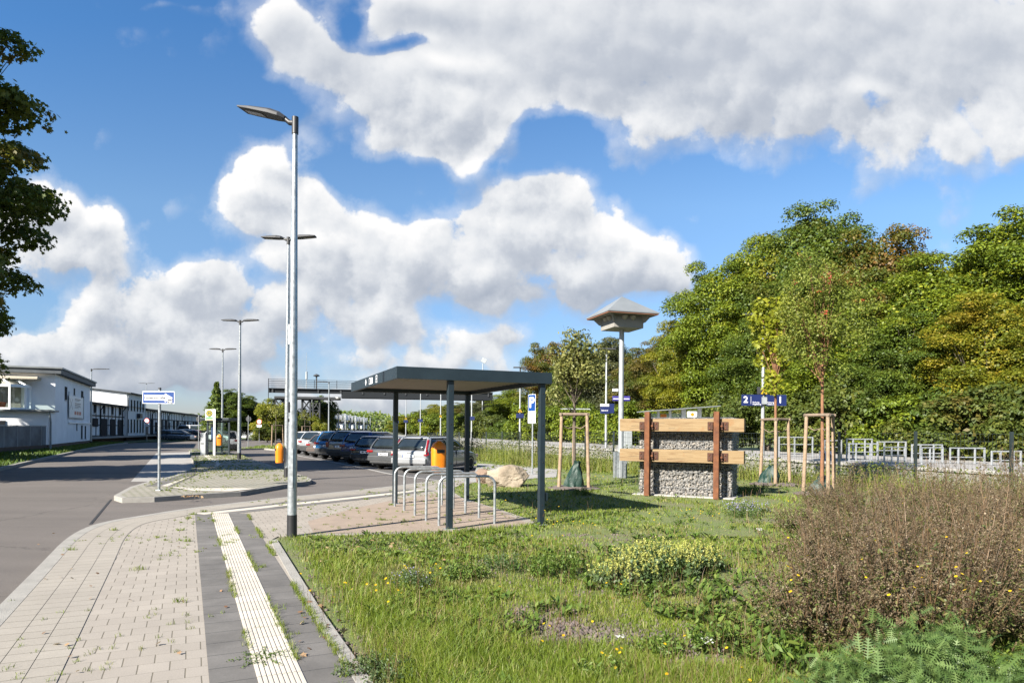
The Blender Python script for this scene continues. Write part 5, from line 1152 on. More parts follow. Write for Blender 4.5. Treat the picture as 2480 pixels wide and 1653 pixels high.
for (a_, b2, bot_, Y, vf, nr, lb) in RL:
    A_, B_ = at(*q6(*a_), Y), at(*q6(*b2), Y); z0_ = max(-.1, at(*q6(a_[0], bot_), Y).z); Z_ = A_.z
    t = thing('railing', lb, 'railing', (A_.x, A_.y, z0_), math.atan2(B_.y-A_.y+.3, B_.x-A_.x), 'pale metal railings of the level crossing'); Lr = B_.x-A_.x; hz = Z_-z0_
    for f_ in vf: MB().bb(f_*Lr-.022, f_*Lr+.022, -.022, .022, -.05, hz).build('post', M['rail'], t)
    m = MB(); m.bb(.023, Lr-.023, -.02, .02, hz-.042, hz-.001)
    for j in range(1, nr+1): m.bb(.023, Lr-.023, -.014, .014, hz*(1-j*.33)-.03, hz*(1-j*.33))
    m.build('rails', M['rail'], t)
q = at(*q6(756, 1145), 27.8); t = thing('number_board', 'small white board with a black 10 beside the staked trees', 'sign', (q.x, q.y-.1, q.z-.22), 0); MB().bb(-.32, .2, -.02, .02, 0, .45).build('board', M['signwhite'], t); text('10', .36, M['ink'], t, (-.04, -.025, .22), bold=.012)
# ================================================================ TREES
LM = {}
LM['maple'] = leafmat('maple_leaf', [(0, (0.071, 0.116, 0.012)), (.45, (0.149, 0.214, 0.016)), (.8, (0.250, 0.309, 0.020)), (1, (0.380, 0.380, 0.024))], (.82, 1.02, (.28, .25, .02, 1)), .35, .28, .25)
LM['dark'] = leafmat('dark_green_leaf', [(0, (0.050, 0.089, 0.013)), (.6, (0.101, 0.160, 0.017)), (1, (0.190, 0.238, 0.024))], (.84, 1.05, (.13, .12, .02, 1)), .3, .3, .2)
LM['gold'] = leafmat('yellowing_leaf', [(0, (0.112, 0.151, 0.015)), (.5, (0.223, 0.243, 0.018)), (1, (0.385, 0.334, 0.020))], (.75, 1.0, (.34, .24, .02, 1)), .4, .4, .2)
LM['orange'] = leafmat('russet_leaf', [(0, (0.063, 0.103, 0.017)), (.5, (0.114, 0.143, 0.018)), (1, (0.229, 0.183, 0.023))], (.66, .90, (.22, .10, .02, 1)), .35, .35, .2)
LM['bush'] = leafmat('bush_leaf', [(0, (0.060, 0.095, 0.019)), (.5, (0.106, 0.143, 0.024)), (1, (0.190, 0.202, 0.030))], (.86, 1.05, (.17, .13, .03, 1)), .35, .5, .35)
LM['olive'] = leafmat('olive_leaf', [(0, (0.057, 0.080, 0.034)), (.5, (0.098, 0.114, 0.046)), (1, (0.160, 0.160, 0.069))], (.85, 1.1, (.17, .14, .05, 1)), .3, .5, .3)
LM['leftmaple'] = leafmat('browning_maple_leaf', [(0, (.05, .085, .015)), (.5, (.10, .15, .022)), (.9, (.19, .22, .03)), (1, (.34, .22, .05))], (.68, .88, (.22, .14, .03, 1)), .4, .5, .1)
def crown_clumps(R, Hc, n, seed, fill=.75, flat=.75, rad=(.15, .31)):
    r = np.random.default_rng(seed); out = []
    while len(out) < n:
        p = r.normal(0, 1, 3); p /= np.linalg.norm(p); k = r.uniform(.35, 1)**.45 if r.uniform() < fill else r.uniform(.2, .7)
        z = p[2]*k; taper = 1-.28*max(0, z)-.06*max(0, -z)
        c = np.array([p[0]*k*R*taper*.84, p[1]*k*R*taper*.84, Hc*(z*.86)])
        rr = R*r.uniform(*rad)*(1-.25*max(0, z)); out.append((c, np.array([rr, rr, rr*flat])))
    return out
def clump_leaves(cl, n, size, shape, seed=0, hemi=.25, jitter=.55, sprig=.16):
    w_ = np.array([c[1][0]**2 for c in cl]); w_ = w_/w_.sum(); idx = rng.choice(len(cl), n, p=w_)
    Cn = np.array([c[0] for c in cl])[idx]; Rr = np.array([c[1] for c in cl])[idx]
    p = unit(rng.normal(0, 1, (n, 3))); p[:, 2] = np.where(p[:, 2] < -hemi, -p[:, 2], p[:, 2]); p = unit(p)
    lump = 1+.20*np.sin(p[:, 0]*5+Cn[:, 0]*3)*np.cos(p[:, 1]*5+Cn[:, 1]*2)+.1*np.sin(p[:, 2]*9+p[:, 0]*7)
    k = (rng.uniform(0, 1, n)**.22)*lump; k += rng.exponential(.07, n)*sprig/.16*.6
    P = Cn+p*Rr*k[:, None]; N = p*.8+np.array([0, 0, .75]); cv = rng.uniform(0, 1, len(cl))[idx]
    V, Fc, A_ = leafcards(P, N, size, shape, jitter, varr=np.clip(cv*.45+rng.uniform(0, 1, n)*.55, 0, 1)); return V, Fc, A_
def wood(root, H_, Ht, R, r0, cl, m_, nl=14, name='trunk', seed=0):
    r2 = random.Random(seed); m = MB(); top = Vector((r2.uniform(-.2, .2), r2.uniform(-.2, .2), Ht+(H_-Ht)*.75)); pts = [Vector((0, 0, -.2)), Vector((.0, 0, Ht*.4)), Vector((r2.uniform(-.1, .1)*r0*5, r2.uniform(-.1, .1)*r0*5, Ht)), top.lerp(Vector((0, 0, Ht)), .5)+Vector((r2.uniform(-.2, .2), r2.uniform(-.2, .2), 0)), top]
    m.tube(pts, [r0*1.25, r0, r0*.85, r0*.5, r0*.12], 10)
    for c, rr in r2.sample(cl, min(nl, len(cl))):
        e_ = Vector(c); z0_ = Ht*.8+(max(e_.z, Ht)-Ht)*.35; s_ = Vector((0, 0, z0_)); mid = s_.lerp(e_, .5)+Vector((0, 0, r2.uniform(-.04, .10)*R)); m.tube([s_, mid, e_], [r0*.38, r0*.22, r0*.07], 6)
        for q in range(2): d_ = Vector((r2.gauss(0, 1), r2.gauss(0, 1), r2.gauss(0, .6)))*rr[0]*.6; m.tube([mid, mid.lerp(e_, .5)+d_*.5, e_+d_], [r0*.14, r0*.09, r0*.03], 5)
    return m.build(name, m_, root, smooth=True)
def tree(name, label, cat, loc, H_, R, zbot, mat_, n, size, shape=RH, seed=1, ncl=46, r0=.25, group=None, bark='bark', rz=0, flat=.75, Ht=None):
    t = thing(name, label, cat, loc, rz, group); Hc = (H_-zbot)/2; zc_ = zbot+Hc
    cl = [(c+np.array([0, 0, zc_]), r) for c, r in crown_clumps(R, Hc, ncl, seed, flat=flat, rad=(.13, .27) if ncl > 100 else (.18, .34))]
    V, Fc, A_ = clump_leaves(cl, n, size, shape, seed)
    m_ = int(n*.2); q = unit(rng.normal(0, 1, (m_, 3))); P = q*np.array([R*.58, R*.58, Hc*.72])*(rng.uniform(.3, 1, m_)**.33)[:, None]+np.array([0, 0, zc_]); V2, F2, A2_ = leafcards(P, q, size*1.35, shape, .7)
    V = np.vstack([V, V2]); Fc = np.vstack([Fc, F2+len(A_)]); A_ = np.concatenate([A_, A2_]); np_mesh('crown', V, Fc, LM[mat_], A_, t)
    wood(t, H_, Ht or max(zbot+.3, .5), R, r0, cl, M[bark], 16, seed=seed); return t
def tree_copy(src, label, loc, s=(1, 1, 1), rz=0, mat_=None, group=None):
    c = copy_tree(src); c['label'] = label; c.location = loc; c.scale = s; c.rotation_euler = (0, 0, rz)
    if group: c['group'] = group
    if mat_:
        for ch in c.children:
            if ch.name.startswith('crown'): ch.material_slots[0].link = 'OBJECT'; ch.material_slots[0].material = LM[mat_]
    return c
def rowloc(px, off, z=-.3):     # point on the line of trees beyond the tracks
    a = (px-CX)/F; d = (34.4+off)/(.385+a); return Vector((a*d, d, z))
GT = 'large trees beyond the tracks'
def topz(px, ty, d): a, b = ray(px, ty); return H+b*d
BT_ = []
def bigtree(px, ty, off, R, mt, seed, label, base=None, zb=.6, n=88000, size=.175):
    q = rowloc(px, off); h_t = topz(px, ty, q.y)+.3
    if base is None: return tree('deciduous_tree', label, 'tree', q, h_t, R, zb, mt, n, size, RH, seed, 150, .32, GT)
    src, h0, R0 = base; return tree_copy(src, label, q, (R/R0, R/R0, h_t/h0), rnd.uniform(0, 6), mt, GT)
q = rowloc(1965, 5); hA = topz(1985, 432, q.y)+.3; TA = bigtree(1985, 432, 5, 5.9, 'dark', 21, 'tallest dark green tree in the wood beyond the tracks')
q = rowloc(1745, 5); hB = topz(1745, 572, q.y)+.3; TB = bigtree(1745, 572, 5, 5.7, 'maple', 33, 'yellowish green tree at the left shoulder of the wood')
bA, bB = (TA, hA, 5.9), (TB, hB, 5.7)
bigtree(2120, 488, 4, 4.9, 'orange', 5, 'russet-tinged tree right of the tallest dark one', bB)
bigtree(2265, 560, 2.0, 4.8, 'maple', 6, 'bright green tree at the dip in the wood outline', bA)
bigtree(2440, 448, 5, 5.2, 'maple', 7, 'tall tree with orange tips at the right edge of the photo', bB)
bigtree(2620, 500, 5, 5.0, 'maple', 8, 'tree at the very right border, mostly outside the view', bA)
bigtree(1860, 495, 8, 5.6, 'maple', 9, 'green tree between the yellowish and the tallest dark one', bB)
bigtree(2350, 560, 8, 5.4, 'dark', 10, 'dark tree behind the outline dip, left of the orange-tipped one', bA)
bigtree(1650, 735, 3, 3.8, 'gold', 12, 'lower yellowing tree at the left foot of the wood', bB)
bigtree(2040, 640, 0, 4.4, 'maple', 13, 'broad green tree in front of the tallest dark one', bB)
bigtree(1860, 700, 1, 4.2, 'dark', 14, 'dense dark tree behind the platform lamp head', bA)
bigtree(2200, 700, -.5, 3.7, 'dark', 15, 'dull green tree behind the pale crossing railings', bA)
bigtree(2400, 660, 0, 3.8, 'gold', 16, 'yellow-leaved tree above the right fence post', bB)
for px, ty, off, R, mt, lb in [(1570, 800, 3, 4.6, 'bush', 'mixed green tree right of the nesting house pole'), (1480, 790, 6, 5.2, 'olive', 'grey-green tree directly behind the nesting house'), (1400, 815, 5, 4.5, 'dark', 'dark tree left of the nesting house pole'), (1320, 800, 4, 4.4, 'orange', 'reddish brown crown rising behind the young staked tree'),
   (1232, 925, 5, 4.6, 'maple', 'bright green round tree behind the parking sign'), (1175, 945, 8, 5.0, 'olive', 'brownish tree just right of the middle shelter posts'), (1110, 965, 5, 5.4, 'bush', 'yellow-green tree between the middle shelter posts'), (1062, 968, 2, 4.3, 'gold', 'bright yellow bush tree left of the front shelter post'), (1020, 985, 8, 5.5, 'olive', 'grey-green distant tree below the footbridge girder'), (985, 1000, 4, 5.5, 'gold', 'small yellow-green distant tree beside the rear shelter post')]:
    bigtree(px, ty, off, R, mt, 1, lb, bA if rnd.random() < .5 else bB)
# understorey bushes
q = rowloc(1960, -3); BU = tree('bush', 'rounded green bush at the foot of the tallest dark tree', 'bush', q, 4.4, 2.7, .1, 'bush', 11000, .17, RH, 44, 26, .07, 'bushes beyond the railway tracks')
bl_ = ['left end of the white railings', 'middle fence post', 'right of the middle fence post', 'the right fence post', 'the right border', 'the gabion top', 'left end of the gabion', 'the grey cabinet', 'the nesting house pole foot', 'the staked tree by the path', 'right of the parking sign', 'the parking sign', 'left of the parking sign', 'the right shelter post', 'between shelter posts', 'the middle shelter posts', 'the silver car roof', 'the front shelter post', 'the rear shelter post']
for k, px in enumerate((2060, 2170, 2270, 2370, 2500, 1760, 1660, 1590, 1520, 1440, 1385, 1340, 1295, 1260, 1220, 1180, 1140, 1090, 1030)):
    q = rowloc(px, rnd.uniform(-4.5, -2)); s_ = rnd.uniform(.85, 1.25); tree_copy(BU, 'leafy bush beyond the tracks, in line with '+bl_[k], q, (s_, s_, s_*rnd.uniform(.8, 1.2)), rnd.uniform(0, 6), rnd.choice(['bush', 'maple', 'dark', 'bush', 'maple']))
# far left group
def far_tree(px, ty, d, R, zb, mt, lb, nm='deciduous_tree', base=bA, rz=0):
    q = atx(px, d, -.3); h_t = topz(px, ty, d)+.3
    if h_t < 7.5: base = (BU, 4.4, 2.7)
    return tree_copy(base[0], lb, q, (R/base[2], R/base[2], h_t/base[1]), rz, mt, 'far trees left of the tall front lamp')
far_tree(560, 928, 100, 3.9, 0, 'dark', 'dark round tree behind the bus shelter'); far_tree(598, 945, 104, 3.2, 0, 'dark', 'dark tree right of the one behind the bus shelter', base=bB); far_tree(662, 962, 88, 3.3, 0, 'gold', 'autumn-coloured bush tree in front of the footbridge tower', base=bB)
far_tree(700, 1000, 88, 2.8, 0, 'bush', 'bush hidden partly behind the tall front lamp'); far_tree(742, 985, 93, 2.9, 0, 'gold', 'yellow bush at the foot of the right footbridge tower', base=bB); far_tree(784, 955, 96, 2.6, 0, 'dark', 'dark fir-like tree right of the footbridge tower'); far_tree(648, 1025, 86, 2.4, 0, 'bush', 'low green bush before the autumn-coloured tree'); far_tree(775, 1015, 84, 1.4, 0, 'gold', 'small lime-yellow tree behind the parked cars', base=bB)
far_tree(470, 1000, 150, 5, 0, 'bush', 'distant bush at the end of the warehouse'); far_tree(437, 1040, 140, 3, 0, 'dark', 'low dark shrub at the end of the warehouse'); far_tree(848, 1010, 230, 5.5, 0, 'gold', 'distant golden round tree behind the car-carrying wagons', base=bB); far_tree(608, 1005, 130, 5, 0, 'dark', 'dark tree behind the pale shed')
CT = thing('conifer', 'narrow dark conifer left of the round tree behind the bus shelter', 'tree', atx(524, 98, -.3), 0); n = 9000; hh = rng.uniform(0, 1, n); th = rng.uniform(0, 2*PI, n); rr_ = (1-hh)*2.7*rng.uniform(.5, 1.05, n)*(1+.25*np.sin(hh*60)); P = np.stack([np.cos(th)*rr_, np.sin(th)*rr_, .8+hh*7.6-rr_*.3], 1); V_, F_, A_ = leafcards(P, np.stack([np.cos(th), np.sin(th), .3+0*th], 1), .35, RH, .5); np_mesh('crown', V_, F_, LM['dark'], A_, CT); MB().cyl((0, 0, -.2), (0, 0, 7.5), .18, .03, 8).build('trunk', M['bark'], CT)
HG = thing('hedge', 'clipped bright green hedge behind the bus shelter', 'hedge', atx(566, 96, ZR), 0); n = 5000; P = rng.uniform(0, 1, (n, 3))*np.array([1.3, 1, 2.1])+np.array([-.6, 0, 0]); V_, F_, A_ = leafcards(P, np.tile([0, -.6, .5], (n, 1)), .2, RH, .6); np_mesh('foliage', V_, F_, LM['maple'], A_, HG); MB().bb(-.5, .6, .15, .9, 0, 1.9).build('branches', M['bark'], HG)
# distant wood along the horizon
n = 60000; xx = rng.uniform(-900, 700, n); yy = 520+rng.uniform(0, 60, n)+.15*np.abs(xx); hmax = 6+10*vnoise(xx, xx*0, .022)+5*vnoise(xx, xx*0, .09); P = np.stack([xx, yy, rng.uniform(0, 1, n)**.8*hmax-1], 1)
V_, F_, A_ = leafcards(P, np.tile([-.3, -.8, .6], (n, 1)), 2.6, RH, .5); o = np_mesh('distant_wood', V_, F_, LM['dark'], A_); tag(o, 'far-off line of dark woodland on the horizon', 'woodland', kind='stuff')
# ---------------------------------------------------------------- near tree at the left border + trees outside the frame casting shade
def hanging_tree(name, label, loc, H_, R, zb, n, size, seed, shape=LOBE, group='maples along the left side of the road'):
    t = thing(name, label, 'tree', loc, 0, group); cl = []; Hc = (H_-zb)/2
    for c, r in crown_clumps(R, Hc, 300, seed, .8, .7, rad=(.10, .22)):
        q = min(.97, abs(c[2])/(Hc*.88)); g_ = (1-q**4)/(math.sqrt(1-q*q)+.08); cl.append((c*np.array([g_, g_, 1])+np.array([0, 0, (H_+zb)/2]), r*np.array([.85, .85, .62])))
    cl = [q for q in cl if q[0][2] > .9]; V, Fc, A_ = clump_leaves(cl, n, size, shape, seed, .6, .8, .3); np_mesh('crown', V, Fc, LM['leftmaple'], A_, t); wood(t, H_, max(zb, 1)+1.2, R, .24, cl, M['bark'], 40, seed=seed); return t
NTree = hanging_tree('maple_tree', 'large maple with browning leaves reaching in from the left border', atx(-345, 21.5, -.1), 21.8, 6.0, -.9, 130000, .15, 71)
for (x, y), s_, lb in (((-29.6, 33), .62, 'outside the frame, between road and panel fence'), ((-27, 17.5), .70, 'outside the frame, nearest the camera on the left'), ((-34, 27), .74, 'outside the frame, beside the panel fence'), ((-42, 38), .72, 'outside the frame, level with the white building front'), ((-46, 28), .74, 'outside the frame, behind the panel fence'), ((-37, 20), .66, 'outside the frame, set back from the left kerb'), ((-53, 46), .72, 'outside the frame, farthest down the left side')):
    tree_copy(NTree, 'maple '+lb, (x, y, -.1), (s_, s_, s_), rnd.uniform(0, 6))
# ---------------------------------------------------------------- young staked trees
def stakes(t_, rad, hz, ang, n=3, lean=.05):
    pts = []
    for k in range(n):
        a = ang+k*2*PI/n; p0_ = Vector((math.cos(a)*rad*1.12, math.sin(a)*rad*1.12, -.05)); p1_ = Vector((math.cos(a)*rad*.95, math.sin(a)*rad*.95, hz+.02)); pts.append(p1_)
        MB().tube([p0_, p0_.lerp(p1_, .5)+Vector((rnd.uniform(-.01, .01), 0, 0)), p1_], [.052, .05, .047], 10).build('stake', M['stake'], t_, smooth=True)
    for k in range(n):
        a, b2 = pts[k], pts[(k+1) % n]; d_ = (b2-a).normalized()
        MB().tube([a-d_*.07+Vector((0, 0, -.03)), b2+d_*.07+Vector((0, 0, -.03))], .045, 10).build('crossbar', M['stake2'], t_, smooth=True)
        MB().tube([a+Vector((0, 0, -.32)), a*.5+Vector((0, 0, (hz-.45)*.5+.0)) if False else Vector((a.x*.5, a.y*.5, hz-.42)), Vector((0, 0, hz-.36))], .014, 6).build('tie', M['stake2'], t_)
def tarp(t_, x, y, w_, h__, seed=0):
    r2 = random.Random(seed); m = MB(); n = 22; prof = [(1.0, 0), (1.06, .08), (.98, .25), (.88, .42), (.70, .6), (.52, .75), (.36, .86), (.30, .92), (.40, 1.0)]; vs = []
    for r_, z in prof:
        for k in range(n):
            a = 2*PI*k/n; q = r_*(1+.16*math.sin(a*5+z*3+seed)+.10*math.sin(a*9-z*7)+r2.uniform(-.05, .05)); vs.append((x+q*w_/2*math.cos(a)+z*z*.08, y+q*w_*.38*math.sin(a), z*h__+.03*math.sin(a*3+seed)))
    m.add(vs, [(i*n+k, i*n+(k+1) % n, (i+1)*n+(k+1) % n, (i+1)*n+k) for i in range(len(prof)-1) for k in range(n)]+[tuple((len(prof)-1)*n+k for k in range(n))]); 
    return m
M['berry'] = mat('rowan_berry', (.42, .07, .03), .4, 0, .2, 9)
def young(px, py, label, H_, Rc, zb, mt, n, size, shape, hz, rad, ang, bark, seed, crown_off=(0, 0), narrow=1, bag=(.1, -.15, .5, .55), ncl=40, berries=0):
    p = G(px, py); t = thing('young_tree', label, 'tree', p, 0, 'young street trees'); r2 = np.random.default_rng(seed); cl = crown_clumps(Rc, (H_-zb)/2, ncl, seed, .35, .9, rad=(.13, .34)); cl = [(c*np.array([1, 1, 1])+np.array([crown_off[0], crown_off[1], (H_+zb)/2]), r*.8) for c, r in cl]
    V, Fc, A_ = clump_leaves(cl, n, size, shape, seed, .9, .9, .5); np_mesh('crown', V, Fc, LM[mt], A_, t); m = MB(); top = Vector((crown_off[0]*.6, crown_off[1]*.6, H_-.27*(H_-zb))); m.tube([(0, 0, -.05), (.01, 0, zb*.5), (.0, .01, zb), top.lerp(Vector((0, 0, zb)), .5), top], [.055, .045, .038, .025, .006], 10)
    rr = random.Random(seed)
    for c, r_ in cl[:26]:
        e_ = Vector(c); s_ = Vector((crown_off[0]*.3, 0, zb*.9+(e_.z-zb)*.45)); m.tube([s_, s_.lerp(e_, .55)+Vector((0, 0, -.04)), e_+Vector((0, 0, .05))], [.016, .010, .003], 5)
        for q in range(3): d_ = Vector((rr.gauss(0, 1), rr.gauss(0, 1), rr.gauss(0, 1)))*r_[0]*.7; m.tube([s_.lerp(e_, .7), e_+d_], [.006, .002], 4)
    m.build('trunk', M[bark], t, smooth=True)
    if berries:
        m = MB()
        for q in range(berries):
            c, r_ = cl[rr.randrange(len(cl))]; e_ = Vector(c)+Vector((rr.gauss(0, 1), rr.gauss(0, 1), rr.gauss(0, 1)))*r_[0]*.6
            for w2_ in range(9): f_ = e_+Vector((rr.gauss(0, .035), rr.gauss(0, .035), rr.gauss(0, .03))); m.box(f_, (.022, .022, .022), rr.random())
        m.build('berries', M['berry'], t)['kind'] = 'stuff'
    ts = thing('tree_stakes', 'three round wooden stakes with crossbars around the '+label.split(' with ')[0].replace('young ', ''), 'stakes', p, 0, 'timber tripods around the young trees'); stakes(ts, rad, hz, ang)
    if bag: o = tarp(None, 0, 0, bag[2], bag[3], seed).build('watering_bag', M['bag'], None, smooth=True); o.location = p+Vector((bag[0], bag[1], 0)); tag(o, 'dark green tarpaulin watering bag at the foot of the '+label.split(' with ')[0].replace('young ', ''), 'bag', 'green watering bags')
    o = MB().lathe([(rad*1.75, 0), (rad*1.3, .05), (.05, .08)], 20).build('mulch_ring', M['soilm'], None, smooth=True); o.location = p; tag(o, 'low mound of mulch under the '+label.split(' with ')[0].replace('young ', ''), 'mulch', 'mulch mounds')
    return t
young(1389.6, 1181, 'young lime tree with sparse pale leaves beside the nesting house', 4.55, 1.22, 2.25, 'bush2', 2600, .085, OVAL, 2.14, .44, R_(205), 'bark', 5, (0, 0), bag=(.0, -.2, .50, .78), ncl=44) if 'bush2' in LM else None
LM['bush2'] = leafmat('pale_lime_leaf', [(0, (0.103, 0.132, 0.040)), (.5, (0.218, 0.230, 0.063)), (1, (0.345, 0.322, 0.092))], (.74, .9, (.35, .22, .03, 1)), .35, 1.5, 0)
LM['limey'] = leafmat('lime_yellow_leaf', [(0, (0.168, 0.204, 0.018)), (.5, (0.324, 0.360, 0.024)), (1, (0.504, 0.480, 0.036))], (.75, .9, (.22, .22, .05, 1)), .45, 1.5, 0)
LM['rowan'] = leafmat('rowan_leaf', [(0, (0.112, 0.163, 0.025)), (.5, (0.213, 0.263, 0.037)), (1, (0.338, 0.338, 0.062))], (.74, .9, (.24, .12, .03, 1)), .4, 1.5, 0)
young(1389.6, 1181, 'young lime tree with sparse pale leaves beside the nesting house', 4.75, 1.35, 2.15, 'bush2', 6500, .085, OVAL, 2.14, .44, R_(205), 'bark', 5, bag=(.0, -.2, .50, .78), ncl=44)
young(1877, 1172, 'yellow-green young maple with a reddish trunk right of the gabion', 7.2, 1.25, 2.6, 'limey', 4600, .10, LOBE, 2.08, .46, R_(250), 'bark2', 6, bag=(-.15, .05, .62, .62), ncl=60)
young(1990, 1196, 'young rowan tree with red berries, rightmost of the staked ones', 7.3, 1.6, 2.5, 'rowan', 15000, .065, OVAL, 2.14, .42, R_(265), 'bark2', 9, bag=(-.02, .12, .60, .48), ncl=64, berries=22)
for (px, d, lb) in ((668, 62, 'small staked sapling before the autumn bushes, left of the tall lamp'), (738, 80, 'small staked sapling behind the white parked cars')):
    p = atx(px, d, -.05); t = thing('young_tree', lb, 'tree', p, 0, 'far saplings'); MB().cyl((0, 0, 0), (0, 0, 3.0), .06, .03, 8).build('trunk', M['bark'], t); V_, F_, A_ = clump_leaves([(np.array([0, 0, 3.0]), np.array([.6, .6, .9]))], 350, .13, OVAL); np_mesh('crown', V_, F_, LM['bush2'], A_, t)
    ts = thing('tree_stakes', 'timber stakes around the '+lb.replace('small staked ', ''), 'stakes', p, 0, 'timber tripods around the young trees'); stakes(ts, .6, 2.0, .3)
# ================================================================ LAWN VEGETATION
LM['grass'] = leafmat('grass_blade', [(0, (.12, .19, .018)), (.45, (.20, .285, .026)), (.8, (.30, .35, .05)), (1, (.48, .40, .18))], (.62, .80, (.31, .29, .10, 1)), .4, .5, 0, .5)
LM['weed'] = leafmat('weed_leaf', [(0, (.07, .13, .02)), (.6, (.12, .20, .028)), (1, (.20, .26, .05))], None, .3)
LM['sage'] = leafmat('grey_green_leaf', [(0, (.065, .115, .04)), (.6, (.10, .16, .055)), (1, (.16, .21, .09))], None, .3)
LM['fern'] = leafmat('tansy_leaf', [(0, (.065, .125, .030)), (.6, (.115, .19, .048)), (1, (.18, .26, .08))], None, .3)
_r = []; _l = []
for i in range(7):
    y_ = .12+i*.125; w_ = .30*(1-.75*((i-2)/5)**2 if i > 2 else .7+.15*i); _r += [(.03, y_-.03, 0), (w_, y_+.07, .02), (.03, y_+.035, 0)]; _l += [(-.03, y_-.03, 0), (-w_, y_+.07, .02), (-.03, y_+.035, 0)]
FERN = np.array([(0, 0, 0)]+_r+[(0, 1.05, -.1)]+_l[::-1])
LM['brown'] = leafmat('dried_seedhead', [(0, (.085, .060, .034)), (.5, (.165, .122, .073)), (.85, (.27, .205, .13)), (1, (.44, .36, .25))], (.62, .8, (.16, .13, .05, 1)), .25, .6, 0, .8)
LM['drystem'] = leafmat('dry_stem', [(0, (.07, .04, .022)), (1, (.20, .125, .065))], None, .1)
LM['yel'] = leafmat('yellow_petal', [(0, (.70, .42, .005)), (1, (.85, .62, .01))], None, .3)
LM['pale'] = leafmat('pale_yellow_spike', [(0, (.40, .44, .08)), (1, (.62, .60, .18))], None, .3)
LM['lilac'] = leafmat('lilac_petal', [(0, (.25, .24, .42)), (1, (.42, .40, .55))], None, .3)
LM['whitef'] = leafmat('white_umbel', [(0, (.6, .6, .55)), (1, (.75, .75, .7))], None, .3)
poly = LAWN
GRIM = [Vector((p.x, p.y)) for p in offs(gk_line[::-1], .26)]
pin = [(p.x, p.y) for p in [Vector((P3[0], P3[1])) for P3 in [LAWN[i] for i in range(len(LAWN))]]]
def samp(n, d0=3.6, d1=46, x0=-6, x1=32, pw=1.68, poly_=None):
    """positions, denser near the camera so near turf has finer blades"""
    k = 1-pw; u_ = rng.uniform(0, 1, n); d = (d0**k+u_*(d1**k-d0**k))**(1/k); s_ = rng.uniform(-.82, .95, n)*d; m_ = inpoly(s_, d, poly_ or poly) & (d < d1); return s_[m_], d[m_]
def edge_dist(x, y):
    a, b2 = GK[0], GK[2]; ex, ey = (b2.x-a.x), (b2.y-a.y); L_ = math.hypot(ex, ey); return ((x-a.x)*ey-(y-a.y)*ex)/L_
x, y = samp(520000)
ed = edge_dist(x, y)-.12
bare = vnoise(x+3, y*1.3, .9)*.6+vnoise(x, y, 2.7)*.4
bl0 = np.exp(-(((x-.45)/.75)**2+((y-5.55)/.36)**2))*.75+np.exp(-(((x-1.55)/.5)**2+((y-5.1)/.3)**2))*.6+np.exp(-(((x-.3)/1.9)**2+((y-8.0)/.5)**2))*.42+np.exp(-(((x-2.2)/1.0)**2+((y-7.0)/.5)**2))*.4+np.exp(-(((x-.2)/1.6)**2+((y-10.6)/.35)**2))*.4
lush = vnoise(x-7, y+5, .55)
left = np.exp(-np.maximum(ed, 0)/1.0)*(y < 9)
dens = np.clip(1.22-1.9*np.clip(bare-.40, 0, 1)*2.0*np.clip((x/y+.15)*4, .35, 1)-bl0*1.9, .05, 1)*np.clip(ed/.30, .02, 1)
brownzone = (x/y > .30+.012*np.maximum(0, 9-y)) & (y < 15)
keep = (rng.uniform(0, 1, len(x)) < dens) & ~((y < 12.4) & (y > 11.0) & (x < -.4) & (x > -3.4) & False)
x, y, ed, lush, left = x[keep], y[keep], ed[keep], lush[keep], left[keep]
h = (.035+.085*lush**1.5+.13*left*np.clip(ed/.4, 0, 1)*(.5+vnoise(x, y, 1.3)))*rng.uniform(.5, 1.35, len(x)); h *= np.where(y > 12, .75, 1)
w_ = np.maximum(.0042, .00088*y)*rng.uniform(.7, 1.3, len(x)); va = np.clip(.30+.5*rng.uniform(0, 1, len(x))-.25*lush+.0*left+.35*(vnoise(x, y, 3.1)-.5)+(rng.uniform(0, 1, len(x)) < .11)*.55+.10*np.clip((x/y+.1)*3, 0, 1), 0, 1)
o = blades(x, y, np.full(len(x), -.015), h, w_, rng.uniform(.15, .85, len(x)), va, 'grass', LM['grass']); tag(o, 'uneven green meadow grass covering the lawn', 'grass', kind='stuff')
# broad-leaved rosettes and clover-like ground weeds
x, y = samp(15000, 3.8, 30, pw=2.0); k = (vnoise(x+9, y-4, .8)*.6+vnoise(x, y, 2.1)*.4 > .43) & (edge_dist(x, y) > .45); x, y = x[k], y[k]; n = len(x); nl = 7
a = rng.uniform(0, 2*PI, (n, nl)); sz = (rng.uniform(.05, .15, n)*np.where(y < 8, 1, .9))[:, None]*rng.uniform(.7, 1.2, (n, nl)); dirs = np.stack([np.cos(a), np.sin(a), rng.uniform(.35, 1.3, (n, nl))], 2); dirs /= np.linalg.norm(dirs, axis=2, keepdims=True)
sd_ = np.stack([-np.sin(a), np.cos(a), 0*a], 2); base = np.stack([x, y, np.full(n, .0)], 1)[:, None, :]
wd = .09+.07*vnoise(x, y, .7)[:, None]
V_ = np.stack([base+0*dirs, base+dirs*(sz*.5)[..., None]+sd_*(sz*wd)[..., None]+np.array([0, 0, .012]), base+dirs*sz[..., None]-np.array([0, 0, .02]), base+dirs*(sz*.5)[..., None]-sd_*(sz*wd)[..., None]+np.array([0, 0, .012])], 2).reshape(-1, 3)
o = np_mesh('weed_rosettes', V_, np.arange(n*nl*4).reshape(-1, 4), LM['weed'], np.repeat(rng.uniform(0, 1, n*nl), 4)); tag(o, 'broad-leaved weeds and plantain rosettes spread through the grass', 'weeds', kind='stuff')
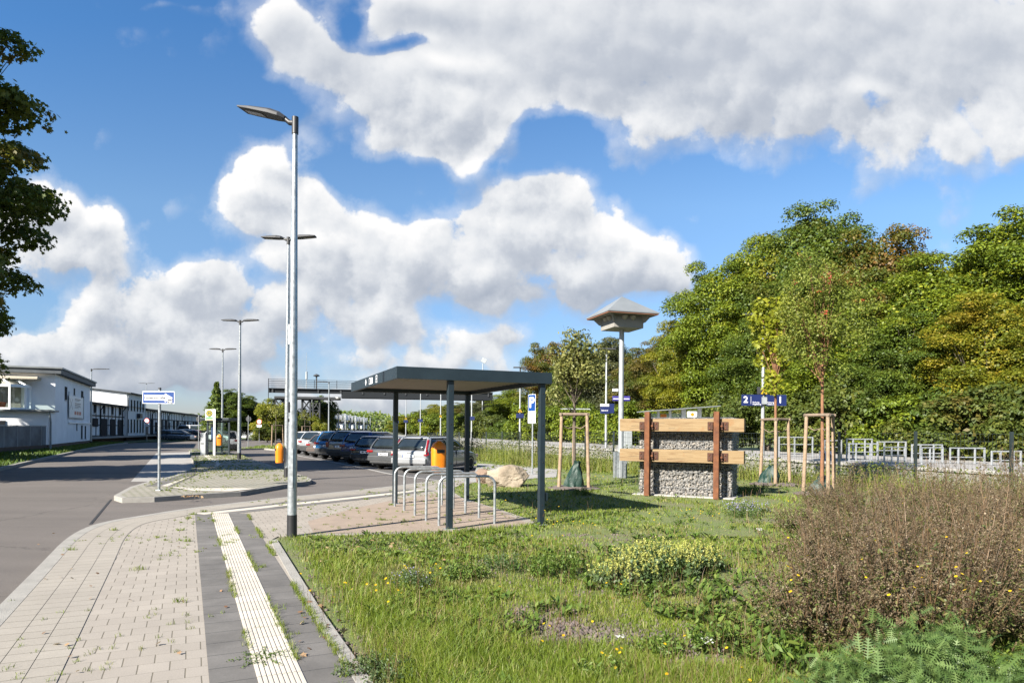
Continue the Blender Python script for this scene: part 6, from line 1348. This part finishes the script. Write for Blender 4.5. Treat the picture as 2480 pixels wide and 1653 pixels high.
def flowers(pts, r, m_, name, label, cat='flowers', stem=True, kind='stuff', nl=8):
    P = np.array(pts); n = len(P); a = np.tile(np.arange(nl)*2*PI/nl, (n, 1)); R2 = np.maximum(r, .0010*P[:, 1])[:, None]; V = np.stack([P[:, None, 0]+np.cos(a)*R2, P[:, None, 1]+np.sin(a)*R2*.9, P[:, None, 2]+np.sin(a+rng.uniform(0, 6, (n, 1)))*R2*.5], 2).reshape(-1, 3)
    o = np_mesh(name, V, np.arange(n*nl).reshape(-1, nl), m_, np.repeat(rng.uniform(0, 1, n), nl)); tag(o, label, cat, kind=kind); return o
def fpt(px, py, h__): q = G(px, py); return (q.x, q.y, h__)
pts = []
def cluster(px, py, sx, sy, n, h0, h1):
    for _ in range(n): pts.append(fpt(px+rnd.gauss(0, sx), py+rnd.gauss(0, sy), rnd.uniform(h0, h1)))
for c_ in ((880, 1470, 45, 22, 26, .12, .22), (960, 1450, 40, 20, 12, .1, .2), (1010, 1400, 45, 20, 10, .12, .22), (1350, 1300, 45, 16, 34, .2, .35), (1500, 1440, 60, 18, 12, .06, .12), (1480, 1610, 60, 22, 12, .05, .1), (1550, 1530, 140, 40, 10, .05, .12), (1660, 1290, 40, 8, 30, .25, .4), (1850, 1590, 60, 25, 10, .06, .14), (1700, 1660, 80, 15, 6, .05, .1), (1250, 1450, 160, 60, 10, .05, .12), (1440, 1170, 25, 8, 16, .1, .25), (1300, 1200, 60, 10, 12, .1, .2)): cluster(*c_)
fy = flowers(pts, .0115, LM['yel'], 'yellow_flowers', 'small yellow hawkbit flowers dotted over the lawn')
x = np.array([p[0] for p in pts]); y = np.array([p[1] for p in pts]); h = np.array([p[2] for p in pts]); o = blades(x, y, 0*x, h, np.maximum(.003, .0005*y), 0*x+.02, rng.uniform(0, .5, len(x)), 'flower_stems', LM['weed'], 0); tag(o, 'thin green stems below the yellow lawn flowers', 'stems', kind='stuff')
def plant(name, label, cat, loc, nst, H_, R, leafm, leafn, leafs, shape=OVAL, spike=None, spn=0, group=None, stemm='weed', spread=.35, sps=.02, flat=0.0, cone=.5, wid=1.0):
    """bushy herb: many stems, leaves along them, optional flower spikes / seed heads"""
    t = thing(name, label, cat, loc, 0, group); st = []; L_ = []; S_ = []
    for _ in range(nst):
        a = rnd.uniform(0, 2*PI); r_ = R*math.sqrt(rnd.random()); x0_, y0_ = r_*cone*math.cos(a), r_*cone*math.sin(a); hh = H_*rnd.uniform(.6, 1.08)*(1-.25*(r_/R)**2); x1_, y1_ = r_*math.cos(a)+rnd.gauss(0, spread*.3*H_), r_*math.sin(a)+rnd.gauss(0, spread*.3*H_); st.append((x0_, y0_, x1_, y1_, hh))
    S0 = np.array(st); k = leafn; idx = rng.integers(0, nst, k); f_ = rng.uniform(.08, 1, k)**.8; s = S0[idx]
    P = np.stack([s[:, 0]+(s[:, 2]-s[:, 0])*f_, s[:, 1]+(s[:, 3]-s[:, 1])*f_, s[:, 4]*f_*(1-.15*f_)], 1)+rng.normal(0, leafs*.5, (k, 3)); P[:, 2] = np.maximum(P[:, 2], .01)
    N = np.stack([P[:, 0], P[:, 1], .6*R+0*P[:, 0]], 1); V, Fc, A_ = leafcards(P, N, leafs, shape, .8, wid); np_mesh('leaves', V, Fc, LM[leafm], A_, t)
    n = nst; V = np.zeros((n, 6, 3)); w2_ = .0035
    for j, f in enumerate((0, .5, 1)):
        cx_ = S0[:, 0]+(S0[:, 2]-S0[:, 0])*f**1.3; cy_ = S0[:, 1]+(S0[:, 3]-S0[:, 1])*f**1.3; V[:, j*2] = np.stack([cx_-w2_*(1.2-f), cy_, S0[:, 4]*f], 1); V[:, j*2+1] = np.stack([cx_+w2_*(1.2-f), cy_+w2_*.5, S0[:, 4]*f], 1)
    o_ = np.arange(n)[:, None]*6; np_mesh('stems', V.reshape(-1, 3), np.concatenate([o_+[0, 1, 3, 2], o_+[2, 3, 5, 4]], 1).reshape(-1, 4), LM[stemm], np.repeat(rng.uniform(0, 1, n), 6), t)
    if spike:
        idx = rng.integers(0, nst, spn); f_ = rng.uniform(.72 if spike != 'brown' else .45, 1.05, spn); s = S0[idx]; P = np.stack([s[:, 0]+(s[:, 2]-s[:, 0])*f_, s[:, 1]+(s[:, 3]-s[:, 1])*f_, s[:, 4]*f_], 1)+rng.normal(0, sps*(.3 if spike == 'pale' else 1.6), (spn, 3))
        V, Fc, A_ = leafcards(P, P*0+np.array([0, -.3, 1]), sps, RH, 1.2, 1.3); np_mesh('flower_heads' if spike != 'brown' else 'seed_heads', V, Fc, LM[spike], A_, t)
    for ch in t.children: ch['kind'] = 'stuff'
    return t
# mignonette + green herbs
for px, py, hh, R_p, lb in ((1590, 1392, .40, .50, 'pale yellow spiked mignonette clump, the largest flowering patch on the lawn'), (1515, 1412, .30, .36, 'left edge of the pale yellow flowering patch, with fewer spikes'), (1675, 1378, .33, .36, 'right edge of the pale yellow flowering patch, near the dry thicket')):
    plant('mignonette_plant', lb, 'flowering plant', G(px, py), int(150*R_p/.42), hh, R_p, 'sage', int(2300*R_p/.42), .038, OVAL, 'pale', int(3600*R_p/.42), 'yellow flowering plants', sps=.015, cone=1.0)
for px, py, hh, R_p, mt, lb in ((1335, 1392, .34, .34, 'weed', 'bushy green herb below the dense yellow flowers'), (1230, 1380, .26, .32, 'sage', 'low grey-green herb left of the bushy one in mid lawn'), (1000, 1425, .24, .24, 'sage', 'small herb with lilac flowers near the left part of the lawn'), (1120, 1400, .18, .3, 'weed', 'low dark green weed clump in the left middle lawn'), (1470, 1640, .1, .2, 'weed', 'flat dark weed clump at the bottom of the lawn'), (1560, 1440, .12, .35, 'weed', 'tuft of broad grass just below the pale yellow patch'), (1725, 1570, .22, .2, 'weed', 'dark leafy weed with the white umbel flower'), (1600, 1575, .1, .22, 'weed', 'small dark weed cushion on the bare soil'), (1790, 1195, .30, .5, 'weed', 'dark weeds growing in the shade right of the gabion'), (1840, 1190, .28, .45, 'sage', 'grey-green weeds between gabion and staked trees'), (1410, 1198, .22, .25, 'weed', 'small weed at the stake foot by the watering bag'), (1730, 1200, .26, .18, 'weed', 'weed at the foot of the right rusty post')):
    plant('weed_clump', lb, 'weed', G(px, py), 40, hh, R_p, mt, int(900*R_p/.3), .04 if mt == 'weed' else .026, OVAL, 'lilac' if 'lilac' in lb else None, 60, 'green weed clumps on the lawn', cone=.8, sps=.016, wid=.6)
plant('lilac_asters', 'hazy lilac aster patch in front of the gabion', 'flowering plant', G(1800, 1250), 60, .34, .45, 'sage', 900, .03, OVAL, 'lilac', 500, sps=.02, cone=.8)
plant('prostrate_weed', 'grey-green creeping weed spilling over the kerb at the bottom', 'weed', G(930, 1625), 90, .09, .34, 'sage', 2600, .018, OVAL, cone=.2)
plant('prostrate_weed', 'sparse creeping weed lying on the white tactile strip', 'weed', G(640, 1592), 40, .025, .30, 'weed', 420, .014, OVAL, cone=.05)
plant('tall_weed', 'single light green leafy weed left of the dry thicket foot', 'weed', G(1925, 1640), 14, .36, .14, 'weed', 230, .085, OVAL, cone=.5, wid=.45)
plant('tansy', 'feathery green tansy growing in the bottom right corner', 'plant', G(2380, 1790), 60, .60, .72, 'fern', 3600, .105, FERN, cone=.8)
plant('tansy', 'feathery green tansy in front of the dry thicket, left of the corner clump', 'plant', G(2150, 1760), 44, .40, .5, 'fern', 2000, .095, FERN, cone=.8)
# dried aster thicket
def drythicket(px, py, hh, R_p, lb, k=1.0):
    """dried aster: leaning stems, thin side branches, small seed heads along their outer half"""
    t = thing('dried_shrub', lb, 'dried plant', G(px, py), 0, 'dried brown shrubs on the right of the lawn'); ns = int(150*k); nb = 15; nh = 9
    a = rng.uniform(0, 2*PI, ns); rr = R_p*np.sqrt(rng.uniform(0, 1, ns)); tone = rng.uniform(0, 1, ns)
    B = np.stack([rr*.6*np.cos(a), rr*.6*np.sin(a), 0*a], 1); Hs = hh*rng.uniform(.4, 1.32, ns)*(1-.3*(rr/R_p)**2); Tp = np.stack([rr*1.1*np.cos(a)+rng.normal(0, .15, ns), rr*1.1*np.sin(a)+rng.normal(0, .15, ns), Hs], 1)
    f = rng.uniform(.22, 1, (ns, nb)); pos = B[:, None]+(Tp-B)[:, None]*f[..., None]; pos[..., 2] *= 1
    d = rng.normal(0, 1, (ns, nb, 3)); d[..., 2] = np.abs(d[..., 2])*.7+.45; d = unit(d+.35*unit(Tp-B)[:, None]); ln = rng.uniform(.05, .17, (ns, nb))*(1.15-.5*f)*hh**.5
    E = pos+d*ln[..., None]
    def quads(p, q, w0, w1):
        s_ = unit(np.cross(q-p, rng.normal(0, 1, p.shape))); return np.stack([p-s_*w0, p+s_*w0, q+s_*w1, q-s_*w1], 1).reshape(-1, 3)
    V = np.vstack([quads(B, Tp*.5+B*.5, .0045, .0035), quads(Tp*.5+B*.5, Tp, .0035, .0015), quads(pos.reshape(-1, 3), E.reshape(-1, 3), .0016, .0009)])
    np_mesh('stems', V, np.arange(len(V)).reshape(-1, 4), LM['drystem'], np.repeat(rng.uniform(0, 1, len(V)//4), 4), t)
    g = rng.uniform(.25, 1.05, (ns, nb, nh)); P = pos[:, :, None]+(E-pos)[:, :, None]*g[..., None]+rng.normal(0, .006, (ns, nb, nh, 3)); tn = np.clip(np.broadcast_to(tone[:, None, None], g.shape)*.6+rng.uniform(0, .4, g.shape)+(rng.uniform(0, 1, g.shape) < .05)*.4, 0, 1).ravel(); P = P.reshape(-1, 3)
    V, Fc, A_ = leafcards(P, P*0+np.array([0, -.3, 1]), .0125, RH, 1.2, 1.3, tn); np_mesh('seed_heads', V, Fc, LM['brown'], A_, t)
    n = int(4200*k); i_ = rng.integers(0, ns, n); f = rng.uniform(.05, .7, n); P = B[i_]+(Tp-B)[i_]*f[:, None]+rng.normal(0, .02, (n, 3)); P[:, 2] = np.abs(P[:, 2]); V, Fc, A_ = leafcards(P, P*0+np.array([0, -.2, 1]), .04, OVAL, 1.0, .6); np_mesh('leaves', V, Fc, LM['drygreen'], A_, t); return t
LM['drygreen'] = leafmat('withered_leaf', [(0, (.06, .08, .02)), (.6, (.11, .14, .03)), (1, (.20, .18, .06))], None, .25)
drythicket(2010, 1560, .80, .56, 'dense brown dried shrub at the lower left of the thicket, with a few yellow flowers')
for px, py, hh, R_p, k, lb in ((2240, 1560, 1.0, .7, 1.35, 'largest brown dried shrub in the lower middle of the thicket'), (2480, 1540, 1.08, .7, 1.3, 'brown dried shrub cut by the right border'), (2060, 1400, .85, .7, 1.2, 'brown dried shrub at the left side of the thicket'), (2290, 1390, 1.08, .85, 1.4, 'tall brown dried shrub in the middle of the thicket'), (2500, 1370, 1.12, .85, 1.3, 'tall reddish dried shrub at the right border'), (2110, 1290, .95, .85, 1.1, 'brown dried shrub behind, below the middle fence post'), (2300, 1270, 1.05, .95, 1.2, 'brown dried shrub behind, below the right fence panel'), (2480, 1260, 1.1, .95, 1.1, 'brown dried shrub behind, at the right fence post'), (2680, 1480, 1.1, .9, 1.0, 'brown dried shrub outside the right border'), (1960, 1290, .45, .5, .5, 'low thin dried shrub at the left fringe of the thicket'), (2010, 1230, .62, .7, .7, 'pale thin dried shrub near the rightmost staked tree')):
    drythicket(px, py, hh, R_p, lb, k)
pts = []
for _ in range(85):
    q = G(rnd.uniform(1900, 2480), rnd.uniform(1200, 1440)); zz = rnd.uniform(.55, .95); sc_k = (H-zz)/H; pts.append((q.x*sc_k, q.y*sc_k, zz))
flowers(pts, .008, LM['yel'], 'yellow_flowers', 'scattered yellow flowers among the dried brown thicket')
pts = []
for (a_, b_) in ((1716, 1570), (1838, 1277), (2385, 1638), (1500, 1560)):
    q = G(a_, b_+25)
    for _ in range(26): pts.append((q.x+rnd.gauss(0, .025), q.y+rnd.gauss(0, .025), .14+rnd.gauss(0, .006)))
flowers(pts, .008, LM['whitef'], 'white_flowers', 'white umbel flowers standing on the lawn')
# weeds strip along the fence
n = 26000; tt = rng.uniform(0, 1, n)*(len(FP)-1); i0 = np.minimum(tt.astype(int), len(FP)-2); fr = tt-i0; FPA = np.array([(p.x, p.y) for p in FP]); q = FPA[i0]*(1-fr[:, None])+FPA[i0+1]*fr[:, None]; offn = rng.normal(-.4, .75, n); q[:, 0] += offn*.9; q[:, 1] += offn*.45
hm = .62+.6*vnoise(q[:, 0], q[:, 1], .5)+.3*(q[:, 1] > 27); P = np.stack([q[:, 0], q[:, 1], rng.uniform(0, 1, n)**1.2*hm*np.exp(-(offn+.4)**2/1.6)], 1); V_, F_, A_ = leafcards(P, np.tile([0, -.5, .6], (n, 1)), .07, OVAL, .8); o = np_mesh('fence_weeds', V_, F_, LM['bush'], A_); tag(o, 'tangled green and brown weeds along the foot of the mesh fence', 'weeds', kind='stuff')
m_ = rng.uniform(0, 1, n) < .6; o = blades(q[m_, 0], q[m_, 1], 0*q[m_, 0], (hm*rng.uniform(.15, .8, n)**1.2)[m_], np.full(m_.sum(), .011), rng.uniform(.05, .4, m_.sum()), rng.uniform(.5, 1, m_.sum()), 'dry_tall_grass', LM['grass'], .1); tag(o, 'tall pale grass stalks along the mesh fence', 'grass', kind='stuff')
# grass in pavement joints, island weeds, verge and bank grass
def joint_weeds(poly_, n, h0, h1, name, label, w0=.004, tuft=9, nz=1.0, th=.5, mult=.018):
    xs = [p[0] for p in poly_]; ys = [p[1] for p in poly_]; x = rng.uniform(min(xs), max(xs), n); y = rng.uniform(min(ys), max(ys), n); k = inpoly(x, y, poly_) & (vnoise(x, y, nz) > th); x, y = x[k], y[k]
    # snap to the paving joints
    ca, sa = math.cos(VA-PI/2), math.sin(VA-PI/2); u_ = x*ca+y*sa; v_ = -x*sa+y*ca; s_ = rng.uniform(0, 1, len(x)) < .5; u_ = np.where(s_, np.round(u_/.1)*.1, u_); v_ = np.where(~s_, np.round(v_/.2)*.2, v_); x = u_*ca-v_*sa; y = u_*sa+v_*ca
    x = np.repeat(x, tuft)+rng.normal(0, mult, len(x)*tuft); y = np.repeat(y, tuft)+rng.normal(0, mult, len(y)*tuft); o = blades(x, y, 0*x, rng.uniform(h0, h1, len(x)), np.maximum(w0, .0007*np.abs(y)), rng.uniform(.3, 1.2, len(x)), rng.uniform(0, .8, len(x)), name, LM['grass']); return tag(o, label, 'grass', kind='stuff')
PV = [(p.x, p.y) for p in pav]
joint_weeds(PV, 4200, .012, .045, 'joint_grass', 'small grass tufts growing in the joints of the beige paving', nz=.9, th=.50, tuft=10)
joint_weeds(PV, 260, .02, .07, 'paving_tufts', 'larger weed tufts standing on the paving', .005, 40, 1.7, .55, .035)
joint_weeds(IS2, 14000, .015, .06, 'island_grass', 'grass growing between the stones of the traffic island', .005, 6, .6, .42)
for f_, (pa, pb) in enumerate(((near_[1], top[1]), (near_[2], top[2]), (near_[3], top[3]))):
    n = 900 if f_ < 2 else 1700; k = rng.uniform(0, 1, n); kk_ = (vnoise(k*30, k*0+f_*7, 1) > .48); k = k[kk_]; x = pa.x+(pb.x-pa.x)*k+rng.normal(0, .012, len(k)); y = pa.y+(pb.y-pa.y)*k+rng.normal(0, .012, len(k)); x = np.repeat(x, 5)+rng.normal(0, .01, len(x)*5); y = np.repeat(y, 5)+rng.normal(0, .01, len(y)*5)
    o = blades(x, y, 0*x, rng.uniform(.015, .075, len(x)), np.full(len(x), .004), rng.uniform(.2, 1, len(x)), rng.uniform(0, .9, len(x)), 'edge_grass', LM['grass']); tag(o, 'grass creeping out beside the '+('left edge of the white tactile strip', 'right edge of the white tactile strip', 'kerb right of the grey slabs')[f_], 'grass', kind='stuff')
vgp = [(p.x, p.y) for p in vg]; n = 9000; x = rng.uniform(-26, -12, n); y = rng.uniform(50, 75, n); k = inpoly(x, y, vgp); x, y = x[k], y[k]; o = blades(x, y, 0*x, rng.uniform(.08, .2, len(x)), 0*x+.04, 0*x+.3, rng.uniform(0, .6, len(x)), 'verge_grass', LM['grass']); tag(o, 'short grass on the small verge behind the right lane', 'grass', kind='stuff')
n = 90000; x = rng.uniform(-52, -9, n); y = rng.uniform(4, 75, n); k = inpoly(x, y, bp_) & (x < -.0*y); x, y = x[k], y[k]; o = blades(x, y, 0*x-.01, rng.uniform(.06, .2, len(x)), .0016*y, 0*x+.3, rng.uniform(0, .6, len(x)), 'bank_grass', LM['weed']); tag(o, 'shaded grass between the left kerb and the buildings', 'grass', kind='stuff')  # darker weed leaf colour deepens the shade on the bank
# fallen leaves
def litter(n, reg, label, size=.05):
    P = []
    while len(P) < n:
        px, py = rnd.uniform(*reg[0]), rnd.uniform(*reg[1]); q = G(px, py); P.append((q.x, q.y, .018))
    P = np.array(P); V, Fc, A_ = leafcards(P, np.tile([0, 0, 1.0], (len(P), 1)), size, LOBE, .35); o = np_mesh('fallen_leaves', V, Fc, LM['brown2'], A_); tag(o, label, 'leaves', kind='stuff')
LM['brown2'] = leafmat('fallen_leaf', [(0, (.20, .10, .05)), (.6, (.36, .22, .12)), (1, (.52, .38, .22))], None, .15)
litter(26, ((60, 560), (1290, 1640)), 'dry brown leaves lying on the beige paving', .034); litter(30, ((720, 900), (1420, 1620)), 'dry leaves gathered beside the lawn kerb', .042); litter(60, ((760, 1400), (1300, 1370)), 'dry leaves scattered in the front grass', .05); litter(40, ((440, 490), (1200, 1206)), 'brown leaves heaped against the island kerb', .05)
# dry stalks and plantain seed heads standing above the grass
x, y = samp(9000, 4, 22, pw=1.9); k = vnoise(x, y, .9) > .45; x, y = x[k], y[k]; o = blades(x, y, 0*x, rng.uniform(.12, .34, len(x)), np.maximum(.0022, .0005*y), rng.uniform(.1, .6, len(x)), rng.uniform(.75, 1, len(x)), 'dry_stalks', LM['drystem'], .2); tag(o, 'thin brown dry stalks standing above the grass', 'stalks', kind='stuff')
# clods and small stones on the bare soil
n = 5200; x = np.concatenate([rng.normal(.45, .75, n//2), rng.uniform(-2.5, 3.5, n//2)]); y = np.concatenate([rng.normal(5.55, .38, n//2), rng.uniform(4.6, 11, n//2)]); k = inpoly(x, y, LAWN); x, y = x[k], y[k]; V_, F_, A_ = stones(len(x), np.stack([x, y, 0*x-.006], 1), rng.uniform(.006, .022, len(x))); o = np_mesh('soil_clods', V_, F_, M['soilm'], A_); tag(o, 'small clods and stones on the bare purple-brown soil patches', 'soil', kind='stuff')
# real-world albedo scale: the colours above were picked against the photo at exposure 1.15
KEEP = ('white_render', 'weathered_render', 'gable_white', 'white_paint', 'sign_white', 'number_plate')
for m_ in bpy.data.materials:
    if not m_.use_nodes or m_.name in KEEP: continue
    for n_ in list(m_.node_tree.nodes):
        if n_.type in ('BSDF_PRINCIPLED', 'BSDF_TRANSLUCENT'):
            sk = n_.inputs[0]; mt = n_.inputs['Metallic'].default_value if n_.type == 'BSDF_PRINCIPLED' else 0; k_ = .65**(1-.7*mt)
            if sk.is_linked:
                src = sk.links[0].from_socket; x_ = m_.node_tree.nodes.new('ShaderNodeMix'); x_.data_type = 'RGBA'; x_.blend_type = 'MULTIPLY'; x_.inputs[0].default_value = 1
                m_.node_tree.links.new(src, x_.inputs[6]); x_.inputs[7].default_value = (k_, k_, k_, 1); m_.node_tree.links.new(x_.outputs[2], sk)
            else: c_ = sk.default_value; sk.default_value = (c_[0]*k_, c_[1]*k_, c_[2]*k_, 1)
bpy.context.view_layer.update()
